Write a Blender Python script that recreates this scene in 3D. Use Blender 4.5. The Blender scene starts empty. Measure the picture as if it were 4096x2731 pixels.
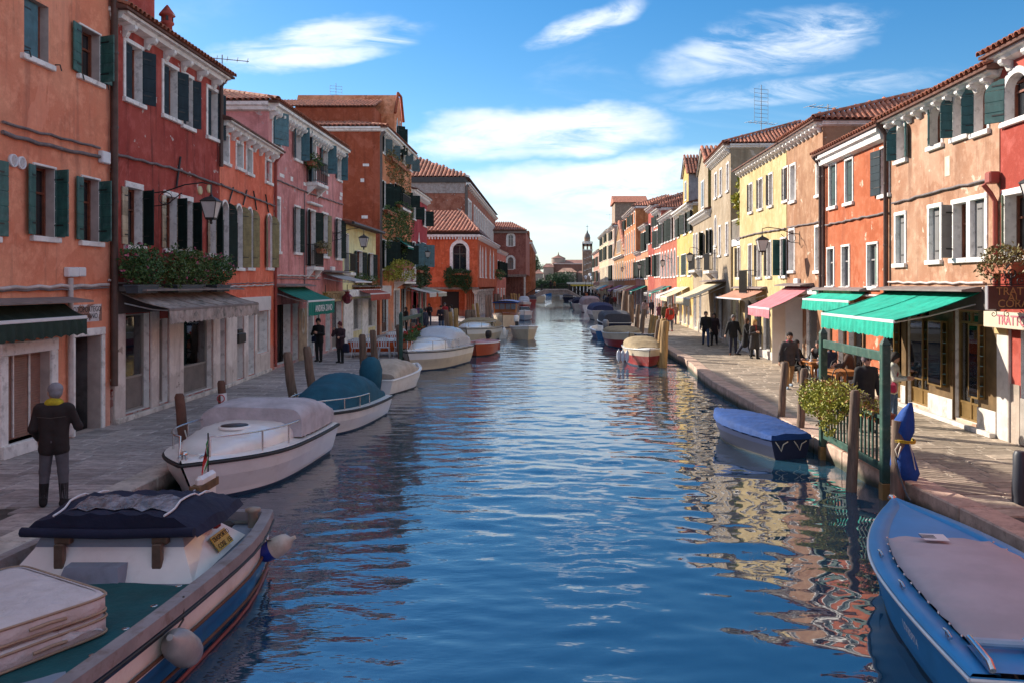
import bpy, math, random
import numpy as np
from mathutils import Vector, Matrix
random.seed(7)
SC = bpy.context.scene
COL = SC.collection
# ------------------------------------------------------------------ camera
CAM_Z = 3.2
WATER_Z = -0.32
FOC = 3413.3            # focal length in pixels of the 4096 px wide photograph
VX, VY = 2204.0, 1140.0  # vanishing point of the canal
cam_d = bpy.data.cameras.new('camera'); cam = bpy.data.objects.new('camera', cam_d); COL.objects.link(cam)
cam.location = (0, 0, CAM_Z); cam.rotation_euler = (math.radians(90), 0, 0)
cam_d.sensor_width = 36.0; cam_d.lens = 36.0 * FOC / 4096
cam_d.shift_x = (2048 - VX) / 4096; cam_d.shift_y = -(1365.5 - VY) / 4096
cam_d.clip_start = 0.2; cam_d.clip_end = 6000
SC.camera = cam
# ------------------------------------------------------------------ light
SUN_EL = math.radians(27)
SUN_AZ = Vector((-0.82, 0.57, 0)).normalized()
SUN = Vector((SUN_AZ.x * math.cos(SUN_EL), SUN_AZ.y * math.cos(SUN_EL), math.sin(SUN_EL)))
sd = bpy.data.lights.new('sun', 'SUN'); sun = bpy.data.objects.new('sun', sd); COL.objects.link(sun)
sd.energy = 2.0; sd.angle = math.radians(0.5); sd.color = (1.0, 0.90, 0.77)
sun.rotation_euler = SUN.to_track_quat('Z', 'Y').to_euler(); sun.location = (-40, 30, 60)
SC.view_settings.view_transform = 'Standard'; SC.view_settings.look = 'None'
SC.view_settings.gamma = 1.0; SC.view_settings.exposure = 2.16
SC.view_settings.use_curve_mapping = False
SC.cycles.use_denoising = True
SC.cycles.max_bounces = 7; SC.cycles.diffuse_bounces = 3; SC.cycles.glossy_bounces = 4
SC.cycles.transparent_max_bounces = 12; SC.cycles.transmission_bounces = 4
SC.cycles.caustics_reflective = True; SC.cycles.caustics_refractive = False
SC.cycles.sample_clamp_indirect = 3.0
# ------------------------------------------------------------------ node helper
class NT:
 def __init__(s, tree):
  s.t = tree; s.n = tree.nodes; s.l = tree.links
 def node(s, kind, **kw):
  n = s.n.new(kind)
  for k, v in kw.items():
   if k.startswith('_'): setattr(n, k[1:], v)
  return n
 def link(s, a, b): s.l.new(a, b)
 def val(s, sock, v):
  if hasattr(v, 'is_output') or isinstance(v, bpy.types.NodeSocket): s.l.new(v, sock)
  else: sock.default_value = v
 def math(s, op, a, b=0.0, c=None, clamp=False):
  n = s.n.new('ShaderNodeMath'); n.operation = op; n.use_clamp = clamp
  s.val(n.inputs[0], a); s.val(n.inputs[1], b)
  if c is not None: s.val(n.inputs[2], c)
  return n.outputs[0]
 def mix(s, fac, a, b, mode='MIX'):
  n = s.n.new('ShaderNodeMix'); n.data_type = 'RGBA'; n.blend_type = mode; n.clamp_factor = True
  s.val(n.inputs[0], fac)
  s.val(n.inputs[6], a if not isinstance(a, tuple) else tuple(a[:3]) + (1,))
  s.val(n.inputs[7], b if not isinstance(b, tuple) else tuple(b[:3]) + (1,))
  return n.outputs[2]
 def noise(s, vec, scale, detail=4, rough=0.55, dist=0.0):
  n = s.n.new('ShaderNodeTexNoise')
  if vec is not None: s.l.new(vec, n.inputs['Vector'])
  n.inputs['Scale'].default_value = scale; n.inputs['Detail'].default_value = detail
  n.inputs['Roughness'].default_value = rough; n.inputs['Distortion'].default_value = dist
  return n.outputs[0]
 def ramp(s, fac, lo, hi, smooth=True):
  n = s.n.new('ShaderNodeMapRange'); n.interpolation_type = 'SMOOTHSTEP' if smooth else 'LINEAR'
  n.clamp = True
  s.val(n.inputs[0], fac); n.inputs[1].default_value = lo; n.inputs[2].default_value = hi
  n.inputs[3].default_value = 0; n.inputs[4].default_value = 1
  return n.outputs[0]
 def mapping(s, vec, scale=(1, 1, 1), loc=(0, 0, 0), rot=(0, 0, 0)):
  n = s.n.new('ShaderNodeMapping'); s.l.new(vec, n.inputs[0])
  n.inputs['Location'].default_value = loc; n.inputs['Rotation'].default_value = rot; n.inputs['Scale'].default_value = scale
  return n.outputs[0]
# ------------------------------------------------------------------ sky
world = bpy.data.worlds.new('World'); SC.world = world; world.use_nodes = True
w = NT(world.node_tree)
for n in list(w.n): w.n.remove(n)
sky = w.n.new('ShaderNodeTexSky'); sky.sky_type = 'NISHITA'; sky.sun_disc = False
sky.sun_elevation = SUN_EL; sky.sun_rotation = math.atan2(SUN_AZ.x, SUN_AZ.y)
sky.altitude = 0; sky.air_density = 1.0; sky.dust_density = 0.25; sky.ozone_density = 2.6
tc = w.n.new('ShaderNodeTexCoord'); sp = w.n.new('ShaderNodeSeparateXYZ'); w.link(tc.outputs['Generated'], sp.inputs[0])
ay = w.math('MAXIMUM', w.math('ABSOLUTE', sp.outputs[1]), 0.05)
S_ = w.math('DIVIDE', sp.outputs[0], ay); T_ = w.math('DIVIDE', sp.outputs[2], ay)
cb = w.n.new('ShaderNodeCombineXYZ'); w.link(S_, cb.inputs[0]); w.link(T_, cb.inputs[1])
P_ = cb.outputs[0]
wig = w.math('SUBTRACT', w.noise(w.mapping(P_, (4, 9, 1)), 1.0, 5, 0.6), 0.5)
wig2 = w.math('SUBTRACT', w.noise(w.mapping(P_, (5, 10, 1), (7, 3, 2)), 1.0, 5, 0.6), 0.5)
fine = w.noise(w.mapping(P_, (6, 24, 1), (1, 5, 0), (0, 0, 0.16)), 1.0, 8, 0.64, 0.9)
def cloud(px, py, rx, ry, slope=0.0, soft=0.55, amt=1.0, lo=0.36, hi=0.66):
 cs, ct = (px - VX) / FOC, (VY - py) / FOC
 ds = w.math('SUBTRACT', S_, cs)
 dt = w.math('SUBTRACT', w.math('SUBTRACT', T_, ct), w.math('MULTIPLY', ds, slope))
 ds = w.math('ADD', ds, w.math('MULTIPLY', wig2, rx / FOC * 1.7))
 dt = w.math('ADD', dt, w.math('MULTIPLY', wig, ry / FOC * 2.6))
 e = w.math('ADD', w.math('POWER', w.math('ABSOLUTE', w.math('DIVIDE', ds, rx / FOC)), 2.0), w.math('POWER', w.math('ABSOLUTE', w.math('DIVIDE', dt, ry / FOC)), 2.0))
 m = w.math('SUBTRACT', 1.0, w.ramp(e, 1.0 - soft, 1.0 + soft * 0.4))
 return w.math('MULTIPLY', w.math('MULTIPLY', m, w.ramp(fine, lo, hi)), amt)
cl = [cloud(1230, 170, 430, 95, 0.16, 0.95, 0.95), cloud(1330, 130, 230, 55, 0.1, 0.8, 0.9, .2, .6),
  cloud(1180, 215, 330, 50, 0.02, .9, 1.0, .15, .6),
  cloud(2380, 80, 260, 60, 0.38, 0.95, 0.8), cloud(2250, 520, 470, 100, 0.0, 0.85, 1.0, 0.22, 0.56),
  cloud(2050, 570, 500, 70, 0.05, 0.95, 0.8, .15, .6),
  cloud(3080, 170, 500, 120, 0.25, 0.98, 0.75), cloud(3200, 360, 620, 60, 0.10, 0.98, 0.65),
  cloud(2550, 730, 720, 120, 0.06, 0.85, 0.95, 0.2, 0.55), cloud(2300, 880, 1000, 110, 0.03, 0.95, 0.5, 0.2, 0.65),
  cloud(900, 900, 1400, 260, 0.0, 0.95, 0.7, .2, .7), cloud(3600, 850, 900, 200, 0.0, .95, .7, .2, .7)]
tot = cl[0]
for c in cl[1:]: tot = w.math('MAXIMUM', tot, c)
streak = w.math('MULTIPLY', w.ramp(w.noise(w.mapping(P_, (1.6, 6.5, 1), (3, 1, 0), (0, 0, 0.2)), 1.0, 6, 0.6, 0.8), 0.58, 0.82), 0.38)
tot = w.math('MAXIMUM', tot, streak)
away = w.math('MAXIMUM', w.ramp(w.math('ABSOLUTE', w.math('ADD', S_, 0.05)), 0.60, 0.95), w.math('MAXIMUM', w.ramp(T_, 0.7, 1.05), w.ramp(w.math('MULTIPLY', sp.outputs[1], -1.0), 0.0, 0.2)))
field = w.math('MULTIPLY', w.ramp(w.noise(w.mapping(P_, (1.1, 2.6, 1), (9, 4, 0), (0, 0, 0.15)), 1.0, 6, 0.6, 0.5), 0.42, 0.62), 0.9)  # added clouds outside the view, there to brighten the shaded bank
tot = w.math('MAXIMUM', tot, w.math('MULTIPLY', field, away))
hz = w.math('MULTIPLY', w.math('SUBTRACT', 1.0, w.ramp(T_, -0.02, 0.16)), 0.55)   # milky air near the horizon
skyc = w.n.new('ShaderNodeHueSaturation'); skyc.inputs['Saturation'].default_value = 1.38; skyc.inputs['Value'].default_value = 0.365
w.link(sky.outputs[0], skyc.inputs['Color'])
c1 = w.mix(hz, skyc.outputs[0], (1.75, 2.1, 2.5))
shade = w.noise(w.mapping(P_, (6, 14, 1), (2, 8, 0)), 1.0, 5, 0.6)
cc = w.mix(w.ramp(shade, 0.35, 0.7), (2.45, 2.6, 2.85), (3.3, 3.35, 3.4))
c2 = w.mix(w.math('MULTIPLY', tot, 0.92), c1, cc)
bg = w.n.new('ShaderNodeBackground'); bg.inputs['Strength'].default_value = 0.10
wo = w.n.new('ShaderNodeOutputWorld'); w.link(c2, bg.inputs[0]); w.link(bg.outputs[0], wo.inputs[0])
# ------------------------------------------------------------------ picture <-> place
CROPS = dict(A=(0, 0, 1.7422), B=(0, 800, 1.7422), C=(700, 200, 1.96), D=(700, 900, 1.96), E=(1400, 400, 1.96), F=(1400, 1100, 1.96),
    G=(2050, 850, 3.136), H=(2350, 500, 2.24), I=(2350, 1000, 2.24), J=(2900, 300, 1.96), K=(2900, 1000, 1.96),
    L=(3396, 0, 1.5686), M=(3296, 1000, 1.7425), N=(1050, 1150, 4.48), O=(0, 0, 0.57422), P=(0, 0, 1.0), Q=(1600, 1180, 4.2764))
def px(c, x, y):
 a, b, s = CROPS[c]; return a + x / s, b + y / s
def on_level(c, x, y, z=0.0):
 """ground point of a picture point known to lie at height z"""
 X, Y = px(c, x, y); d = (CAM_Z - z) / (Y - VY); return Vector(((X - VX) * d, FOC * d, z))
def at_depth(c, x, y, dist):
 X, Y = px(c, x, y); d = dist / FOC; return Vector(((X - VX) * d, dist, CAM_Z - (Y - VY) * d))
def hexc(h):
 h = h.lstrip('#'); r = [int(h[i:i + 2], 16) / 255 for i in (0, 2, 4)]
 return tuple((c / 12.92 if c <= 0.04045 else ((c + 0.055) / 1.055) ** 2.4) for c in r)
# ------------------------------------------------------------------ mesh builder
class MB:
 def __init__(s): s.v = []; s.f = []; s.m = []; s.sm = []
 def add(s, vs, fs, m=0, M=None, smooth=False):
  o = len(s.v)
  if M is not None: vs = [M @ Vector(p) for p in vs]
  s.v.extend([tuple(p) for p in vs])
  for f in fs: s.f.append(tuple(i + o for i in f)); s.m.append(m); s.sm.append(smooth)
 def box(s, a, b, m=0, M=None, bev=0.0):
  x0, x1 = sorted((a[0], b[0])); y0, y1 = sorted((a[1], b[1])); z0, z1 = sorted((a[2], b[2]))
  if bev <= 0:
   vs = [(x, y, z) for z in (z0, z1) for y in (y0, y1) for x in (x0, x1)]
   s.add(vs, [(0, 2, 3, 1), (4, 5, 7, 6), (0, 1, 5, 4), (2, 6, 7, 3), (0, 4, 6, 2), (1, 3, 7, 5)], m, M); return
  e = min(bev, (x1 - x0) * .45, (y1 - y0) * .45, (z1 - z0) * .45)
  vs = []; ix = {}
  for i in (0, 1):
   for j in (0, 1):
    for k in (0, 1):
     X, Y, Z = (x0, x1)[i], (y0, y1)[j], (z0, z1)[k]
     xi, yi, zi = X + (e, -e)[i], Y + (e, -e)[j], Z + (e, -e)[k]
     ix[i, j, k] = len(vs); vs += [(X, yi, zi), (xi, Y, zi), (xi, yi, Z)]
  F = []
  q = lambda i, j, k, a: ix[i, j, k] + a
  for t in (0, 1):
   fx = [q(t, 0, 0, 0), q(t, 1, 0, 0), q(t, 1, 1, 0), q(t, 0, 1, 0)]; F.append(fx if t else fx[::-1])
   fy = [q(0, t, 0, 1), q(0, t, 1, 1), q(1, t, 1, 1), q(1, t, 0, 1)]; F.append(fy if t else fy[::-1])
   fz = [q(0, 0, t, 2), q(1, 0, t, 2), q(1, 1, t, 2), q(0, 1, t, 2)]; F.append(fz if t else fz[::-1])
  for j in (0, 1):
   for k in (0, 1):
    F.append([q(0, j, k, 1), q(1, j, k, 1), q(1, j, k, 2), q(0, j, k, 2)])
    F.append([q(j, 0, k, 0), q(j, 1, k, 0), q(j, 1, k, 2), q(j, 0, k, 2)])
    F.append([q(j, k, 0, 0), q(j, k, 1, 0), q(j, k, 1, 1), q(j, k, 0, 1)])
    for i in (0, 1): F.append([q(i, j, k, 0), q(i, j, k, 1), q(i, j, k, 2)])
  s.add(vs, F, m, M)
 def loft(s, rings, m=0, closed=True, cap0=False, cap1=False, smooth=True, M=None):
  n = len(rings[0]); vs = [p for r in rings for p in r]; fs = []
  for i in range(len(rings) - 1):
   for j in range(n if closed else n - 1):
    k = (j + 1) % n
    fs.append((i * n + j, i * n + k, (i + 1) * n + k, (i + 1) * n + j))
  s.add(vs, fs, m, M, smooth)
  if cap0: s.add(rings[0], [tuple(range(n))[::-1]], m, M)
  if cap1: s.add(rings[-1], [tuple(range(n))], m, M)
 def tube(s, pts, r, n=8, m=0, cap=True, M=None, smooth=True):
  pts = [Vector(p) for p in pts]
  rr = r if isinstance(r, (list, tuple)) else [r] * len(pts)
  t0 = (pts[1] - pts[0]).normalized()
  up = Vector((0, 0, 1)) if abs(t0.z) < 0.9 else Vector((1, 0, 0))
  a = t0.cross(up).normalized(); rings = []
  for i, p in enumerate(pts):
   t = (pts[min(i + 1, len(pts) - 1)] - pts[max(i - 1, 0)]).normalized()
   a = (a - t * a.dot(t)).normalized(); b = t.cross(a)
   rings.append([p + (a * math.cos(2 * math.pi * k / n) + b * math.sin(2 * math.pi * k / n)) * rr[i] for k in range(n)])
  s.loft(rings, m, True, cap, cap, smooth, M)
 def lathe(s, prof, n=12, m=0, M=None, smooth=True):
  rings = [[(r * math.cos(2 * math.pi * k / n), r * math.sin(2 * math.pi * k / n), z) for k in range(n)] for r, z in prof]
  s.loft(rings, m, True, True, True, smooth, M)
 def quad(s, a, b, c, d, m=0): s.add([a, b, c, d], [(0, 1, 2, 3)], m)
 def poly(s, pts, m=0): s.add(pts, [tuple(range(len(pts)))], m)
 def prism(s, pts, off, m=0, smooth=False):
  """polygon pts (3d) extruded along vector off"""
  n = len(pts); off = Vector(off); q = [Vector(p) for p in pts] + [Vector(p) + off for p in pts]
  s.add(q, [tuple(range(n))[::-1], tuple(range(n, 2 * n))] + [(i, (i + 1) % n, n + (i + 1) % n, n + i) for i in range(n)], m, None, smooth)
 def mesh(s, name, mats):
  me = bpy.data.meshes.new(name); me.from_pydata(s.v, [], s.f)
  me.polygons.foreach_set('material_index', s.m); me.polygons.foreach_set('use_smooth', s.sm)
  for m in (mats if isinstance(mats, (list, tuple)) else [mats]): me.materials.append(m)
  me.update(); return me
 def build(s, name, mats, parent=None, loc=None, rz=0.0, **kw):
  return obj(name, s.mesh(name, mats), parent, loc, rz, **kw)
def obj(name, data, parent=None, loc=None, rz=0.0, label=None, cat=None, group=None, kind=None, M=None, scale=None):
 o = bpy.data.objects.new(name, data); COL.objects.link(o)
 if parent is not None: o.parent = parent
 if M is not None: o.matrix_local = M
 else:
  if loc is not None: o.location = loc
  if rz: o.rotation_euler = (0, 0, rz)
  if scale is not None: o.scale = scale
 if label: o['label'] = label
 if cat: o['category'] = cat
 if group: o['group'] = group
 if kind: o['kind'] = kind
 return o
def empty(name, loc, rz=0.0, label=None, cat=None, group=None):
 o = obj(name, None, None, loc, rz, label, cat, group); o.empty_display_size = 0.3; return o
def copy_tree(o, parent=None, label=None, loc=None, rz=None):
 c = o.copy(); COL.objects.link(c); c.parent = parent
 if label: c['label'] = label
 if loc is not None: c.location = loc
 if rz is not None: c.rotation_euler = (0, 0, rz)
 for ch in o.children: copy_tree(ch, c)
 return c
def text(name, body, size, mat, parent=None, M=None, extrude=0.004, align='CENTER', squash=1.0, bold=0.0):
 cu = bpy.data.curves.new(name, 'FONT'); cu.body = body; cu.size = size; cu.extrude = extrude; cu.align_x = align; cu.align_y = 'CENTER'
 cu.resolution_u = 3; cu.offset = bold
 t = bpy.data.objects.new(name, cu); COL.objects.link(t)
 me = bpy.data.meshes.new_from_object(t); bpy.data.objects.remove(t); bpy.data.curves.remove(cu)
 me.materials.clear(); me.materials.append(mat)
 o = obj(name, me, parent)
 if M is not None: o.matrix_local = M
 return o
def frame_matrix(o, xdir, zdir_up=(0, 0, 1)):
 """text plane: x along xdir, y up"""
 x = Vector(xdir).normalized(); y = Vector(zdir_up).normalized(); z = x.cross(y).normalized(); y = z.cross(x)
 return Matrix(((x.x, y.x, z.x, o[0]), (x.y, y.y, z.y, o[1]), (x.z, y.z, z.z, o[2]), (0, 0, 0, 1)))
# ------------------------------------------------------------------ materials
MATS = {}
def new_mat(name):
 m = bpy.data.materials.new(name); m.use_nodes = True
 t = NT(m.node_tree); b = t.n['Principled BSDF']
 return m, t, b
def mat(name, col, rough=0.6, metal=0.0, var=0.15, scale=3.0, bump=0.0, bscale=30.0, spec=0.5, coat=0.0, rnd=0.0, stretch=(1, 1, 1), dirt=None, dirt_amt=0.0):
 if name in MATS: return MATS[name]
 if isinstance(col, str): col = hexc(col)
 m, t, b = new_mat(name); MATS[name] = m
 tc = t.n.new('ShaderNodeTexCoord'); v = t.mapping(tc.outputs['Object'], stretch)
 n = t.noise(v, scale, 6, 0.6)
 lo = tuple(c * (1 - var) for c in col); hi = tuple(min(1, c * (1 + var)) for c in col)
 c = t.mix(t.ramp(n, 0.3, 0.7), lo, hi)
 if rnd:
  oi = t.n.new('ShaderNodeObjectInfo'); g = t.n.new('ShaderNodeNewGeometry')
  r = t.math('FRACT', t.math('ADD', oi.outputs['Random'], g.outputs['Random Per Island']))
  f = t.math('ADD', 1 - rnd, t.math('MULTIPLY', r, 2 * rnd))
  mm = t.n.new('ShaderNodeVectorMath'); mm.operation = 'SCALE'; t.link(c, mm.inputs[0]); t.link(f, mm.inputs['Scale']); c = mm.outputs[0]
 if dirt is not None:
  dn = t.noise(v, scale * 1.7, 7, 0.65)
  c = t.mix(t.math('MULTIPLY', t.ramp(dn, 0.5, 0.68), dirt_amt), c, dirt)
 t.link(c, b.inputs['Base Color'])
 b.inputs['Roughness'].default_value = rough; b.inputs['Metallic'].default_value = metal
 b.inputs['Specular IOR Level'].default_value = spec; b.inputs['Coat Weight'].default_value = coat
 if bump:
  bn = t.n.new('ShaderNodeBump'); bn.inputs['Distance'].default_value = bump; bn.inputs['Strength'].default_value = 1.0
  t.link(t.noise(v, bscale, 4, 0.6), bn.inputs['Height']); t.link(bn.outputs[0], b.inputs['Normal'])
 return m
def plaster(name, c1, c2, stain=(0.10, 0.06, 0.05), st=0.45, bare=(0.55, 0.50, 0.46), peel=0.0, base_peel=0.35, seed=0.0, big=0.5):
 if name in MATS: return MATS[name]
 c1 = hexc(c1) if isinstance(c1, str) else c1; c2 = hexc(c2) if isinstance(c2, str) else c2
 m, t, b = new_mat(name); MATS[name] = m
 tc = t.n.new('ShaderNodeTexCoord'); v = t.mapping(tc.outputs['Object'], (1, 1, 1), (seed, seed * 1.7, seed * 0.6))
 big_n = t.noise(v, big, 6, 0.62); c = t.mix(t.ramp(big_n, 0.36, 0.64), c1, c2)
 mid = t.noise(v, 3.2, 5, 0.68); c = t.mix(t.math('MULTIPLY', t.ramp(mid, 0.48, 0.66), 0.42), c, tuple(min(1, x * 1.35 + 0.04) for x in c2))
 c = t.mix(t.math('MULTIPLY', t.ramp(t.noise(v, 1.3, 5, 0.7), 0.52, 0.66), 0.34), c, tuple(x * 0.66 for x in c1))
 streak = t.noise(t.mapping(v, (3.2, 3.2, 0.28)), 1.0, 6, 0.65)
 c = t.mix(t.math('MULTIPLY', t.ramp(streak, 0.50, 0.68), st), c, stain)
 fine = t.noise(v, 26, 5, 0.7); c = t.mix(t.math('MULTIPLY', t.ramp(fine, 0.42, 0.75), 0.22), c, tuple(x * 0.6 for x in c1))
 s = t.n.new('ShaderNodeSeparateXYZ'); t.link(tc.outputs['Object'], s.inputs[0])
 foot = t.math('MULTIPLY', t.math('SUBTRACT', 1.0, t.ramp(s.outputs[2], 0.2, 2.2)), base_peel)
 pn = t.noise(v, 1.9, 6, 0.62, 0.3)
 pk = t.ramp(t.math('ADD', pn, t.math('ADD', t.math('MULTIPLY', foot, 0.35), peel * 0.34)), 0.705, 0.725)
 old = t.ramp(t.noise(t.mapping(v, (1, 1, 0.7)), 0.75, 4, 0.6, 0.6), 0.555, 0.575)   # faded, once repaired areas with a clear edge
 c = t.mix(t.math('MULTIPLY', old, 0.30), c, tuple(min(1, x * 1.15 + 0.05) for x in c2))
 damp = t.math('SUBTRACT', 1.0, t.ramp(t.math('SUBTRACT', s.outputs[2], t.math('MULTIPLY', t.noise(v, 1.1, 5, 0.65), 1.7)), -0.10, 0.02))   # salt line of rising damp
 c = t.mix(t.math('MULTIPLY', damp, 0.35), c, bare)
 c = t.mix(pk, c, bare)
 t.link(c, b.inputs['Base Color']); b.inputs['Roughness'].default_value = 0.9; b.inputs['Specular IOR Level'].default_value = 0.2
 bn = t.n.new('ShaderNodeBump'); bn.inputs['Distance'].default_value = 0.02; bn.inputs['Strength'].default_value = 0.7
 h = t.math('ADD', t.math('MULTIPLY', fine, 0.4), t.math('MULTIPLY', mid, 0.7))
 t.link(h, bn.inputs['Height']); t.link(bn.outputs[0], b.inputs['Normal'])
 return m
def shop_glass():
 if 'shop_glass' in MATS: return MATS['shop_glass']
 m, t, b = new_mat('shop_glass'); MATS['shop_glass'] = m
 out = t.n['Material Output']; tr = t.n.new('ShaderNodeBsdfTransparent'); tr.inputs[0].default_value = (0.82, 0.86, 0.86, 1)
 gl = t.n.new('ShaderNodeBsdfGlossy'); gl.inputs['Roughness'].default_value = 0.02; gl.inputs[0].default_value = (0.9, 0.92, 0.95, 1)
 fr = t.n.new('ShaderNodeFresnel'); fr.inputs[0].default_value = 1.5
 mx = t.n.new('ShaderNodeMixShader'); t.link(t.math('ADD', t.math('MULTIPLY', fr.outputs[0], 1.1, clamp=True), 0.05, clamp=True), mx.inputs[0])
 t.link(tr.outputs[0], mx.inputs[1]); t.link(gl.outputs[0], mx.inputs[2]); t.link(mx.outputs[0], out.inputs[0])
 t.n.remove(b); return m
def film(name, col, alpha):
 """clear plastic sheet"""
 if name in MATS: return MATS[name]
 m, t, b = new_mat(name); MATS[name] = m
 tc = t.n.new('ShaderNodeTexCoord'); n = t.noise(t.mapping(tc.outputs['Object'], (1, 1, 2.5)), 5, 4, 0.6, 1.0)
 b.inputs['Base Color'].default_value = tuple(col) + (1,); b.inputs['Roughness'].default_value = 0.12
 t.link(t.math('ADD', alpha - 0.15, t.math('MULTIPLY', n, 0.3)), b.inputs['Alpha'])
 bn = t.n.new('ShaderNodeBump'); bn.inputs['Distance'].default_value = 0.03; t.link(n, bn.inputs['Height']); t.link(bn.outputs[0], b.inputs['Normal'])
 return m
STONE = mat('istrian_stone', (0.62, 0.57, 0.52), 0.75, var=0.22, scale=2.2, bump=0.006, bscale=14, dirt=(0.16, 0.13, 0.11), dirt_amt=0.55)
WHITE_ST = mat('white_stone_trim', (0.80, 0.77, 0.74), 0.8, var=0.12, scale=3, bump=0.004, bscale=20, dirt=(0.28, 0.25, 0.23), dirt_amt=0.5)
GLASS = mat('window_glass', (0.018, 0.022, 0.026), 0.06, var=0.3, scale=1.5, spec=0.7)
WOODBR = mat('casement_wood', (0.20, 0.06, 0.03), 0.55, var=0.3, scale=6)
IRON = mat('black_iron', (0.018, 0.017, 0.017), 0.5, var=0.3, scale=8)
CABLE = mat('grey_cable', (0.16, 0.13, 0.13), 0.7, var=0.3, scale=6)
PIPE = mat('brown_drainpipe', (0.085, 0.05, 0.042), 0.5, var=0.25, scale=4, spec=0.4)
PIPEW = mat('pale_conduit', (0.5, 0.44, 0.42), 0.6, var=0.2, scale=4)
TILE = mat('terracotta_tile', (0.40, 0.135, 0.075), 0.85, var=0.4, scale=4, rnd=0.38, bump=0.006, bscale=30, dirt=(0.10, 0.08, 0.065), dirt_amt=0.75)
ROOFB = mat('roof_underlay', (0.13, 0.06, 0.045), 0.95, var=0.3, scale=3)
STEEL = mat('stainless_steel', (0.62, 0.62, 0.62), 0.22, 1.0, var=0.06)
WHITEP = mat('white_gelcoat', (0.83, 0.81, 0.78), 0.28, var=0.06, scale=1.2, coat=0.25, dirt=(0.48, 0.42, 0.36), dirt_amt=0.25)
CREAMP = mat('cream_gelcoat', (0.66, 0.56, 0.42), 0.35, var=0.08, scale=1.2, coat=0.15, dirt=(0.36, 0.27, 0.18), dirt_amt=0.35)
BLACKR = mat('black_rubber', (0.02, 0.02, 0.022), 0.6)
ROPE = mat('pale_rope', (0.55, 0.5, 0.42), 0.9, bump=0.004, bscale=90)
PILEW = mat('grey_mooring_wood', (0.17, 0.115, 0.085), 0.85, var=0.45, scale=2.5, stretch=(3, 3, 0.35), bump=0.02, bscale=7, dirt=(0.05, 0.04, 0.035), dirt_amt=0.7)
PILEY = mat('ochre_mooring_wood', (0.36, 0.22, 0.085), 0.8, var=0.4, scale=2.5, stretch=(3, 3, 0.35), bump=0.015, bscale=7, dirt=(0.09, 0.06, 0.04), dirt_amt=0.6)
INTERIOR = mat('dim_room', (0.30, 0.24, 0.18), 0.9)
CURT = mat('curtained_glass', (0.20, 0.19, 0.18), 0.08, var=0.35, scale=6, stretch=(4, 4, .3))
# ------------------------------------------------------------------ water
def lerp_path(path, y):
 if y <= path[0][1]: return path[0][0]
 for (x0, y0), (x1, y1) in zip(path, path[1:]):
  if y <= y1: return x0 + (x1 - x0) * (y - y0) / (y1 - y0)
 return path[-1][0]
QUAY_L = [(-6.4, -12), (-6.5, 14), (-6.6, 18), (-6.2, 28), (-6.0, 40), (-6.0, 85), (-5.8, 120), (-4.9, 150), (-4.7, 162)]
QUAY_R = [(5.95, -12), (5.9, 11), (5.55, 16), (5.35, 29), (5.8, 37), (6.0, 85), (6.2, 140), (6.2, 238)]
FACE_L = [(-10.05, -12), (-10.1, 26), (-10.6, 33), (-10.6, 44), (-10.9, 55), (-10.9, 75), (-13, 76), (-13, 162)]
FACE_R = [(9.3, -12), (9.45, 45), (9.97, 57), (10.4, 66), (10.6, 80), (10.6, 238)]
def water_mat(name, far):
 m, t, b = new_mat(name)
 tc = t.n.new('ShaderNodeTexCoord'); P = tc.outputs['Object']
 b.inputs['Base Color'].default_value = (0.020, 0.068, 0.112, 1); b.inputs['Roughness'].default_value = 0.012
 b.inputs['IOR'].default_value = 3.1; b.inputs['Specular IOR Level'].default_value = 0.5
 s = t.n.new('ShaderNodeSeparateXYZ'); t.link(P, s.inputs[0])
 patch = t.noise(t.mapping(P, (0.16, 0.06, 1)), 1.0, 3, 0.5)
 left = t.math('SUBTRACT', 1.0, t.ramp(s.outputs[0], -4.5, 2.5))
 ruf = t.math('ADD', t.math('MULTIPLY', left, 0.8), t.math('MULTIPLY', t.ramp(patch, 0.4, 0.7), 0.35))
 rip = t.noise(t.mapping(P, (0.75, 1.7, 1), (1, 7, 0), (0, 0, 0.3)), 6.0, 1, 0.5, 0.3)
 fine = t.noise(t.mapping(P, (0.8, 2.0, 1), (5, 1, 0), (0, 0, 0.35)), 15.0, 0, 0.5)
 h = t.math('ADD', t.math('MULTIPLY', t.math('MULTIPLY', rip, t.math('ADD', ruf, 0.06)), 0.0062), t.math('MULTIPLY', t.math('MULTIPLY', fine, ruf), 0.0024))
 if far:
  swell = t.noise(t.mapping(P, (0.7, 1.1, 1), (0, 0, 0), (0, 0, 0.25)), 0.9, 1, 0.5, 0.4)
  wave = t.noise(t.mapping(P, (0.8, 1.5, 1), (3, 2, 0), (0, 0, -0.2)), 2.4, 1, 0.4, 0.5)
  h = t.math('ADD', h, t.math('ADD', t.math('MULTIPLY', swell, 0.03), t.math('MULTIPLY', wave, 0.012)))
 bn = t.n.new('ShaderNodeBump'); bn.inputs['Distance'].default_value = 1.0; bn.inputs['Strength'].default_value = 1.0
 t.link(h, bn.inputs['Height']); t.link(bn.outputs[0], b.inputs['Normal'])
 return m
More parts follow.
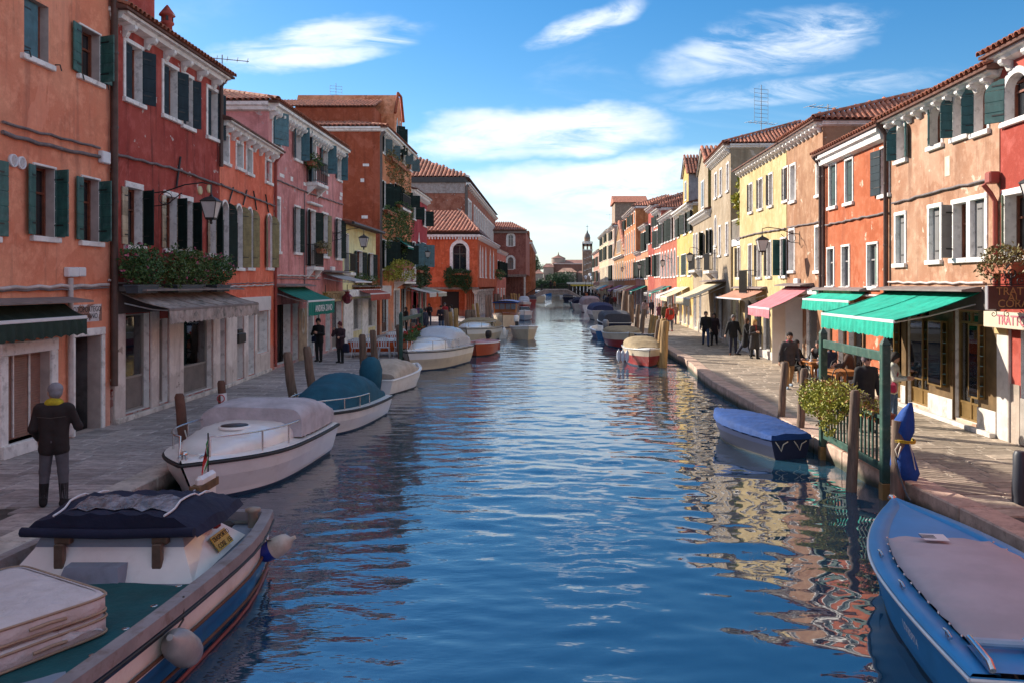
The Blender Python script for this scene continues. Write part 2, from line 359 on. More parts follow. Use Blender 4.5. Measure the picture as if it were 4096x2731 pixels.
def make_water():
 """rippled sheet near the camera, joined to a flat one that runs to the horizon"""
 rng = np.random.RandomState(5); xs = np.linspace(-7.1, 6.7, 250); ys = [3.0]
 while ys[-1] < 86: ys.append(ys[-1] + 0.040 + 0.0012 * ys[-1])
 ys = np.array(ys); X, Y = np.meshgrid(xs, ys); Z = np.zeros_like(X)
 calm = 1 / (1 + np.exp((X - 0.5) / 1.6))
 for i in range(90):
  lam = 0.20 * (1.9 / 0.20) ** rng.rand(); k = 2 * math.pi / lam; th = rng.normal(math.radians(78), 0.55); st = 0.0066 if lam > 0.7 else 0.0098
  amp = st / k * ((0.55 + 0.75 * calm) if lam < 0.8 else 1.0); ph = k * (math.cos(th) * X + math.sin(th) * Y) + rng.rand() * 6.28
  grp = 0.65 + 0.35 * np.sin(0.5 * k * (math.cos(th + .9) * X + math.sin(th + .9) * Y) * 0.22 + rng.rand() * 6.28)
  Z += amp * grp * np.sin(ph) * (1 / (1 + np.exp((Y - 55 * lam / 0.6) / 8)) if lam < 0.6 else 1.0)
 fade = np.clip((86 - Y) / 12, 0, 1) * np.clip((Y - 3) / 1.0, 0, 1) * np.clip((X + 7.1) / .3, 0, 1) * np.clip((6.7 - X) / .3, 0, 1); Z = WATER_Z + Z * fade
 nx, ny = len(xs), len(ys); V = np.stack([X, Y, Z], -1).reshape(-1, 3); a = np.arange(nx * ny).reshape(ny, nx); F = np.stack([a[:-1, :-1], a[:-1, 1:], a[1:, 1:], a[1:, :-1]], -1).reshape(-1, 4)
 n0 = len(V); o = []; e = []
 for x0, x1, y0, y1 in ((-700, 700, -80, 3.0), (-700, -7.1, 3.0, ys[-1]), (6.7, 700, 3.0, ys[-1]), (-700, 700, ys[-1], 3000)):
  e.append([n0 + len(o) + q for q in range(4)]); o += [(x0, y0, WATER_Z), (x1, y0, WATER_Z), (x1, y1, WATER_Z), (x0, y1, WATER_Z)]
 V = np.concatenate([V, np.array(o)]); F = np.concatenate([F, np.array(e)]); me = bpy.data.meshes.new('water'); me.vertices.add(len(V)); me.vertices.foreach_set('co', V.ravel()); me.loops.add(F.size); me.loops.foreach_set('vertex_index', F.ravel().astype(np.int32)); me.polygons.add(len(F)); me.polygons.foreach_set('loop_start', np.arange(0, F.size, 4, dtype=np.int32))
 mi = np.zeros(len(F), np.int32); mi[-4:] = 1; me.polygons.foreach_set('material_index', mi); me.polygons.foreach_set('use_smooth', np.ones(len(F), bool)); me.materials.append(water_mat('canal_water', False)); me.materials.append(water_mat('far_water', True)); me.update(calc_edges=True); obj('water', me, kind='structure')
make_water()
# ------------------------------------------------------------------ quays, kerbs, paving
PAVE = mat('paving_stone', (0.35, 0.31, 0.30), 0.62, var=0.35, scale=2.5, bump=0.010, bscale=9, rnd=0.30, dirt=(0.07, 0.06, 0.055), dirt_amt=0.6)
PAVER = mat('warm_paving_stone', (0.33, 0.265, 0.20), 0.66, var=0.35, scale=2.5, bump=0.010, bscale=9, rnd=0.28, dirt=(0.10, 0.08, 0.065), dirt_amt=0.65)
JOINT = mat('paving_joint', (0.07, 0.06, 0.052), 0.95, var=0.3, scale=4)
def kerb_mat(name, col):
 m, t, b = new_mat(name); tc = t.n.new('ShaderNodeTexCoord'); v = tc.outputs['Object']
 g = t.n.new('ShaderNodeNewGeometry'); s = t.n.new('ShaderNodeSeparateXYZ'); t.link(g.outputs['Position'], s.inputs[0])
 n = t.noise(g.outputs['Position'], 2.4, 7, 0.65); c = t.mix(t.ramp(n, 0.3, 0.7), tuple(x * 0.72 for x in col), tuple(min(1, x * 1.2) for x in col))
 n2 = t.noise(g.outputs['Position'], 9, 6, 0.7); c = t.mix(t.math('MULTIPLY', t.ramp(n2, 0.5, 0.7), 0.5), c, (0.14, 0.10, 0.08))
 wet = t.math('SUBTRACT', 1.0, t.ramp(t.math('ADD', s.outputs[2], t.math('MULTIPLY', n, 0.12)), -0.20, -0.02))
 c = t.mix(wet, c, (0.028, 0.034, 0.018)); t.link(c, b.inputs['Base Color']); b.inputs['Roughness'].default_value = 0.75
 bn = t.n.new('ShaderNodeBump'); bn.inputs['Distance'].default_value = 0.015; t.link(n2, bn.inputs['Height']); t.link(bn.outputs[0], b.inputs['Normal'])
 return m
KERB = {-1: kerb_mat('pale_kerb_stone', (0.52, 0.46, 0.41)), 1: kerb_mat('rosy_kerb_stone', (0.50, 0.35, 0.27))}
def fondamenta(side, quay, face, name, pmat):
 y0, y1 = -2.0, quay[-1][1]
 g = MB(); ys = np.arange(-12, y1 + 1, 2.0)
 out = 60 * side
 for a, b2 in zip(ys, ys[1:]):
  xa, xb = lerp_path(quay, a) + 0.06 * side, lerp_path(quay, b2) + 0.06 * side
  g.add([(xa, a, -0.03), (xb, b2, -0.03), (out, b2, -0.03), (out, a, -0.03), (xa, a, -1.2), (xb, b2, -1.2)], [(0, 1, 2, 3), (0, 4, 5, 1)])
 ground = g.build('pavement', JOINT, kind='structure')
 ground['label'] = name
 kw = 0.46; y = y0; i = 0; k = obj('kerb', None, None); k['kind'] = 'structure'
 kb = {}
 while y < 150 and y < y1 - 2:
  ln = random.uniform(1.3, 2.3); xa, xb = lerp_path(quay, y), lerp_path(quay, y + ln)
  mb = MB(); dx = random.uniform(-0.012, 0.012); tz = 0.035 + random.uniform(-0.006, 0.006)
  L = math.hypot(xb - xa, ln)
  mb.box((0, 0 if side > 0 else -kw, -0.55), (L - 0.014, kw if side > 0 else 0, 0), 0, None, 0.022)
  ang = math.atan2(ln, xb - xa)
  mm = mb.mesh('kerb_stone', KERB[side])
  o = obj('kerb_stone', mm, k, (xa + dx, y, tz), ang)
  if side > 0:
   for vv in mm.vertices: vv.co.y = -vv.co.y
  else:
   for vv in mm.vertices: vv.co.y = -vv.co.y
  mm.flip_normals()
  y += ln; i += 1
 unit = []
 for q in range(3):
  mb = MB(); mb.box((-.5, -.5, -0.05), (.5, .5, 0), 0, None, 0.012); unit.append(mb.mesh('paving_slab', pmat))
 slabs = []; y = 6.0
 while y < 118:
  dep = random.uniform(0.30, 0.46)
  xa = lerp_path(quay, y) + side * (kw + 0.015); xb = lerp_path(face, y) + side * 0.1
  x = xa
  while (xb - x) * side > 0.05:
   wd = min(random.uniform(0.5, 0.95), abs(xb - x));
   if abs(xb - x) - wd < 0.25: wd = abs(xb - x)
   slabs.append((x + side * wd / 2, y + dep / 2, wd - 0.012, dep - 0.012)); x += side * wd
  y += dep
 def in_view(s_):
  u = VX + FOC * s_[0] / s_[1]; v_ = VY + FOC * CAM_Z / s_[1]; return -60 < u < 4156 and v_ < 2790
 vis = [s_ for s_ in slabs if in_view(s_)]
 near = vis[:300]
 for sx, sy, a, b2 in near:
  obj('paving_slab', random.choice(unit), ground, (sx, sy, random.uniform(-0.004, 0.004)), random.uniform(-.004, .004), scale=(a, b2, 1))
 rest = MB()
 for sx, sy, a, b2 in vis[300:]:
  z = random.uniform(-0.004, 0.004); rest.box((sx - a / 2, sy - b2 / 2, -0.05), (sx + a / 2, sy + b2 / 2, z))
 r = rest.build('paving_slabs', pmat, ground); r['kind'] = 'stuff'
 far = MB(); ys = np.arange(118, y1 + 1, 4.0)
 for a, b2 in zip(ys, ys[1:]):
  far.quad((lerp_path(quay, a), a, 0.0), (lerp_path(quay, b2), b2, 0.0), (lerp_path(face, b2) + side, b2, 0.0), (lerp_path(face, a) + side, a, 0.0))
 far.build('paving_field', pmat, ground)
fondamenta(-1, QUAY_L, FACE_L, 'stone pavement along the left bank', PAVE)
fondamenta(1, QUAY_R, FACE_R, 'stone pavement along the right bank', PAVER)
# ------------------------------------------------------------------ house kit
def shutter_mesh(wd, h, boards, mat_, arch=0.0, strap=True, slots=None):
 mb = MB(); t = 0.034; n = boards
 for i in range(n):
  z0 = h * i / n + 0.004; z1 = h * (i + 1) / n - 0.004
  if arch and z1 > h - arch:
   steps = 4
   for j in range(steps):
    a0 = z0 + (z1 - z0) * j / steps; a1 = z0 + (z1 - z0) * (j + 1) / steps
    f = lambda z: wd if z < h - arch else wd * math.sqrt(max(0.02, 1 - ((z - (h - arch)) / arch) ** 2))
    mb.add([(0, 0, a0), (f(a0), 0, a0), (f(a1), 0, a1), (0, 0, a1), (0, t, a0), (f(a0), t, a0), (f(a1), t, a1), (0, t, a1)],
      [(0, 1, 2, 3), (7, 6, 5, 4), (0, 4, 5, 1), (1, 5, 6, 2), (2, 6, 7, 3), (3, 7, 4, 0)])
  else: mb.box((0, 0, z0), (wd, t, z1), 0, None, 0.006)
 mb.box((0.01, 0.008, 0.01), (wd - 0.02, t - 0.008, (h - arch) - 0.01))
 if strap:
  for zz in (0.16, 0.84):
   mb.box((0.0, -0.008, h * zz), (wd * 0.62, t + 0.008, h * zz + 0.03), 1)
 return mb.mesh('shutter', [mat_, IRON])
class House:
 """local frame: x along the facade away from the camera, y*s outwards to the canal, z up"""
 def __init__(s, name, label, side, A, B, top, wall_mat, depth=9.0, group=None, cat='house'):
  s.A = Vector((A[0], A[1], 0)); s.B = Vector((B[0], B[1], 0)); s.side = side
  s.dir = (s.B - s.A); s.L = s.dir.length; s.dir.normalize(); s.s = 1 if side > 0 else -1
  s.top = top; s.depth = depth; s.mat = wall_mat; s.open = []; s.name = name
  s.E = empty(name, s.A, math.atan2(s.dir.y, s.dir.x), label, cat, group)
  s.nrm = Vector((-s.dir.y, s.dir.x, 0)) * s.s
 def uz(s, c, x, y=None, w_=0.0):
  X, Y = px(c, x, 0 if y is None else y); k = (X - VX) / FOC
  A = s.A + s.nrm * w_
  t = (k * A.y - A.x) / (s.dir.x - k * s.dir.y); d = (A.y + t * s.dir.y) / FOC
  return t, (None if y is None else CAM_Z - (Y - VY) * d)
 def rect(s, c, x0, x1, yt, yb, c2=None):
  ua, zt = s.uz(c, x0, yt); ub, _ = s.uz(c, x1); _, zb = s.uz(c2 or c, 0, yb) if False else (0, 0)
  X, _ = px(c, x0, 0); d = None
  if c2 is None: zb = s.uz(c, x0, yb)[1]
  else:
   a, b, sc = CROPS[c2]; zb = s.uz(c2, (X - a) * sc, yb)[1]
  return min(ua, ub), max(ua, ub), zb, zt
 # ---- openings
 def hole(s, u0, u1, z0, z1, arch=0.0): s.open.append((u0, u1, z0, z1, arch))
 def lb(s, mb, u0, u1, w0, w1, z0, z1, m=0, bev=0.0): mb.box((u0, s.s * w0, z0), (u1, s.s * w1, z1), m, None, bev)
 def arc(s, u0, u1, z1, rise, n=10, grow=0.0):
  c = (u0 + u1) / 2; r = (u1 - u0) / 2 + grow
  return [(c - r * math.cos(math.pi * i / n), z1 - rise + (rise + grow) * math.sin(math.pi * i / n)) for i in range(n + 1)]
 def window(s, spec, shut=None, smat=None, arch=False, frame=0.11, fmat=None, sill=True, glaze='case', boards=5, wood=None, name='window', reveal=0.2, pane=None, lab=None, lint=None, rise=None, ogee=False):
  u0, u1, z0, z1 = spec if not isinstance(spec[0], str) else s.rect(*spec)
  wd = u1 - u0; a = (rise if rise else wd / 2) if arch else 0.0
  s.hole(u0, u1, z0, z1, a); fm = fmat or WHITE_ST
  mb = MB(); r = -reveal
  pw = pane or (CURT if random.random() < .3 else GLASS); wm = wood or WOODBR
  s.lb(mb, u0, u1, r - 0.03, r - 0.02, z0, z1, 0)
  if glaze == 'case':
   b = 0.055
   for (p, q) in ((u0, u0 + b), (u1 - b, u1), ((u0 + u1) / 2 - b / 2, (u0 + u1) / 2 + b / 2)): s.lb(mb, p, q, r - 0.02, r + 0.025, z0, z1 - a * 0.3, 1)
   for zz in (z0, z0 + (z1 - z0) * 0.62, z1 - b - a * 0.3): s.lb(mb, u0 + b, u1 - b, r - 0.018, r + 0.018, zz, zz + b * 0.8, 1)
  elif glaze == 'bars':
   for i in range(1, 4):
    u = u0 + wd * i / 4; s.lb(mb, u - .012, u + .012, r - 0.02, r + 0.01, z0, z1, 1)
   for i in range(1, 4):
    zz = z0 + (z1 - z0) * i / 4; s.lb(mb, u0, u1, r - 0.018, r + 0.008, zz - .012, zz + .012, 1)
  W = mb.build(name, [pw, wm], s.E)
  if lab: W['label'] = lab
  if frame:
   fb = MB(); f = frame; o = 0.03
   s.lb(fb, u0 - f, u0, -0.01, o, z0, z1 - a, 0, 0.008); s.lb(fb, u1, u1 + f, -0.01, o, z0, z1 - a, 0, 0.008)
   if arch:
    inn = s.arc(u0, u1, z1, a, 12); out_ = s.arc(u0, u1, z1, a, 12, f)
    if ogee:
     out_[6] = (out_[6][0], out_[6][1] + wd * 0.38); out_[5] = (out_[5][0], out_[5][1] + wd * 0.06); out_[7] = (out_[7][0], out_[7][1] + wd * 0.06)
    for i in range(12):
     q = [inn[i], inn[i + 1], out_[i + 1], out_[i]]
     fb.prism([(p[0], s.s * -0.01, p[1]) for p in q], (0, s.s * (o + 0.01), 0))
   else: s.lb(fb, u0 - f, u1 + f, -0.01, o + 0.006, z1, z1 + (lint or f), 0, 0.008)
   fb.build('frame', fm, W)
  if sill:
   sb = MB(); s.lb(sb, u0 - 0.13, u1 + 0.13, -0.05, 0.09, z0 - 0.11, z0 - 0.001, 0, 0.01); sb.build('sill', fm, W)
  if shut:
   an, af = [None if q is None else q + random.uniform(-9, 6) for q in shut[:2]]; fn = shut[2] if len(shut) > 2 else 0.5; ff = shut[3] if len(shut) > 3 else 0.5
   h = z1 - z0 - 0.02; ar = a * 0.95 if arch else 0.0
   if an is not None:
    me = shutter_mesh(wd * fn, h, boards, smat, ar); o = obj('shutter', me, W, (u0 + 0.005, s.s * 0.045, z0 + 0.01), s.s * math.radians(an))
    if s.s < 0: me.transform(Matrix.Scale(-1, 4, (0, 1, 0))); me.flip_normals()
   if af is not None:
    me = shutter_mesh(wd * ff, h, boards, smat, ar); o = obj('shutter', me, W, (u1 - 0.005, s.s * 0.045, z0 + 0.01), math.pi - s.s * math.radians(af))
    if s.s > 0: me.transform(Matrix.Scale(-1, 4, (0, 1, 0))); me.flip_normals()
  return W
 def closed(s, spec, smat, frame=0.1, inset=0.03, boards=6, arch=False, lab=None, half=None):
  """window whose shutters are shut (half: only that share of the opening is covered)"""
  W = s.window(spec, None, None, arch, frame, reveal=0.2)
  u0, u1, z0, z1, a = s.open[-1]; c = (u0 + u1) / 2; h = z1 - z0 - 0.02
  ends = [(u0, c), (c, u1)] if not half else [(u0, u0 + (u1 - u0) * half)]
  for p, q in ends:
   me = shutter_mesh(q - p - 0.008, h, boards, smat); obj('shutter', me, W, (p + 0.004, s.s * (-inset - 0.03) - (0.034 if s.s > 0 else 0), z0 + 0.01))
  return W
 def shop(s, spec, frame_mat, panes=2, base=0.0, base_mat=None, inner=None, name='shop_window', lab=None, reveal=0.18, trans=0.0, pane=None):
  u0, u1, z0, z1 = spec if not isinstance(spec[0], str) else s.rect(*spec)
  s.hole(u0, u1, z0, z1); mb = MB(); r = -reveal; f = 0.05
  s.lb(mb, u0, u0 + f, r - 0.04, r + 0.04, z0, z1); s.lb(mb, u1 - f, u1, r - 0.04, r + 0.04, z0, z1)
  s.lb(mb, u0 + f, u1 - f, r - 0.036, r + 0.036, z1 - f, z1); s.lb(mb, u0 + f, u1 - f, r - 0.036, r + 0.036, z0, z0 + f)
  zb = z0 + base
  if base: s.lb(mb, u0 + f, u1 - f, r - 0.03, r + 0.03, zb - f, zb)
  if trans: s.lb(mb, u0 + f, u1 - f, r - 0.03, r + 0.03, z1 - trans - f, z1 - trans)
  for i in range(1, panes):
   u = u0 + (u1 - u0) * i / panes; s.lb(mb, u - f / 2, u + f / 2, r - 0.034, r + 0.034, z0 + f, z1 - f)
  W = mb.build(name, frame_mat, s.E)
  if lab: W['label'] = lab
  for i in range(panes):
   a = u0 + (u1 - u0) * i / panes + f / 2 + .002; b = u0 + (u1 - u0) * (i + 1) / panes - f / 2 - .002
   p = MB(); s.lb(p, a, b, r - 0.004, r + 0.004, zb + 0.002 if base else z0 + f, z1 - f - 0.002); p.build('pane', pane or shop_glass(), W)
   if base:
    p = MB(); s.lb(p, a, b, r - 0.012, r + 0.012, z0 + f, zb - f); p.build('panel', base_mat, W)
  return W
 def door(s, spec, dmat, frame=0.14, fmat=None, panels=2, reveal=0.25, name='door', lab=None, dark=False):
  u0, u1, z0, z1 = spec if not isinstance(spec[0], str) else s.rect(*spec)
  z0 = max(z0, 0.02); s.hole(u0, u1, z0, z1); mb = MB(); r = -reveal
  s.lb(mb, u0, u1, r - 0.05, r, z0, z1)
  for i in range(2):
   a = u0 + (u1 - u0) * i / 2 + .05; b = u0 + (u1 - u0) * (i + 1) / 2 - .05
   for k in range(panels):
    p = z0 + 0.12 + (z1 - z0 - 0.2) * k / panels; q = z0 + (z1 - z0 - 0.2) * (k + 1) / panels
    s.lb(mb, a, b, r, r + 0.02, p, q, 0, 0.015)
  W = mb.build(name, dmat, s.E)
  h = MB(); s.lb(h, (u0 + u1) / 2 + .03, (u0 + u1) / 2 + .06, r + 0.02, r + 0.06, z0 + 0.95, z0 + 1.1); h.build('handle', IRON, W)
  if frame:
   fb = MB(); f = frame
   s.lb(fb, u0 - f, u0, -0.01, 0.035, z0, z1, 0, .01); s.lb(fb, u1, u1 + f, -0.01, 0.035, z0, z1, 0, .01); s.lb(fb, u0 - f, u1 + f, -0.01, 0.042, z1, z1 + f, 0, .01)
   fb.build('frame', fmat or WHITE_ST, W)
  return W
 def block(s, name, u0, u1, w0, w1, z0, z1, m, bev=0.01, parent=None, lab=None):
  mb = MB(); s.lb(mb, u0, u1, w0, w1, z0, z1, 0, bev); o = mb.build(name, m, parent or s.E)
  if lab: o['label'] = lab
  return o
 def tube(s, name, pts, r, m, n=8, parent=None):
  mb = MB(); mb.tube([(u, s.s * w_, z) for u, w_, z in pts], r, n); return mb.build(name, m, parent or s.E)
 def cable(s, pts, r=0.022, w_=0.05, m=None, sag=0.02):
  P = []
  for (u0, z0), (u1, z1) in zip(pts, pts[1:]):
   n = max(3, int(abs(u1 - u0) / 0.35))
   for i in range(n):
    f = i / n; P.append((u0 + (u1 - u0) * f, w_ + random.uniform(-.008, .008), z0 + (z1 - z0) * f - sag * math.sin(math.pi * ((i * 0.5) % 1)) + random.uniform(-.012, .012)))
  P.append((pts[-1][0], w_, pts[-1][1])); s.tube('cable', P, r, m or CABLE, 6)
 def pipe(s, u, z0, z1, r=0.055, w_=0.09, m=None, foot=True):
  pts = [(u, w_ + 0.25, z1), (u, w_ + 0.1, z1 - 0.18), (u, w_, z1 - 0.35), (u, w_, z0)]
  P = s.tube('drainpipe', pts, r, m or PIPE, 10)
  zz = z0 + 0.8
  while zz < z1 - 0.5:
   b = MB(); b.lathe([(r + 0.008, -0.03), (r + 0.012, 0), (r + 0.008, 0.03)], 10, 0, Matrix.Translation((u, s.s * w_, zz))); zz += 1.7; b.build('clip', m or PIPE, P)
 # ---- shell
 def shell(s, z0=0.0, back=True, ends=True):
  us = sorted({0.0, s.L} | {u for o in s.open for u in (o[0], o[1]) if 0 < u < s.L})
  zs = sorted({z0, s.top} | {z for o in s.open for z in (o[2], o[3]) if z0 < z < s.top})
  mb = MB(); q = s.s
  for a, b in zip(us, us[1:]):
   run = None
   for c, d in zip(zs, zs[1:]):
    um, zm = (a + b) / 2, (c + d) / 2
    inside = any(o[0] < um < o[1] and o[2] < zm < o[3] for o in s.open)
    if not inside:
     if run is None: run = [c, d]
     else: run[1] = d
    if inside or d == zs[-1]:
     if run: mb.quad((a, 0, run[0]), (b, 0, run[0]), (b, 0, run[1]), (a, 0, run[1])); run = None
  for (u0, u1, c, d, arch) in s.open:
   r = -0.3 * q
   pts = [(u0, c), (u0, d - arch)] + (s.arc(u0, u1, d, arch)[1:-1] if arch else [(u0, d), (u1, d)][0:2] if False else []) + ([] if arch else [(u0, d), (u1, d)][1:] if False else [])
   if arch: pts = [(u0, c)] + s.arc(u0, u1, d, arch) + [(u1, c)]
   else: pts = [(u0, c), (u0, d), (u1, d), (u1, c)]
   for i in range(len(pts)):
    p, n_ = pts[i], pts[(i + 1) % len(pts)]
    mb.quad((p[0], 0, p[1]), (n_[0], 0, n_[1]), (n_[0], r, n_[1]), (p[0], r, p[1]), 1)
   if arch:
    ar = s.arc(u0, u1, d, arch); h = len(ar) // 2
    mb.poly([(u0, 0, d)] + [(p[0], 0, p[1]) for p in ar[:h + 1]]); mb.poly([(u1, 0, d)] + [(p[0], 0, p[1]) for p in ar[h:][::-1]])
  D = -s.depth * q
  if ends: mb.quad((0, 0, z0), (0, 0, s.top), (0, D, s.top), (0, D, z0)); mb.quad((s.L, 0, z0), (s.L, 0, s.top), (s.L, D, s.top), (s.L, D, z0))
  if back: mb.quad((0, D, z0), (s.L, D, z0), (s.L, D, s.top), (0, D, s.top))
  s.wall = mb.build('wall', [s.mat, s.rev if hasattr(s, 'rev') else WHITE_ST], s.E)
  ib = MB(); ib.quad((0.02, D * 0.28, z0), (s.L - .02, D * 0.28, z0), (s.L - .02, D * 0.28, s.top - .05), (0.02, D * 0.28, s.top - .05)); ib.build('partition', INTERIOR, s.E)
  return s
 def cornice(s, proj=0.42, h=0.16, brackets=0.75, bm=None, m=None, bz=0.26, side_ret=True):
  m = m or WHITE_ST; mb = MB(); z = s.top; q = s.s
  prof = [(0, z - h - 0.05), (proj * 0.6, z - h), (proj * 0.72, z - h * 0.55), (proj, z - h * 0.45), (proj, z), (0, z)]
  ends = [-0.02, s.L + 0.02]
  mb.prism([(ends[0], q * p[0], p[1]) for p in prof], (ends[1] - ends[0], 0, 0))
  if side_ret:
   mb.prism([(-p[0] * 0.5, q * 0.05, p[1]) for p in prof], (0, -q * (s.depth * 0.5), 0))
  C = mb.build('cornice', m, s.E)
  if brackets:
   key = 'br%.2f%.2f' % (proj, bz); me = House._br.get(key)
   if me is None:
    b = MB(); pr = proj * 0.82; P = [(0, 0), (pr, 0), (pr, -bz * 0.28), (pr * 0.8, -bz * 0.5), (pr * 0.45, -bz * 0.55), (pr * 0.25, -bz), (0, -bz)]
    b.prism([(-0.07, p[0], p[1]) for p in P], (0.14, 0, 0)); me = b.mesh('bracket', m); House._br[key] = me
   n = max(2, int(s.L / brackets))
   for i in range(n): obj('bracket', me, C, ((i + 0.5) * s.L / n, 0, z - h - 0.02), scale=(1, q, 1))
  return C
 _br = {}
 # ---- roofs
 def roof(s, rise=1.7, eave=0.5, near_hip=True, tiles=True, far_hip=True, eave_tiles=True, dep=None, gable_near=False, maxt=290, tz=0.03):
  q = s.s; D = dep or s.depth; z = s.top + tz; e = eave; L = s.L
  hip = min(D / 2, L * 0.45)
  a0, a1 = -0.18, L + 0.18
  h0 = a0 if gable_near else (hip if near_hip else a0); h1 = L - hip if far_hip else a1
  P = {'fn': (a0, q * e, z), 'ff': (a1, q * e, z), 'bn': (a0, -q * (D + 0.2), z), 'bf': (a1, -q * (D + .2), z), 'rn': (h0, -q * D / 2, z + rise), 'rf': (h1, -q * D / 2, z + rise)}
  mb = MB()
  mb.quad(P['fn'], P['ff'], P['rf'], P['rn']); mb.quad(P['bn'], P['bf'], P['rf'], P['rn'])
  mb.poly([P['fn'], P['rn'], P['bn']]); mb.poly([P['ff'], P['rf'], P['bf']])
  mb.quad((a0, q * e, z - 0.06), (a1, q * e, z - .06), (a1, -q * (D + .2), z - .06), (a0, -q * (D + .2), z - .06))
  mb.quad((a0, q * e, z - .06), (a1, q * e, z - .06), (a1, q * e, z), (a0, q * e, z)); mb.quad((a0, q * e, z - .06), (a0, -q * (D + .2), z - .06), (a0, -q * (D + .2), z), (a0, q * e, z))
  R = mb.build('roof', ROOFB, s.E); cnt = 0
  tm = tile_mesh()
  if tiles and near_hip and not gable_near:
   cnt += lay_tiles(R, [Vector(P['fn']), Vector(P['bn']), Vector(P['rn'])], tm, maxt - 60)
   ridge_tiles(R, Vector(P['fn']), Vector(P['rn']), tm)
  if eave_tiles:
   up = (Vector(P['rn']) + Vector((0, 0, 0)) - Vector(P['fn'])); up.x = 0; up.normalize(); n = int((a1 - a0) / 0.21); st = (a1 - a0) / n
   for i in range(min(n, max(0, maxt - cnt))):
    obj('tile', tm, R, M=tile_matrix(Vector((a0 + (i + .5) * st, q * (e + 0.05), z + 0.01)), up))
  s.R = R; s.P = P
  return R
def tile_mesh():
 if not hasattr(tile_mesh, 'me'):
  mb = MB(); n = 5; rings = []
  for y, r, zo in ((0, 0.098, 0.02), (0.5, 0.075, 0.035)):
   rings.append([(r * math.cos(math.pi * k / n), y, zo + r * 0.95 * math.sin(math.pi * k / n) - 0.02) for k in range(n + 1)] +
       [((r - 0.016) * math.cos(math.pi * k / n), y, zo + (r - 0.016) * 0.95 * math.sin(math.pi * k / n) - 0.02) for k in range(n, -1, -1)])
  mb.loft(rings, 0, True, True, True, False); tile_mesh.me = mb.mesh('tile', TILE)
 return tile_mesh.me
def tile_matrix(p, up, jitter=0.02):
 y = up.normalized(); x = y.cross(Vector((0, 0, 1))).normalized(); z = x.cross(y).normalized()
 x = (x + y * random.uniform(-jitter, jitter)).normalized(); y = z.cross(x)
 return Matrix(((x.x, y.x, z.x, p.x), (x.y, y.y, z.y, p.y), (x.z, y.z, z.z, p.z), (0, 0, 0, 1)))
def lay_tiles(parent, poly, tm, cap, sx=None, sy=None):
 """rows of barrel tiles on a sloping polygon; poly[0]-poly[1] is the eave"""
 o = poly[0]; ex = (poly[1] - poly[0]); W = ex.length; ex.normalize()
 nrm = None
 for p in poly[2:]:
  n_ = ex.cross(p - o)
  if n_.length > 1e-6: nrm = n_.normalized(); break
 if nrm.z < 0: nrm = -nrm
 up = nrm.cross(ex)
 if up.z < 0: up = -up
 P2 = [((p - o).dot(ex), (p - o).dot(up)) for p in poly]; H = max(p[1] for p in P2)
 area = abs(sum(P2[i][0] * P2[(i + 1) % len(P2)][1] - P2[(i + 1) % len(P2)][0] * P2[i][1] for i in range(len(P2)))) / 2
 k = max(1.0, math.sqrt(area / (0.21 * 0.37) / cap))
 dx, dy = 0.21 * k, 0.37 * k; cnt = 0
 def inside(x, y):
  c = False
  for i in range(len(P2)):
   (x1, y1), (x2, y2) = P2[i], P2[i - 1]
   if (y1 > y) != (y2 > y) and x < (x2 - x1) * (y - y1) / (y2 - y1) + x1: c = not c
  return c
 y = -0.06
 while y < H:
  x = dx / 2
  while x < W:
   if inside(x, min(H - 0.01, max(0.01, y + dy * 0.5))) and cnt < 300:
    M = tile_matrix(o + ex * x + up * y + nrm * 0.012, up) @ Matrix.Scale(k, 4)
    obj('tile', tm, parent, M=M); cnt += 1
   x += dx
  y += dy
 return cnt
def ridge_tiles(parent, a, b, tm):
 d = b - a; n = max(1, int(d.length / 0.42)); d.normalize()
 for i in range(n): obj('tile', tm, parent, M=tile_matrix(a + d * (i * 0.42) + Vector((0, 0, 0.05)), d) @ Matrix.Scale(1.25, 4))
# ------------------------------------------------------------------ left bank
def merge_into(h2, h1):
 bpy.context.view_layer.update()
 M = h1.E.matrix_world.inverted() @ h2.E.matrix_world
 for ch in list(h2.E.children):
  loc = ch.matrix_local.copy(); ch.parent = h1.E; ch.matrix_local = M @ loc
 bpy.data.objects.remove(h2.E)
TEAL = mat('teal_shutter_paint', (0.035, 0.115, 0.10), 0.6, var=0.3, scale=4, dirt=(0.12, 0.19, 0.19), dirt_amt=0.5)
BLUEG = mat('blue_green_shutter_paint', (0.05, 0.13, 0.16), 0.6, var=0.25, scale=4, dirt=(0.12, 0.2, 0.24), dirt_amt=0.5)
DKGREEN = mat('dark_green_shutter_paint', (0.008, 0.020, 0.018), 0.7, var=0.3, scale=4, spec=.2)
SLATE = mat('slate_shutter_paint', (0.016, 0.030, 0.040), 0.7, var=0.25, scale=4, spec=.2)
OLIVE = mat('olive_shutter_paint', (0.20, 0.165, 0.075), 0.55, var=0.3, scale=4)
GREYP = mat('grey_shop_panel', (0.17, 0.145, 0.135), 0.5, var=0.2, scale=3)
ALU = mat('aluminium_frame', (0.33, 0.31, 0.29), 0.4, 0.4, var=0.1)
BRASS = mat('bronze_frame', (0.30, 0.19, 0.07), 0.35, 0.6, var=0.2)
CREAMW = plaster('cream_shopfront', (0.66, 0.57, 0.53), (0.74, 0.66, 0.61), (0.26, 0.17, 0.14), 0.4, (0.42, 0.34, 0.30), 0.0, 0.28, 3.1)
BROWNW = mat('brown_door_wood', (0.085, 0.04, 0.025), 0.6, var=0.3, scale=5)
DARKD = mat('black_door_and_shade', (0.012, 0.011, 0.012), 0.6)  # near black, for the alley gate and a painted dark opening
ROLL = mat('brown_roller_slats', (0.28, 0.155, 0.115), 0.6, var=0.15, scale=4)
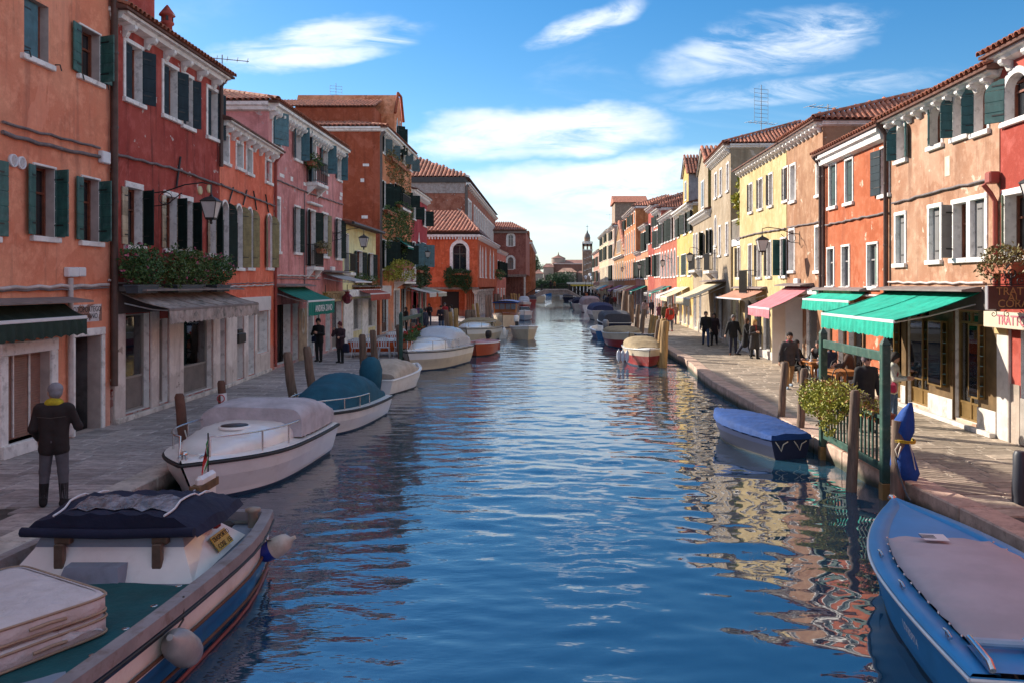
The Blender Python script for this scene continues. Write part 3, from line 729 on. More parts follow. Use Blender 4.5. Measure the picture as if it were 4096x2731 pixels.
PLASTICW = mat('white_plastic', (0.70, 0.70, 0.72), 0.4, var=0.05)
# --- salmon house by the covered alley
wl1 = plaster('salmon_plaster', (0.710, 0.234, 0.135), (0.780, 0.320, 0.192), (0.27, 0.115, 0.085), 0.40, (0.5, 0.44, 0.4), 0.0, 0.15, 1.0)
h = House('salmon_house', 'salmon house with teal shutters at the near end of the left bank', -1, (-10.05, -12.0), (-10.1, 19.55), 10.35, wl1)
h.closed(('A', 168, 338, -40, 378), BLUEG, 0.0, 0.08, 1, half=0.8)
def fold(spec, c2=None, sm=TEAL):
 """near leaf flat on the wall, far leaf folded in two"""
 W = h.window(spec, (168, 172, 0.46, 0.44), sm, frame=0.045, boards=5)
 u0, u1, z0, z1, a = h.open[-1]
 me = shutter_mesh((u1 - u0) * 0.45, z1 - z0 - 0.02, 5, sm); obj('shutter', me, W, (u1, -0.05, z0 + 0.01), math.radians(-112))
 return W
fold(('A', 555, 692, 175, 520)); fold(('B', 235, 378, -244, 250)); fold(('B', 570, 686, -159, 285))
h.window(('B', -230, -45, -330, 240), (None, 172, .5, .5), TEAL, frame=0.04)
u0, u1, z0, z1 = h.rect('B', 40, 345, 1085, 2000); h.hole(u0, u1, 0.25, z1)
mb = MB(); n = 34
for i in range(n):
 a = 0.26 + (z1 - 0.28) * i / n; b = 0.26 + (z1 - 0.28) * (i + 1) / n
 mb.loft([[(u0, 0.2 - 0.006, a), (u1, 0.2 - .006, a)], [(u0, 0.185, (a + b) / 2), (u1, .185, (a + b) / 2)], [(u0, 0.2 - .006, b - .008), (u1, .2 - .006, b - .008)], [(u0, .2, b), (u1, .2, b)]], 0, False)
for f in (0.33, 0.7): mb.box((u0 + (u1 - u0) * f, 0.15, 0.3), (u0 + (u1 - u0) * f + 0.03, 0.18, z1), 1)
rs = mb.build('roller_shutter', [ROLL, WHITE_ST], h.E)
fb = MB()
for a, b in ((u0 - .22, u0), (u1, u1 + .22)): h.lb(fb, a, b, -.01, .06, 0.0, z1, 0, .015)
h.lb(fb, u0 - .22, u1 + .22, -.01, .07, z1, z1 + .24, 0, .015); h.lb(fb, u0 - .22, u1 + .22, -.3, .12, 0.0, .25, 0, .015)
fb.build('frame', WHITE_ST, rs)
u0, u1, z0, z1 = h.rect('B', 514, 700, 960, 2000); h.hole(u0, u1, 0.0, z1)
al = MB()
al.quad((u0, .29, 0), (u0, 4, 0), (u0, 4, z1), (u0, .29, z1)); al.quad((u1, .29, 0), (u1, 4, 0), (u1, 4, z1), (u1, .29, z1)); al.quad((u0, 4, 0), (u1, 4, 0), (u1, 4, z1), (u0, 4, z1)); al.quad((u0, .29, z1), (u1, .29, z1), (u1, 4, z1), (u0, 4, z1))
AL = al.build('alley_passage', mat('dark_grey_plaster', (0.09, 0.085, 0.085), 0.95, var=0.6, scale=1.5), h.E)  # alley walls in one mottled dark grey
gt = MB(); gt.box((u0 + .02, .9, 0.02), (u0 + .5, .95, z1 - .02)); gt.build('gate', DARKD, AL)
fb = MB()
for a, b in ((u0 - .12, u0), (u1, u1 + .13)): h.lb(fb, a, b, -.01, .05, 0.0, z1, 0, .015)
h.lb(fb, u0 - .12, u1 + .13, -.01, .06, z1, z1 + .17, 0, .015); fb.build('frame', WHITE_ST, AL)
h.rev = mat('salmon_reveal', (0.45, 0.36, 0.33), 0.9)
h.shell(); h.cornice(0.36, 0.2, 0.95, bz=0.3); h.roof(1.5, 0.42, near_hip=False)
u0, u1, z0, z1 = h.rect('B', 486, 708, 735, 860)
pl = h.block('name_panel', u0, u1, -.01, .006, z0, z1, plaster('flaking_white_panel', (0.62, 0.58, 0.58), (0.68, 0.64, 0.63), (0.3, 0.2, 0.18), 0.3, (0.30, 0.17, 0.13), 0.55, 0, 9.0), 0)
INK = mat('black_lettering', (0.03, 0.028, 0.03), 0.9)
for s_, zz in (('SOTOPORTEGO', 0.70), ('DEL FORNO', 0.30)):
 text('lettering', s_, 0.165, INK, pl, frame_matrix(((u0 + u1) / 2, -0.010, z0 + (z1 - z0) * zz), (1, 0, 0)), 0.001)
h.cable([h.uz('A', 0, 850), h.uz('A', 680, 1035)], 0.028); h.cable([h.uz('A', 0, 925), h.uz('A', 400, 1035), h.uz('A', 690, 1095)], 0.04)
h.cable([h.uz('B', -100, 612), h.uz('B', 740, 592)], 0.04, m=PIPEW); h.cable([h.uz('B', -100, 632), h.uz('B', 740, 612)], 0.02)
def jbox(hh, c, x0, x1, y0, y1, dp=0.13, m=PLASTICW, name='junction_box'):
 u0, u1, z0, z1 = hh.rect(c, x0, x1, y0, y1); o = hh.block(name, u0, u1, 0.001, dp, z0, z1, m, 0.02)
 return o
jbox(h, 'B', 441, 510, 470, 538); jbox(h, 'B', 512, 562, 470, 535); jbox(h, 'A', 680, 735, 1050, 1135)
ua, _ = h.uz('B', 466, 900); h.tube('conduit', [(ua, .08, h.uz('B', 466, 545)[1]), (ua, .08, 0.05)], 0.055, PIPEW)
for x, y in ((82, 1122), (140, 1138)):
 u, z = h.uz('A', x, y); mb = MB()
 mb.lathe([(0.085, -.01), (.125, 0), (.125, .05), (.10, .06), (.09, .02)], 14, 0, Matrix.Translation((u, -.0, z)) @ Matrix.Rotation(math.radians(90), 4, 'X'))
 for k in range(-3, 4): mb.box((u - .08, -.05, z + k * .025 - .005), (u + .08, -.03, z + k * .025 + .005))
 mb.build('vent_grille', PLASTICW, h.E)
h.pipe(h.uz('A', 762)[0], 0.9, 10.2, 0.075, 0.12)
for (x, y) in ((170, 355), (385, 455), (545, 520), (720, 590)):
 u, z = h.uz('A', x, y); h.tube('shutter_hook', [(u, 0, z), (u, .1, z), (u + .02, .12, z - .12)], 0.014, IRON, 5)
H1 = h
# --- dark red house with the shop and the flower boxes
wl2 = plaster('dark_red_plaster', (0.320, 0.051, 0.040), (0.412, 0.085, 0.064), (0.06, 0.02, 0.018), 0.6, (0.52, 0.42, 0.38), 0.22, 0.3, 4.0)
h = House('dark_red_house', 'dark red house with slate shutters above a cream shopfront', -1, (-10.1, 19.65), (-10.15, 26.1), 9.55, wl2)
for sp in (('A', 872, 985, 288, 680), ('A', 1138, 1232, 442, 795), ('A', 1272, 1338, 520, 868), ('A', 1445, 1512, 612, 945)):
 W = h.window(sp, (None, 158, .5, .46), SLATE, frame=0.10, boards=4)
 u0, u1, z0, z1, a = h.open[-1]; me = shutter_mesh((u1 - u0) * 0.5, z1 - z0 - .02, 1, SLATE); obj('shutter', me, W, (u0 + .01, 0.03, z0 + .01))
FACET = mat('mirror_grey_shutter', (0.36, 0.30, 0.22), 0.25, var=0.4, scale=2.0, rnd=0.35)
for sp in (('B', 880, 985, -90, 315), ('B', 1148, 1228, -30, 340), ('B', 1262, 1335, 0, 355), ('B', 1455, 1500, 40, 375)):
 W = h.window(sp, (176, 166, .34, .34), FACET, frame=0.07, boards=8, lint=.14)
 u0, u1, z0, z1, a = h.open[-1]; me = shutter_mesh((u1 - u0) * 0.5, z1 - z0 - .02, 1, DKGREEN); obj('shutter', me, W, (u1, -.04, z0 + .01), math.radians(-118))
BLINDM = mat('venetian_blind_slats', (0.78, 0.75, 0.70), 0.4, var=0.1)
def blind(hh, W, spec, n=26, dp=0.25):
 u0, u1, z0, z1 = spec; b = MB()
 for i in range(n):
  z = z0 + (z1 - z0) * (i + .5) / n
  b.add([(u0, -hh.s * (dp - .02), z - .015), (u1, -hh.s * (dp - .02), z - .015), (u1, -hh.s * (dp + .03), z + .022), (u0, -hh.s * (dp + .03), z + .022)], [(0, 1, 2, 3)])
 b.build('blind', BLINDM, W)
zs = h.uz('B', 800, 690)[1]
for c, x0, x1, y0, yb, pn, base in (('B', 864, 1040, 800, 2000, 1, 0.85), ('B', 1100, 1168, 830, 2000, 1, 0), ('B', 1270, 1475, 815, 2000, 1, 0.8)):
 u0, u1, _, z1 = h.rect(c, x0, x1, y0, 1300)
 W = h.shop((u0, u1, 0.14, z1), ALU, pn, base, GREYP); blind(h, W, (u0 + .06, u1 - .06, 0.14 + base + 0.1, z1 - .1), 30 if base else 44)
h.shell(); h.cornice(0.36, 0.2, 1.05, bz=0.28); h.roof(1.4, 0.42, near_hip=False)
gaps = sorted((o[0], o[1]) for o in h.open if o[2] < 0.3)
prev = 0.02
for a, b in gaps + [(h.L - .02, h.L)]:
 if a - prev > .05: h.block('pilaster', prev + .004, a - .02, .002, .055, 0.0, zs, CREAMW, .012)
 prev = b + .02
h.block('plinth', 0.0, h.L, .056, .16, 0.0, .12, STONE, .015)
h.block('fascia', 0.02, h.L - .02, .058, .10, max(o[3] for o in h.open if o[2] < .3) + .03, zs + .35, mat('dark_shop_fascia', (0.07, 0.05, 0.045), .7), .01)
h.cable([h.uz('A', 760, 1062), h.uz('A', 1250, 1190), h.uz('A', 1520, 1290)], 0.035); h.cable([h.uz('B', 745, 560), h.uz('B', 920, 600)], 0.03, m=PIPEW)
u, z = h.uz('A', 1245, 1095); h.tube('wall_tie', [(u, .05, z), (u - .25, .05, z - .85)], 0.03, IRON, 5)
u, _ = h.uz('A', 785); h.tube('conduit', [(u, .05, 6.0), (u, .05, 3.4)], 0.03, PIPEW); h.pipe(h.uz('C', 352)[0] - .15, 6.8, 9.6, .06, .10)
for x, y in ((1390, 1330), (1452, 1318)):
 u, z = h.uz('A', x, y); mb = MB(); mb.lathe([(.13, -.01), (.13, .04), (.1, .05)], 12, 0, Matrix.Translation((u, 0, z)) @ Matrix.Rotation(math.radians(90), 4, 'X')); mb.build('vent_cover', mat('cream_vent', (.55, .47, .27), .6), h.E)
att = MB(); att.box((1.9, 1.4, 9.8), (5.2, 5.5, 13.4)); AT = att.build('attic', wl2, h.E)
aw = MB(); aw.box((3.6, 1.36, 11.3), (4.5, 1.42, 12.6)); aw.build('window', GLASS, AT)
ar = MB(); ar.box((1.7, 1.1, 13.4), (5.4, 5.8, 13.6)); ar.build('attic_roof', TILE, AT)
h.tube('downpipe', [(2.3, -1.3, 13.4), (2.3, -1.3, 11.2), (2.6, -1.0, 10.6), (2.6, -.6, 9.95)], .09, mat('blue_grey_pipe', (.10, .12, .14), .5))
def chimney(hh, u, w_, z, r=.16, ht=1.1, m=None):
 mb = MB(); T = Matrix.Translation((u, hh.s * w_, z))
 mb.lathe([(r, 0), (r * .9, ht * .62), (r * 1.25, ht * .66), (r * 1.25, ht * .7), (r * .95, ht * .72), (r * .95, ht * .84), (r * 1.5, ht * .86), (r * 1.4, ht * .9), (.02, ht * 1.12)], 12, 0, T)
 c = mb.build('chimney', m or wl2, hh.E)
 for k in range(4):
  v = MB(); a = k * math.pi / 2 + .4; v.box((-.035, -.02, 0), (.035, .02, ht * .11), 0, T @ Matrix.Rotation(a, 4, 'Z') @ Matrix.Translation((0, -r * .95, ht * .725))); v.build('flue_opening', IRON, c)
chimney(h, 4.9, -0.9, 9.9, .15, 1.2)
H2 = h
# --- small salmon red house with arched windows
wl3 = plaster('brick_salmon_plaster', (0.710, 0.149, 0.082), (0.780, 0.206, 0.121), (0.30, 0.075, 0.055), 0.3, (0.5, 0.42, 0.38), 0.0, 0.1, 8.0)
h = House('low_salmon_house', 'low salmon red house with arched windows and black shutters', -1, (-10.15, 26.15), (-10.58, 32.6), 8.28, wl3, 7)
for sp in (('C', 360, 418, 655, 868), ('C', 480, 528, 728, 915), ('C', 560, 601, 772, 958), ('C', 710, 751, 862, 1028)): h.window(sp, None, None, frame=0.09, glaze='case', wood=mat('grey_casement', (.3, .28, .28), .6), reveal=.24)
h.rev = WHITE_ST
for x0, x1, yt, near in ((362, 416, 1185, 1), (474, 524, 1215, 1), (562, 606, 1240, 1), (718, 756, 1290, 1)):
 W = h.window(('C', x0, x1, yt, 335, 'D'), (172, 150, .48, .5), OLIVE if x0 > 400 else DKGREEN, arch=True, frame=.07, boards=11)
 u0, u1, z0, z1, a = h.open[-1]; me = shutter_mesh((u1 - u0) * .5, (z1 - z0) * .72, 1, DKGREEN); obj('shutter', me, W, (u0 + .02, 0.03, z0 + .01))
shops = []
zt = h.uz('D', 450, 705)[1]
for x0, x1, m_ in ((352, 392, 'poster'), (478, 532, 'g'), (566, 620, 'w'), (636, 724, 'w2')):
 u0, u1, _, _ = h.rect('D', x0, x1, 715, 1200)
 if m_ == 'w2': shops.append(h.shop((u0, u1, .75, zt), mat('white_shop_frame', (.6, .56, .53), .5), 1, 0, None, reveal=.35))
 else: shops.append(h.shop((u0, u1, .12, zt), mat('white_shop_frame', (.6, .56, .53), .5), 1, .9 if m_ != 'w' else 0, GREYP, reveal=.4))
h.shell(); h.cornice(0.36, 0.18, 0.72, bz=0.26); h.roof(1.0, .4, near_hip=False, dep=6, eave_tiles=False)
u0, u1, z0, z1 = h.rect('D', 450, 737, 575, 700); h.block('shop_fascia', u0, u1, .002, .08, z0, z1, mat('white_shop_panel', (.68, .63, .62), .5, var=.06), .01)
prev = .02; zf = zt + .02
for a, b in sorted((o[0], o[1]) for o in h.open if o[2] < 1):
 if a - prev > .06: h.block('pilaster', prev + .004, a - .015, .002, .05, 0, zf, CREAMW, .012)
 prev = b + .015
a, b = [(o[0], o[1]) for o in h.open if .5 < o[2] < 1][0]; h.block('stall_riser', a - .014, b + .014, .002, .045, 0, .74, CREAMW, .01)
h.block('pilaster', prev + .004, u1, .002, .05, 0, zf, CREAMW, .012); h.block('plinth', 0, u1, .052, .12, 0, .11, STONE, .012)
u0, u1, z0, z1 = h.rect('D', 352, 390, 740, 1140)
po = h.block('poster', u0 + .05, u1 - .05, -.33, -.32, z0, z1, mat('red_poster', (.28, .05, .05), .5, var=.5, scale=3), 0)
for k in range(3): h.block('picture', u0 + .1, u1 - .1, -.319, -.312, z1 - .3 - k * .42, z1 - .02 - k * .42, mat('blue_print_%d' % k, [(.12, .25, .4), (.2, .3, .42), (.35, .3, .3)][k], .5, var=.5, scale=8), 0, po)
jbox(h, 'D', 478, 512, 820, 850, .1, IRON); jbox(h, 'D', 474, 530, 855, 930, .12, IRON, 'letter_box')
h.cable([h.uz('C', 345, 1055), h.uz('C', 560, 1145), h.uz('C', 775, 1225)], .035); h.cable([h.uz('D', 400, 480), h.uz('D', 762, 470)], .03, m=PIPEW); h.cable([h.uz('D', 400, 462), h.uz('D', 762, 452)], .018)
for x0, y0, x1, y1 in ((445, 1080, 410, 1200), (553, 1100, 522, 1215), (605, 1108, 628, 1255), (700, 1135, 722, 1275)):
 a, b = h.uz('C', x0, y0), h.uz('C', x1, y1); h.tube('wall_tie', [(a[0], .05, a[1]), (b[0], .05, b[1])], .026, IRON, 5)
h.pipe(h.L - .06, 0.1, 8.2, .055, .08, mat('red_pipe', (.30, .06, .045), .6))
H3 = h
# --- pink house
wl4 = plaster('pink_plaster', (0.511, 0.192, 0.177), (0.653, 0.284, 0.270), (0.16, 0.075, 0.07), 0.5, (0.52, 0.40, 0.38), 0.2, 0.4, 12.0, 0.7)
h = House('pink_house', 'dusty pink house with balconies and a white dentil cornice', -1, (-10.6, 32.0), (-10.6, 43.4), 10.05, wl4, 8)
h.window(('C', 766, 826, 475, 740), (20, None, .9, 0), BLUEG, frame=.10)
for sp in (('C', 936, 982, 578, 850), ('C', 1150, 1192, 722, 955), ('C', 1268, 1298, 790, 1012)): h.window(sp, (165, 100, .42, .42), BLUEG, frame=.10, boards=7)
D1 = h.window(('C', 1050, 1102, 645, 1040), (150, None, .5, .5), BLUEG, frame=.10, sill=False)
h.window(('C', 778, 818, 1165, 205, 'D'), None, None, frame=.12)
for sp in (('C', 938, 978, 1230, 215, 'D'), ('C', 1262, 1300, 1325, 262, 'D')): h.window(sp, (168, 160, .42, .42), DKGREEN, frame=.08, boards=11)
D2 = h.window(('C', 1042, 1098, 1255, 325, 'D'), (160, 160, .4, .45), DKGREEN, frame=.08, boards=12, sill=False)
h.window(('C', 1155, 1195, 1285, 245, 'D'), (None, 168, .4, .45), OLIVE, frame=.10, boards=11)
zt = h.uz('D', 780, 610)[1]
for x0, x1, k in ((775, 905, 0), (922, 962, 0), (1038, 1080, 1), (1180, 1215, 2), (1232, 1305, 2)):
 u0, u1, _, _ = h.rect('D', x0, x1, 640, 1000)
 if k == 0: h.shop((u0, u1, .12, zt - .1), mat('dark_shop_frame', (.05, .04, .04), .5), 2 if x0 < 800 else 1, 0, None, reveal=.5)
 elif k == 1: h.door((u0, u1, .05, zt - .2), mat('deep_green_door', (.008, .03, .028), .4), .12, panels=3)
 else: h.shop((u0, u1, .1, zt - .15), mat('grey_wood_frame', (.22, .2, .2), .6), 1, .5, GREYP, reveal=.3)
h.shell(); h.cornice(0.4, 0.3, 0.42, bz=0.28); h.roof(1.35, .42, near_hip=True)
for i in range(2):      # small oval windows in stone
 u, z = h.uz('D', (998, 1118)[i], (755, 715)[i]); mb = MB()
 ring = lambda r, wv: [(u + r * .19 * math.cos(a), -wv, z + r * .42 * math.sin(a)) for a in [k * math.pi / 8 for k in range(16)]]
 mb.loft([ring(1.3, .0), ring(1.3, .05), ring(1, .05), ring(1, .01)], 0); mb.add(ring(1, .012), [tuple(range(16))], 1); mb.build('oval_window', [STONE, IRON], h.E)
u0, u1, z0, z1 = h.rect('D', 968, 1030, 660, 1040); h.block('stone_panel', u0, u1, .002, .03, .0, z1, mat('ochre_stone', (.42, .3, .2), .8, var=.25, scale=3), .01)
u0, u1, z0, z1 = h.rect('D', 1152, 1316, 525, 610); sg = h.block('shop_fascia', u0, u1, .002, .10, z0, z1, mat('yellowed_fascia', (.50, .39, .24), .7, var=.12, dirt=(.3, .2, .1), dirt_amt=.5), .01)
text('lettering', 'TRATTORIA', .42, mat('faded_brown_lettering', (.16, .10, .05), .8), sg, frame_matrix(((u0 + u1) / 2, -.105, (z0 + z1) / 2), (1, 0, 0)), .003, squash=.7)
for a in ('C', ):
 for (x, y, wx, hy) in ((838, 980, 18, 14), (915, 1010, 9, 18), (1018, 1050, 10, 13), (1192, 1118, 7, 14), (1145, 1130, 8, 16), (1303, 1130, 9, 14), (1298, 1162, 8, 12)):
  u0, u1, z0, z1 = h.rect('C', x - wx, x + wx, y - hy, y + hy); h.block('stone_plate', u0, u1, -.02, .012, z0, z1, WHITE_ST, .004)
def balcony(hh, u0, u1, z, h_=.95, proj=.5, m=IRON, n=None, slab=True, stone=False):
 mb = MB(); hh.lb(mb, u0, u1, -.02, proj, z - .16, z, 0, .02)
 for u in (u0 + .12, u1 - .12): mb.prism([(u - .07, hh.s * a, b) for a, b in ((0, z - .16), (proj * .85, z - .16), (proj * .5, z - .32), (0, z - .55))], (.14, 0, 0))
 B = mb.build('balcony', WHITE_ST, hh.E); g = MB(); n = n or max(6, int((u1 - u0) / .11))
 r = .012 if not stone else .05; pr = proj - .04
 for zz in (z + .06, z + h_): hh.lb(g, u0 + .02, u1 - .02, pr - .02, pr + .02, zz, zz + .03); hh.lb(g, u0 + .02, u0 + .05, 0, pr - .021, zz, zz + .03); hh.lb(g, u1 - .05, u1 - .02, 0, pr - .021, zz, zz + .03)
 for i in range(n + 1):
  u = u0 + .035 + (u1 - u0 - .07) * i / n; g.tube([(u, hh.s * pr, z + .07), (u, hh.s * pr, z + h_)], r, 6)
 for j in range(1, 5):
  for u in (u0 + .035, u1 - .035): g.tube([(u, hh.s * pr * j / 5, z + .07), (u, hh.s * pr * j / 5, z + h_)], r, 6)
 g.build('railing', m if not stone else WHITE_ST, B); return B
u0, u1, z0, z1, a = [o for o in h.open if abs(o[0] - h.uz('C', 1050)[0]) < .05][0]; balcony(h, u0 - .35, u1 + .35, z0 - .02)
u0, u1, z0, z1, a = [o for o in h.open if abs(o[0] - h.uz('C', 1042)[0]) < .05][0]; balcony(h, u0 - .2, u1 + .2, z0 - .02, proj=.35)
for sp in (('C', 1040, 1135, 580, 640), ('C', 1030, 1125, 1188, 1225)):
 u0, u1, z0, z1 = h.rect(*sp); h.block('hood_mould', u0, u1, .002, .22, (z0 + z1) / 2, z1, WHITE_ST, .03)
h.cable([h.uz('C', 775, 1010), h.uz('C', 1010, 1110), h.uz('C', 1310, 1215)], .03); h.cable([h.uz('D', 770, 395), h.uz('D', 1130, 402)], .035, m=PIPEW); h.cable([h.uz('D', 770, 415), h.uz('D', 1130, 428)], .02)
u, _ = h.uz('D', 1008); h.tube('conduit', [(u, .05, h.uz('C', 1012, 1120)[1]), (u, .05, 3.0)], .025, CABLE); jbox(h, 'D', 1212, 1236, 328, 362)
H4 = h
# --- low yellow house
wl5 = plaster('pale_yellow_plaster', (0.780, 0.639, 0.312), (0.780, 0.753, 0.426), (0.3, 0.2, 0.1), 0.3, (.5, .42, .3), .05, .3, 15.0)
h = House('low_yellow_house', 'low pale yellow house between the pink and the rust coloured house', -1, (-10.6, 43.45), (-10.7, 52.1), 6.35, wl5, 8)
Dy = h.window(('D', 1330, 1358, 75, 370), (None, None), None, frame=.08, sill=False)
u0, u1, z0, z1, a = h.open[-1]; balcony(h, u0 - .15, u1 + .3, z0 - .02, proj=.35)
for sp in (('E', 50, 96, 1185, 1405), ('E', 145, 180, 1205, 1400)): h.window(sp, (170, 165, .42, .42), DKGREEN, frame=.05, boards=9)
zt = h.uz('F', 20, 190)[1]
for x0, x1 in ((18, 90), (135, 198)):
 u0, u1, _, _ = h.rect('F', x0, x1, 200, 450); h.shop((u0, u1, .7, zt), mat('white_shop_frame', (.6, .56, .53), .5), 2, 0, None, reveal=.2)
h.shell(); h.roof(1.0, .45, near_hip=False, eave_tiles=True)
h.block('shop_cornice', -.02, h.L, .002, .35, zt + .12, zt + .5, WHITE_ST, .03)
prev = .02
for a, b in sorted((o[0], o[1]) for o in h.open if o[2] < 1):
 h.block('pilaster', prev + .004, a - .02, .002, .06, 0, zt, WHITE_ST, .012); prev = b + .02
h.block('pilaster', prev + .004, h.L - .01, .002, .06, 0, zt, WHITE_ST, .012)
g_ = MB(); g_.tube([(0, -.52, 6.35), (h.L, -.52, 6.35)], .08, 8); g_.build('gutter', mat('dark_gutter', (.05, .045, .045), .5), h.E)
H5 = h
# --- tall rust house with hanging plants
wl6 = plaster('rust_plaster', (0.568, 0.177, 0.078), (0.738, 0.305, 0.163), (0.13, 0.045, 0.03), 0.5, (.5, .4, .33), .12, .4, 18.0)
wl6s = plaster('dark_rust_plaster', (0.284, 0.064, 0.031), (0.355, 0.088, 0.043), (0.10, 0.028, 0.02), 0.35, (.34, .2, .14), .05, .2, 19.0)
h = House('rust_house', 'tall rust coloured house with hanging plants and a gabled dormer', -1, (-10.9, 54.4), (-10.9, 66.6), 13.25, wl6, 11)
PINKS = mat('blue_black_shutter', (.03, .06, .07), .4, var=.3)  # plain blue black paint of the top shutters
for sp in (('E', 252, 275, 285, 410), ('E', 312, 335, 335, 460), ('E', 407, 430, 398, 488), ('E', 462, 484, 440, 545)): h.window(sp, (165, 120, .5, .5), PINKS, frame=.1, boards=6)
for sp in (('E', 250, 276, 640, 852), ('E', 314, 335, 665, 852), ('E', 409, 430, 712, 835), ('E', 457, 480, 735, 832)): h.window(sp, (165, 120, .5, .5), DKGREEN, frame=.12, boards=8)
for sp in (('E', 348, 362, 655, 830), ('E', 370, 385, 665, 830)): h.window(sp, (150, 110, .5, .5), DKGREEN, arch=True, frame=.1)
for sp in (('E', 248, 280, 1100, 1325), ('E', 305, 330, 1108, 1315), ('E', 450, 472, 1135, 1290), ('E', 345, 385, 1100, 1330)): h.window(sp, (165, 120, .5, .5), DKGREEN, frame=.1, boards=9)
zt = 3.0
for x0, x1, k in ((250, 300, 0), (345, 385, 1), (400, 440, 0), (470, 520, 0)):
 u0, u1, _, _ = h.rect('F', x0, x1, 200, 400)
 if k: h.door((u0, u1, .05, zt - .2), BROWNW, .14)
 else: h.shop((u0, u1, .1, zt - .1), BROWNW, 2, .6, BROWNW)
h.shell(); h.cornice(.5, .25, .5); h.roof(1.5, .5, near_hip=True)
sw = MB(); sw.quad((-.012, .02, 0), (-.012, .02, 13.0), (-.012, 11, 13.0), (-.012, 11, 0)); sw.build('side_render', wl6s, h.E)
for (x, y, wx, hy) in ((125, 512, 24, 10), (97, 632, 14, 14), (115, 920, 24, 12)):
 p = [at_depth('E', x + a * wx, y + b * hy, 54.38) for a, b in ((-1, -1), (1, 1))]; a = h.E.location
 mb = MB(); mb.box((-.04, p[0].x - a.x if False else -(p[0].x - a.x), p[1].z), (-.013, -(p[1].x - a.x), p[0].z)); mb.build('stone_plate', WHITE_ST, h.E)
d0, d1 = h.uz('E', 346)[0], h.uz('E', 406)[0]; zb = 13.25; ze = h.uz('E', 348, 120)[1]; za = h.uz('E', 380, -40)[1]
ze, za = 15.1, 16.6
dm = MB()
pts = [(d0, zb), (d1, zb), (d1, ze), ((d0 + d1) / 2 + .5, za), ((d0 + d1) / 2 - .5, za), (d0, ze)]
dm.prism([(p[0], -.02, p[1]) for p in pts], (0, 7.0, 0))
DM = dm.build('dormer', wl6, h.E)
cp = MB()
for p, q in (((d0 - .15, ze), ((d0 + d1) / 2 - .6, za + .12)), (((d0 + d1) / 2 + .6, za + .12), (d1 + .15, ze)), (((d0 + d1) / 2 - .6, za + .12), ((d0 + d1) / 2 + .6, za + .12))): cp.tube([(p[0], -.1, p[1]), (q[0], -.1, q[1])], .1, 6)
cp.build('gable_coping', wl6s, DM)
for i in (0, 1):
 u = d0 + (d1 - d0) * (.32 + .36 * i); b = MB(); pts = [(u - .42, 12.6), (u + .42, 12.6), (u + .42, 14.2), (u + .25, 14.55), (u, 15.0), (u - .25, 14.55), (u - .42, 14.2)]
 b.prism([(p[0], -.03, p[1]) for p in pts], (0, -.03, 0), 0); b.prism([((p[0] - u) * .78 + u, -.055, (p[1] - 13.5) * .9 + 13.5) for p in pts], (0, -.02, 0), 1); b.build('window', [WHITE_ST, GLASS], DM)
 me = shutter_mesh(.5, 1.9, 8, DKGREEN); obj('shutter', me, DM, (u + .42, -.06, 12.6), math.radians(-60))
rb = MB(); a_, b_ = (2.6, .9, 15.1), (2.6, 10.9, 15.1); c_, e_ = (5.2, 10.9, 16.0), (5.2, .9, 16.0)
rb.quad(a_, b_, c_, e_); RB = rb.build('upper_roof', ROOFB, h.E); lay_tiles(RB, [Vector(a_), Vector(b_), Vector(c_), Vector(e_)], tile_mesh(), 270)
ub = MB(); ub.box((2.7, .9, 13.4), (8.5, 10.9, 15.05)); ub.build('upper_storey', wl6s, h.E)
h.pipe(.05, 3.0, 13.0, .09, .06, mat('grey_brown_pipe', (.12, .09, .08), .6))
u0, u1 = h.uz('E', 340)[0], h.uz('E', 395)[0]
balcony(h, u0, u1 + .6, h.uz('E', 345, 845)[1], proj=.7); balcony(h, h.uz('E', 345)[0], h.uz('E', 440)[0], h.uz('E', 345, 1425)[1], proj=.75, stone=True, n=8)
u0, u1, z0, z1 = h.rect('E', 243, 315, 1458, 1540); h.block('blank_sign', u0, u1, .01, .09, z0, z1, mat('white_sign_board', (.6, .58, .58), .5), .01)
H6 = h
# --- crimson house
wl7 = plaster('crimson_plaster', (0.341, 0.040, 0.048), (0.426, 0.064, 0.071), (.1, .02, .02), .4, (.4, .3, .3), 0, .3, 22.)
h = House('crimson_house', 'narrow crimson house beside the tall rust house', -1, (-10.9, 66.7), (-10.9, 75.0), 10.7, wl7, 10)
for sp in (('E', 490, 513, 825, 930), ('E', 573, 592, 862, 985)): h.window(sp, (165, 120, .5, .5), DKGREEN, frame=.15, boards=7)
for sp in (('E', 490, 512, 1120, 1310), ('E', 570, 592, 1130, 1310)): h.window(sp, (165, 120, .5, .5), BLUEG, frame=.12, boards=7)
h.window(('E', 528, 552, 1110, 1300), (150, 120, .5, .5), BLUEG, arch=True, frame=.14, ogee=True)
for x0, x1 in ((495, 520), (535, 560), (570, 598)):
 u0, u1 = h.uz('E', x0)[0], h.uz('E', x1)[0]; h.shop((u0, u1, .1, 2.7), BROWNW, 1, .5, BROWNW)
h.shell(); h.cornice(.45, .3, .45); h.roof(1.2, .5, near_hip=False, eave_tiles=False)
H7 = h
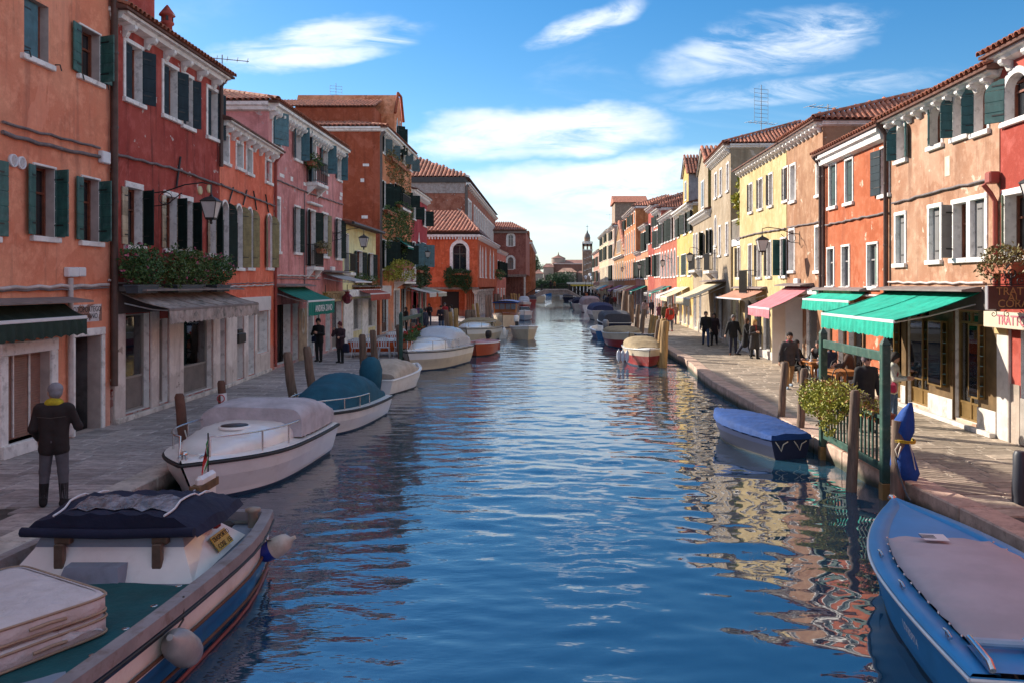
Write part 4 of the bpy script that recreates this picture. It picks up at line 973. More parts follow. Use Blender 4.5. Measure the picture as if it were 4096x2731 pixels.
# --- tall brick works behind
brick = plaster('worn_brick', (0.270, 0.085, 0.054), (0.369, 0.142, 0.092), (.08, .04, .03), .4, (.45, .38, .34), .25, .1, 25., 1.2)
h = House('brick_works', 'tall bare brick works with a long row of windows and hipped roof', -1, (-11.2, 112), (-11.2, 172), 16.6, brick, 22, cat='building')
for i in range(13):
 u = 12 + i * 3.6; h.window((u, u + 1.9, 11.2, 14.6), None, None, frame=.28, sill=False, glaze='bars')
h.window((1.5, 4.2, 10.5, 14.6), None, None, frame=.3, glaze='case'); h.window((5.0, 7.7, 10.5, 14.6), None, None, frame=.3, glaze='case')
h.shell(); h.cornice(.6, .35, 2.2, side_ret=False); h.roof(5.2, .5, near_hip=True, eave_tiles=False, maxt=350, tz=.7)
for z0, z1, w0 in ((15.2, 16.6, .0),):
 b = MB(); b.box((-.08, .1, z0), (-.02, 21.9, z1)); b.build('frieze_band', mat('grey_render', (.36, .30, .28), .9, var=.2, dirt=(.2, .1, .08), dirt_amt=.6), h.E)
b = MB(); b.box((-.35, .0, 16.62), (60.4, 22.2, 17.3)); b.build('parapet', mat('dark_eave', (.06, .055, .055), .8), h.E)
for y in (14.2, 15.9):
 b = MB(); b.box((-.1, y, 8), (-.02, y + 1.0 if y < 15 else y + .2, 15.2)); b.build('pier', MATS['grey_render'], h.E)
h.pipe(.05, 8, 16.3, .2, .1, mat('grey_brown_pipe', (.12, .09, .08), .6))
H8 = h
# --- deep red house on columns over the walk
wl9 = plaster('brick_red_plaster', (0.469, 0.088, 0.037), (0.611, 0.142, 0.060), (.14, .03, .02), .4, (.42, .28, .2), .0, .2, 28.)
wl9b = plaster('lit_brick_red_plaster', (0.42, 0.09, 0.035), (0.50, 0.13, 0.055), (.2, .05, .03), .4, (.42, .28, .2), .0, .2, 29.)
f = House('portico_house', 'deep red house standing on columns with an ogee window and ivy box', -1, (-13.6, 85), (-7.3, 85), 8.15, wl9, 24)
f.window(('E', 806, 912, 1125, 1350), None, None, arch=True, frame=.3, ogee=True, sill=True, glaze='case', wood=mat('grey_green_wood', (.12, .12, .10), .6))
f.open = f.open[:]; f.shell(z0=2.95); f.roof(3.0, .55, near_hip=False, far_hip=True, tiles=False, eave_tiles=True, tz=.3)
R = f.R; P = {k: Vector(v) for k, v in f.P.items()}
lay_tiles(R, [P['fn'], P['ff'], P['rf'], P['rn']], tile_mesh(), 250); ridge_tiles(R, P['ff'], P['rf'], tile_mesh())
b = MB(); f.lb(b, -.1, f.L + .25, -.02, .35, 7.95, 8.2, 0, .03); C9 = b.build('cornice', WHITE_ST, f.E)
for i in range(22): bb = MB(); f.lb(bb, i * .29, i * .29 + .12, .0, .3, 7.72, 7.94); bb.build('dentil', WHITE_ST, C9)
b = MB(); f.lb(b, -.1, f.L + .12, -.3, .2, 2.72, 2.94, 0, .03); b.build('storey_beam', mat('weathered_beam', (.22, .17, .15), .85, var=.3, dirt=(.08, .06, .05), dirt_amt=.5), f.E)
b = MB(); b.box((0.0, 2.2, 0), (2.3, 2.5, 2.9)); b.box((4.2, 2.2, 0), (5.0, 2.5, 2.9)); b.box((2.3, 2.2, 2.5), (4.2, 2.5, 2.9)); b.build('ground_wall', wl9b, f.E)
b = MB(); b.box((2.32, 3.0, 0.02), (4.18, 3.05, 2.5)); b.build('passage_shade', DARKD, f.E)  # flat near black sheet, the opening's shade painted as colour
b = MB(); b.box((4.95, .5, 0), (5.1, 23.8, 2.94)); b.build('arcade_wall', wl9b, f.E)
for i in range(9):
 b = MB(); yy = 1.6 + i * 2.4; b.box((5.11, yy, 0.3), (5.15, yy + .9, 2.3)); b.build('plank_door', mat('orange_plank', (.36, .12, .04), .6, var=.4, scale=4, stretch=(6, 6, .4)), f.E)
for i in range(10):
 T = Matrix.Translation((6.05, .35 + i * 2.55, 0)); c = MB()
 c.box((-.22, -.22, 0), (.22, .22, .25), 0, T, .02); c.lathe([(.17, .25), (.17, .3), (.15, .35), (.13, 2.2), (.16, 2.22), (.16, 2.28)], 14, 0, T)
 c.loft([[(a * r, b_ * r, z) for a, b_ in ((-1, -1), (1, -1), (1, 1), (-1, 1))] for r, z in ((.14, 2.28), (.27, 2.5), (.29, 2.55), (.29, 2.72))], 0, True, True, True, False, T); c.build('column', STONE, f.E)
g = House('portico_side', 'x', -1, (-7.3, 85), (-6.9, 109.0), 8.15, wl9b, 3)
for sp in ((2.0, 3.0), (4.6, 5.4), (8.0, 9.2), (13.5, 14.8), (18, 19.2)): g.window((sp[0], sp[1], 4.0, 6.7), None, None, arch=True, frame=.18, ogee=True, glaze='case')
g.shell(z0=2.95, back=False, ends=False); g.cornice(.45, .2, .5, side_ret=False); merge_into(g, f)
H9 = f
# --- narrow salmon house beyond the columns
wl10 = plaster('rosy_plaster', (0.47, 0.14, 0.10), (0.54, 0.19, 0.14), (.2, .08, .06), .4, (.5, .4, .36), 0, .3, 31.)
h = House('rosy_house', 'small rosy house just beyond the columned red house', -1, (-7.0, 109.1), (-6.6, 125), 7.8, wl10, 8)
for u in (2, 6, 10.5): h.window((u, u + 1.2, 4.2, 6.3), (160, 120), DKGREEN, frame=.15)
for u in (2, 7, 11.5): h.door((u, u + 1.4, .05, 2.6), BROWNW)
h.shell(); h.cornice(.4, .2, .8); h.roof(1.3, .45, near_hip=False, eave_tiles=False); H10 = h
# --- maroon house beside the bridge
wl11 = plaster('maroon_plaster', (0.241, 0.088, 0.071), (0.327, 0.128, 0.102), (.09, .04, .035), .35, (.4, .3, .27), 0, .2, 34.)
f = House('maroon_house', 'maroon house with two round headed windows beside the bridge', -1, (-12.5, 166), (-4.9, 166), 13.7, wl11, 30)
f.window(('E', 1240, 1280, 1058, 1148), None, None, arch=True, frame=.4, glaze='case', wood=WHITE_ST); f.window(('E', 1238, 1280, 1235, 1328), None, None, arch=True, frame=.4, glaze='case')
f.shell(z0=5.2); f.roof(2.6, .7, near_hip=False, far_hip=True, tiles=False, eave_tiles=True); P = {k: Vector(v) for k, v in f.P.items()}; lay_tiles(f.R, [P['fn'], P['ff'], P['rf'], P['rn']], tile_mesh(), 250); ridge_tiles(f.R, P['ff'], P['rf'], tile_mesh())
b = MB(); f.lb(b, -.1, f.L + .3, -.02, .45, 13.2, 13.7, 0, .04); b.build('cornice', mat('dark_grey_stone', (.25, .2, .18), .8), f.E)
b = MB(); f.lb(b, -.1, f.L + .1, -.4, .25, 4.7, 5.2, 0, .04); b.build('storey_beam', MATS['weathered_beam'], f.E)
for u in (3.2, 7.2): b = MB(); b.box((u, -.2, 0), (u + .35, .2, 4.7), 0, None, .03); b.build('column', STONE, f.E)
b = MB(); b.box((0, 3, 0), (7.6, 3.2, 4.9)); b.build('back_wall', wl11, f.E)
for i in range(24): b = MB(); b.tube([(.3 + i * .3, .1, .02), (.3 + i * .3, .1, 4.7)], .03, 6); b.build('gate_bar', IRON, f.E)
H11 = f
# --- stepped orange facade along the water beyond
wl12 = plaster('burnt_orange_plaster', (0.34, 0.105, 0.05), (0.44, 0.16, 0.08), (.12, .05, .03), .4, (.4, .3, .25), 0, .2, 37.)
h = House('stepped_orange_building', 'burnt orange building with stepped parapet beyond the bridge', -1, (-4.85, 196), (-4.9, 262), 13.0, wl12, 20, cat='building')
for i in range(10):
 for z0, z1 in ((1.5, 4.2), (5.6, 8.2), (9.4, 11.6)): h.window((2 + i * 6.3, 3.6 + i * 6.3, z0, z1), None, None, frame=.3, glaze='case')
h.shell(z0=-1); h.cornice(.6, .4, 2.6)
for i, zz in ((0, 15.6), (1, 14.4), (3, 15.2), (5, 14.4)): b = MB(); b.box((i * 11, .2, 13), (i * 11 + 8, 3, zz)); b.build('parapet_step', wl12, h.E)
for i in range(7): b = MB(); h.lb(b, i * 9.6, i * 9.6 + .7, .001, .3, -1, 13); b.build('pier', wl12, h.E)
H12 = h
# ------------------------------------------------------------------ right bank
GREYS = mat('grey_painted_shutter', (0.17, 0.165, 0.165), 0.6, var=0.12, scale=3)
GREENV = mat('green_painted_shutter', (0.02, 0.085, 0.085), 0.5, var=0.25, scale=4, dirt=(.06, .15, .15), dirt_amt=.4)
LOUVRE = mat('green_louvre_paint', (0.02, 0.16, 0.10), 0.5, var=.2)
def rh(name, label, A, B, top, m, **k): return House(name, label, 1, A, B, top, m, **k)
FR = FACE_R
def P_R(y): return (lerp_path(FACE_R, y), y)
# --- red house with the trattoria signs, cut by the frame
wr1 = plaster('trattoria_red_plaster', (0.310, 0.052, 0.036), (0.370, 0.073, 0.052), (.2, .05, .04), .3, (.45, .36, .28), .06, .5, 41.)
h = rh('red_trattoria_house', 'red house with trattoria signs at the right edge of the picture', P_R(-12.0), P_R(17.8), 7.95, wr1)
h.window(('L', 985, 1130, 1232, 50, 'M'), (None, 25, .5, .5), mat('pale_green_shutter', (.16, .24, .14), .6, var=.2), frame=.13, reveal=.24)
h.window(('L', 985, 1120, 490, 770), (165, 140, .5, .5), GREENV, arch=True, frame=.13, rise=.3, boards=4)
u0, u1 = h.L - 4.2, h.uz('M', 1372)[0]
h.hole(u0, u1, .35, 2.30); rs = MB()
for i in range(22):
 z = .36 + i * .0905; rs.loft([[(u0, -.25, z), (u1, -.25, z)], [(u0, -.235, z + .045), (u1, -.235, z + .045)], [(u0, -.25, z + .085), (u1, -.25, z + .085)], [(u0, -.262, z + .09), (u1, -.262, z + .09)]], 0, False)
rs.build('roller_shutter', mat('grey_roller_slats', (.14, .135, .13), .5), h.E)
h.shell(); h.cornice(.3, .15, .85, bz=.22); h.roof(1.6, .38, near_hip=False)
pu0, pu1, pz0, pz1 = h.rect('M', 1222, 1302, 545, 1300)
PL = h.block('pillar', pu0, pu1, .002, .06, 0.0, 2.30, mat('white_marble', (.60, .55, .50), .5, var=.15, scale=2, dirt=(.3, .24, .2), dirt_amt=.4), .01)
h.block('pillar_return', pu0 - .02, pu0 - .004, -.3, .06, 0.0, 2.30, MATS['white_marble'], .0, PL)
h.block('flood_board', u0, u1, -.02, .02, 0.02, .95, mat('steel_flood_board', (.42, .38, .34), .45, .3), .006)
h.block('capital', pu0 - .03, pu1 + .02, .0605, .10, 2.18, 2.31, mat('ochre_capital', (.48, .36, .16), .7), .01, PL)
h.block('foot_render', h.L - .75, h.L - .05, .001, .02, 0.0, 1.2, plaster('grey_foot_render', (0.292, 0.241, 0.198), (0.344, 0.292, 0.241), (.15, .1, .08), .3, (.5, .4, .33), .2, 0, 42.), 0)
fb = h.block('trattoria_fascia', h.L - 4.6, h.uz('M', 1124, 0, .3)[0], .12, .34, 2.33, 2.65, mat('cream_fascia_board', (.58, .49, .36), .6, var=.1), .01)
PINKL = mat('faded_pink_lettering', (.50, .14, .17), .7)
uL = h.uz('M', 1205, 0, .35)[0]
text('lettering', 'TRATTORIA', .27, PINKL, fb, frame_matrix((uL, .346, 2.49), (-1, 0, 0)), .003, 'LEFT', bold=.006)
SIGNB = mat('dark_brown_sign', (.045, .022, .018), .5, var=.3)
c = h.A + h.dir * (h.L - .55)
hs = empty('hanging_sign', (lerp_path(FACE_R, 17.0), 17.0, 0), 0, 'dark brown hanging sign with gold letters on a scrolled iron bracket', 'sign')
pa = on = at_depth('M', 1140, 252, 16.6); pb = at_depth('M', 1460, 415, 16.6)
O_ = Vector(hs.location)
mb = MB(); mb.box(Vector((pa.x, 16.56, pb.z)) - O_, Vector((pb.x, 16.64, pa.z)) - O_, 0, None, .012); mb.build('board', SIGNB, hs)
mb = MB(); mb.box(Vector((pa.x - .025, 16.55, pb.z - .005)) - O_, Vector((pa.x - .002, 16.65, pa.z + .005)) - O_); mb.build('edge_trim', mat('grey_trim', (.3, .3, .32), .4), hs)
GOLD = mat('gold_lettering', (.30, .20, .07), .5)
lx = at_depth('M', 1200, 0, 16.55).x - O_.x
for s_, yy, xx in (('TRATTORIA', 292, 1200), ('AL', 335, 1280), ('CORALLO', 378, 1210)):
 p = at_depth('M', xx, yy, 16.55); text('lettering', s_, .215, GOLD, hs, frame_matrix((p.x - O_.x, 16.553 - O_.y, p.z - O_.z), (1, 0, 0)), .003, 'LEFT')
def scroll(cx, cz, r0, turns, a0, sgn=1, n=22, y=16.6 - 17.0):
 return [(cx + r0 * (1 - .8 * i / n) * math.cos(a0 + sgn * turns * 2 * math.pi * i / n), y, cz + r0 * (1 - .8 * i / n) * math.sin(a0 + sgn * turns * 2 * math.pi * i / n)) for i in range(n + 1)]
br = MB(); ztop = pa.z; x0 = pa.x - O_.x; x1 = pb.x - O_.x; y_ = -.4
br.tube([(x0, y_, ztop + .03), (x1 + .2, y_, ztop + .03)], .012, 6);
for i in range(5):
 cx = x0 + .12 + i * .26; br.tube(scroll(cx, ztop + .10, .075, 1.2, -math.pi / 2, 1 if i % 2 else -1), .008, 5); br.tube(scroll(cx, pb.z - .09, .07, 1.2, math.pi / 2, 1 if i % 2 else -1), .008, 5)
sx = at_depth('M', 1305, 180, 16.6); br.tube([(sx.x - O_.x, y_, ztop), (sx.x - O_.x, y_, sx.z + .05)], .018, 6)
br.tube(scroll(sx.x - O_.x, sx.z + .05, .13, 1.3, math.pi * .9, 1), .016, 6)
br.tube([(sx.x - O_.x - .1, y_, sx.z + .14), (sx.x - O_.x + .15, y_, sx.z + .42), (sx.x - O_.x + .6, y_, sx.z + .48), (O_.x - O_.x + .0, y_, sx.z + .45)], .02, 6)
br.build('bracket', IRON, hs)
R1 = h
# --- peach house with the glass shop
wr2 = plaster('peach_plaster', (0.361, 0.185, 0.112), (0.447, 0.275, 0.185), (.17, .085, .055), .55, (.56, .44, .34), .22, .5, 44., .8)
h = rh('peach_house', 'weathered peach house with arched windows above the glassware shop', P_R(17.85), P_R(23.75), 7.72, wr2)
for sp, sh in ((('L', 305, 358, 792, 1012), (160, 120, .5, .45)), (('L', 662, 745, 600, 870), (150, 115, .4, .42)), (('L', 792, 872, 545, 840), (None, 130, .5, .45))):
 h.window(sp, sh, GREENV, arch=True, frame=.09, rise=.28, boards=5)
h.window(('L', 512, 582, 685, 925), (None, 25, .5, .55), GREENV, arch=True, frame=.09, rise=.3, boards=1)
h.closed(('L', 297, 352, 1358, 98, 'M'), GREYS, .10, .06, 1); h.closed(('L', 507, 575, 1312, 75, 'M'), GREYS, .10, .06, 1)
h.window(('L', 660, 742, 1285, 62, 'M'), (None, 70, .5, .5), GREYS, frame=.11); h.closed(('L', 766, 856, 1262, 55, 'M'), GREYS, .11, .06, 1)
zt = 2.62
def case(u0, u1, z0, z1, proj=.16, lab=None, shelves=6):
 """lit glass showcase hung on the front with shelves of small glassware"""
 mb = MB()
 for u in (u0, u1 - .035): h.lb(mb, u, u + .035, .05 + proj - .035, .05 + proj, z0, z1); h.lb(mb, u, u + .035, .05, .085, z0, z1)
 for z in (z0, z1 - .04): h.lb(mb, u0, u1, .05, .051 + proj, z, z + .04)
 h.lb(mb, u0, u1, .05, .06, z0 + .04, z1 - .04); C = mb.build('showcase', BRASS, h.E)
 cols = [(.6, .25, .05), (.05, .3, .5), (.6, .5, .4), (.5, .05, .06), (.1, .4, .2), (.7, .68, .66)]
 for k in range(shelves):
  z = z0 + .06 + (z1 - z0 - .1) * k / shelves; sb = MB(); h.lb(sb, u0 + .036, u1 - .036, .065, .04 + proj, z, z + .012); sb.build('shelf', mat('glass_shelf', (.30, .48, .46), .2), C)
  n = max(2, int((u1 - u0) / .11)); g = MB()
  for i in range(n):
   u = u0 + .07 + (u1 - u0 - .14) * (i + .5) / n; hh = random.uniform(.06, .17); r = random.uniform(.018, .035)
   T = Matrix.Translation((u, .06 + proj * .5, z + .012)); g.lathe([(r * .8, 0), (r, hh * .3), (r * .35, hh * .6), (r * .6, hh)], 7, random.randrange(6), T)
  o = g.build('glassware', [mat('glassware_%d' % q, c_, .1, var=.2) for q, c_ in enumerate(cols)], C); o['kind'] = 'stuff'
 gl = MB(); h.lb(gl, u0 + .036, u1 - .036, .047 + proj, .05 + proj, z0 + .04, z1 - .04); gl.build('pane', shop_glass(), C)
for x0, x1 in ((470, 548), (585, 740), (915, 1085)):
 u0, u1, _, _ = h.rect('M', x0, x1, 600, 1000); h.shop((u0, u1, .14, zt), BRASS, 2 if x0 > 500 else 1, .42, BRASS, reveal=.12, trans=.25)
h.shell(); h.cornice(.28, .12, .55, bz=.17); h.roof(1.5, .36, near_hip=False)
u0, u1, z0, z1 = h.rect('M', 655, 745, 640, 985); case(u0, u1, .85, 2.35); u0, u1, z0, z1 = h.rect('M', 780, 878, 650, 1020); case(u0, u1, .80, 2.35)
u0, u1, z0, z1 = h.rect('M', 1070, 1142, 680, 1100); case(u0, u1, .75, 2.35, shelves=7); u0, u1, z0, z1 = h.rect('M', 478, 540, 600, 950); case(u0, u1, .85, 2.45)
prev = .02
for a, b in sorted((o[0], o[1]) for o in h.open if o[2] < 1):
 if a - prev > .06: h.block('pilaster', prev + .004, a - .015, .002, .045, 0, zt, mat('bronze_cladding', (.16, .10, .045), .5, .3, var=.3), .008)
 if a - prev > .06: h.block('stone_foot', prev + .002, a - .012, .046, .07, 0, .55, STONE, .008)
 prev = b + .015
h.block('sill_step', 0, h.L, .075, .2, 0, .1, STONE, .012)
h.block('shop_lintel', 0.02, h.L - .02, .002, .06, zt + .02, 3.12, mat('dark_shop_fascia', (0.07, 0.05, 0.045), .7), .008)
u0, u1, z0, z1 = h.rect('L', 602, 634, 988, 1112); h.block('niche_plate', u0, u1, -.03, .01, z0, z1, mat('pale_lime_patch', (.6, .53, .42), .9, var=.2), .006)
for y in (222, 262): h.cable([h.uz('M', 460, y), h.uz('M', 1130, y + 8)], .03, m=PIPEW)
h.cable([h.uz('L', 280, 1278), h.uz('L', 600, 1190), h.uz('L', 880, 1130)], .028); h.pipe(h.L - .05, .1, 7.7, .06, .1); h.pipe(.05, 2.8, 5.3, .05, .06, mat('red_pipe', (.30, .06, .045), .6))
u, z = h.uz('L', 940, 1110); h.block('rain_hopper', u - .12, u + .12, .02, .25, z - .15, z + .1, MATS['red_pipe'], .03)
chimney(R1, R1.L - 1.6, -1.9, 8.5, .2, 1.35, wr1)
R2 = h
# --- orange house
wr3 = plaster('orange_plaster', (0.361, 0.095, 0.039), (0.430, 0.129, 0.060), (.22, .07, .04), .5, (.52, .40, .30), .18, .4, 47., .8)
h = rh('orange_house', 'orange house with closed dark green shutters and a heavy white cornice', P_R(23.85), P_R(29.45), 7.64, wr3)
for sp in (('J', 822, 872, 720, 1040), ('J', 947, 1003, 680, 1008)): h.closed(sp, mat('bottle_green_shutter', (.025, .055, .055), .45, var=.2), .07, .02, 1)
h.window(('J', 1225, 1288, 585, 945), (None, 172, .5, .95), SLATE, frame=.06, boards=6, reveal=.12, pane=MATS['bottle_green_shutter'])
for sp in (('J', 806, 855, 1370, 285, 'K'), ('J', 920, 976, 1352, 290, 'K'), ('J', 1120, 1196, 1335, 288, 'K')):
 W = h.window(sp, None, None, frame=.07, glaze='case', wood=mat('grey_casement', (.3, .28, .28), .6), reveal=.1)
 u0, u1, z0, z1, a = h.open[-1]; lv = MB()
 for k in range(22): zz = z0 + .1 + (z1 - z0 - .2) * k / 22; h.lb(lv, u0 + .05, u0 + (u1 - u0) * .42, -.085, -.06, zz, zz + .035)
 lv.build('louvre', LOUVRE, W)
zt = 2.55
for x0, x1 in ((785, 842), (888, 955), (970, 1105)):
 u0, u1, _, _ = h.rect('K', x0, x1, 560, 900); h.shop((u0, u1, .12, zt), mat('tan_door_frame', (.30, .17, .09), .5), 1 if x0 < 950 else 2, .5, mat('tan_panel', (.32, .2, .12), .6), reveal=.2)
h.shell(); h.cornice(.32, .36, 0); h.roof(1.1, .38, near_hip=False)
u0, u1, z0, z1 = h.rect('K', 772, 1016, 470, 560); h.block('scalloped_fascia', u0, u1, .002, .12, zt + .02, zt + .5, mat('ochre_fascia', (.50, .38, .2), .7, var=.3, scale=5), .015)
h.pipe(h.L - .05, 2.7, 7.6, .07, .12); h.pipe(h.L - .28, 2.7, 7.6, .05, .1)
h.cable([h.uz('J', 795, 1178), h.uz('J', 1090, 1115), h.uz('J', 1290, 1080)], .03); h.cable([h.uz('K', 780, 345), h.uz('K', 1240, 360)], .04, m=PIPEW)
rb = MB(); a_, b_ = (.2, -2.4, 8.6), (5.4, -2.4, 8.6); rb.box((-.2, -8, 7.8), (6.2, -2.5, 8.5), 0); RB = rb.build('rear_storey', wr3, h.E)
t_ = MB(); q0, q1, q2, q3 = Vector((-.3, -2.2, 8.5)), Vector((-.3, -8.2, 8.5)), Vector((2.6, -5.2, 9.7)), Vector((2.6, -5.1, 9.7)); t_.quad(q0, q1, q2, q3); t_.quad(q0, (6.3, -2.2, 8.5), (6.3, -5.2, 9.7), q3); T_R = t_.build('rear_roof', ROOFB, RB)
lay_tiles(T_R, [q0, q1, q2], tile_mesh(), 110); lay_tiles(T_R, [q0, Vector((6.3, -2.2, 8.5)), Vector((6.3, -5.2, 9.7)), q3], tile_mesh(), 180)
R3 = h
# --- brown peach narrow house
wr4 = plaster('brown_peach_plaster', (0.310, 0.159, 0.090), (0.370, 0.215, 0.129), (.16, .08, .05), .5, (.52, .42, .32), .18, .4, 51., .8)
h = rh('brown_peach_house', 'narrow brown peach house with deep bare windows and a pink awning', P_R(29.55), P_R(34.05), 8.88, wr4)
for sp in (('J', 516, 553, 722, 995), ('J', 722, 762, 655, 945), ('J', 506, 545, 1225, 165, 'K'), ('J', 712, 757, 1200, 165, 'K')): h.window(sp, None, None, frame=.09, reveal=.27, wood=MATS['grey_casement'])
zt = 2.75
for x0, x1, k in ((435, 470, 0), (545, 570, 0), (638, 720, 1)):
 u0, u1, _, _ = h.rect('K', x0, x1, 560, 800); h.shop((u0, u1, .12, zt), WHITE_ST, 1, .4, GREYP, reveal=.1)
h.shell(); h.cornice(.32, .14, .5, bz=.2); h.roof(1.4, .38, near_hip=True)
for x0, x1 in ((460, 500), (575, 612)):      # open white door leaves
 u0, u1, z0, z1 = h.rect('K', x0, x1, 545, 740); mb = MB(); mb.box((-.02, 0, .1), (.02, .62, zt)); o = mb.build('door_leaf', mat('white_door_paint', (.62, .6, .57), .45, var=.05), h.E, (u0, .02, 0), -.2)
h.block('shop_lintel', .02, h.L - .02, .002, .22, zt + .1, zt + .3, WHITE_ST, .02); h.cable([h.uz('J', 500, 1195), h.uz('J', 760, 1152)], .03)
h.cable([h.uz('K', 475, 290), h.uz('K', 755, 298)], .03, m=PIPEW); jbox(h, 'K', 562, 593, 226, 268)
R4 = h
# --- pale yellow house
wr5 = plaster('butter_plaster', (0.482, 0.361, 0.172), (0.533, 0.421, 0.224), (.3, .2, .1), .3, (.58, .5, .36), .02, .3, 54., .8)
h = rh('butter_yellow_house', 'butter yellow house with slim windows and one iron balcony', P_R(34.15), P_R(42.7), 8.88, wr5)
for sp in (('J', 194, 216, 865, 1080), ('J', 267, 295, 828, 1055), ('J', 348, 374, 788, 1030), ('J', 463, 495, 740, 990)): h.window(sp, (None, 30, 0, .45), GREYS, frame=.075, reveal=.25)
for sp, c2 in ((('J', 102, 120, 1358, 218, 'K'), 0), (('J', 257, 285, 1335, 215, 'K'), 0), (('J', 335, 363, 1315, 208, 'K'), 0), (('J', 440, 480, 1292, 205, 'K'), 1)): h.window(sp, (None, 40, 0, .5) if not c2 else (150, 60, .5, .5), GREYS if not c2 else GREENV, frame=.075, reveal=.25)
h.window(('J', 186, 212, 1340, 345, 'K'), None, None, frame=.075, sill=False); u0, u1, z0, z1, a = h.open[-1]; balcony(h, u0 - .75, u1 + .25, z0 - .02, 1.1, .45)
zt = 2.5
for x0, x1 in ((85, 128), (155, 205), (230, 285), (300, 352)):
 u0, u1, _, _ = h.rect('K', x0, x1, 480, 740); h.shop((u0, u1, .35, zt), ALU, 1, 0, None, reveal=.15)
h.shell(); h.cornice(.32, .14, .55, bz=.2); h.roof(1.5, .38, near_hip=True, eave_tiles=False)
h.block('shop_cladding', 0.02, h.L - .02, .002, .04, 0, .34, STONE, .01)
h.cable([h.uz('J', 80, 1290), h.uz('J', 240, 1245), h.uz('J', 480, 1205)], .035)
R5 = h
# --- tall grey beige house with the green side
wr6 = plaster('grey_beige_plaster', (0.310, 0.237, 0.159), (0.370, 0.297, 0.211), (.16, .12, .085), .5, (.52, .44, .36), .2, .4, 57., .7)
h = rh('grey_beige_house', 'tall grey beige house with a red hipped roof and cream awning', P_R(44.9), P_R(52.0), 10.6, wr6)
for sp in (('H', 1143, 1160, 450, 660), ('H', 1187, 1205, 412, 638), ('H', 1249, 1268, 362, 598), ('H', 1179, 1195, 920, 1172), ('H', 1242, 1261, 895, 1160)): h.window(sp, None, None, frame=.1, reveal=.24)
h.window(('H', 1141, 1156, 830, 1085), None, None, arch=True, frame=.1); h.window(('H', 1133, 1150, 1120, 1310), None, None, frame=.08, sill=False)
u0, u1, z0, z1, a = h.open[-1]; balcony(h, u0 - .6, min(h.L, u1 + 1.0), z0, 1.0, .5)
for x0, x1 in ((1055, 1075), (1130, 1148), (1175, 1210)):
 u0, u1, _, _ = h.rect('I', x0, x1, 420, 700); h.shop((u0, u1, .2, 2.7), BROWNW, 1, .5, STONE, reveal=.2)
h.shell(); h.cornice(.38, .18, .45, bz=.24); h.roof(1.7, .42, near_hip=True)
h.tube('downpipe', [(-.12, -1.9, 10.4), (-.12, -1.9, 5.0)], .1, mat('pale_blue_pipe', (.35, .4, .46), .5))
R6 = h
# --- grey house with gabled dormer
h = rh('grey_gabled_house', 'grey beige house with a gabled dormer and balustraded cornice', P_R(52.05), P_R(60.9), 7.85, wr6)
for sp in (('H', 950, 960, 990, 1190), ('H', 975, 987, 985, 1190), ('H', 1013, 1038, 978, 1180), ('H', 1068, 1082, 950, 1160), ('H', 1095, 1113, 945, 1155)): h.window(sp, (160, None, .5, .5) if sp[1] > 1000 else None, DKGREEN, frame=.1)
h.window(('H', 985, 1010, 1190, 1305), None, None, frame=.1, sill=False); u0, u1, z0, z1, a = h.open[-1]; balcony(h, u0 - .8, u1 + 1.0, z0, 1.0, .5)
for x0, x1 in ((950, 975), (1000, 1020)):
 u0, u1, _, _ = h.rect('I', x0, x1, 420, 650); h.shop((u0, u1, .2, 2.6), WHITE_ST, 1, .5, STONE, reveal=.2)
h.shell(); h.cornice(.45, .2, .35); h.roof(1.2, .4, near_hip=False, eave_tiles=False)
d0, d1 = h.uz('H', 1080)[0], h.uz('H', 992)[0]; zb, ze, za = 7.9, 13.0, 15.6
def dormer(hh, d0, d1, zb, ze, za, fm, sm, dp=6, win=None):
 b = MB(); D = -hh.s * dp
 b.add([(d0, 0, zb), (d1, 0, zb), (d1, 0, ze), ((d0 + d1) / 2, 0, za), (d0, 0, ze)], [(0, 1, 2, 3, 4)], 0)
 b.quad((d0, 0, zb), (d0, D, zb), (d0, D, ze), (d0, 0, ze), 1); b.quad((d1, 0, zb), (d1, D, zb), (d1, D, ze), (d1, 0, ze), 1)
 o = b.build('dormer', [fm, sm], hh.E); c = (d0 + d1) / 2; r = MB(); k = hh.s * .2
 A0, A1, A2, A3 = (d0 - .25, k, ze - .15), (d0 - .25, D, ze - .15), (c, D, za + .1), (c, k, za + .1)
 r.quad(A0, A1, A2, A3); r.quad((d1 + .25, k, ze - .15), (d1 + .25, D, ze - .15), A2, A3)
 rr = r.build('dormer_roof', ROOFB, o); lay_tiles(rr, [Vector(A0), Vector(A1), Vector(A2), Vector(A3)], tile_mesh(), 120)
 cp = MB(); cp.tube([(d0 - .2, hh.s * .08, ze - .1), (c, hh.s * .08, za + .05), (d1 + .2, hh.s * .08, ze - .1)], .08, 6); cp.build('coping', STONE, o)
 for (u0, u1, z0, z1) in win or []:
  wb = MB(); hh.lb(wb, u0 - .1, u1 + .1, .002, .04, z0 - .1, z1 + .1, 0); hh.lb(wb, u0, u1, .041, .05, z0, z1, 1); hh.lb(wb, (u0 + u1) / 2 - .04, (u0 + u1) / 2 + .04, .051, .07, z0, z1, 0); wb.build('window', [WHITE_ST, GLASS], o)
 return o
olive = plaster('olive_side_plaster', (0.146, 0.146, 0.052), (0.189, 0.181, 0.069), (.08, .08, .03), .4, seed=60.)
c_ = (d0 + d1) / 2; dormer(h, d0, d1, zb, 10.7, 12.0, wr6, olive, 6, [(c_ - .6, c_ + .6, 8.3, 9.9)])
R7 = h
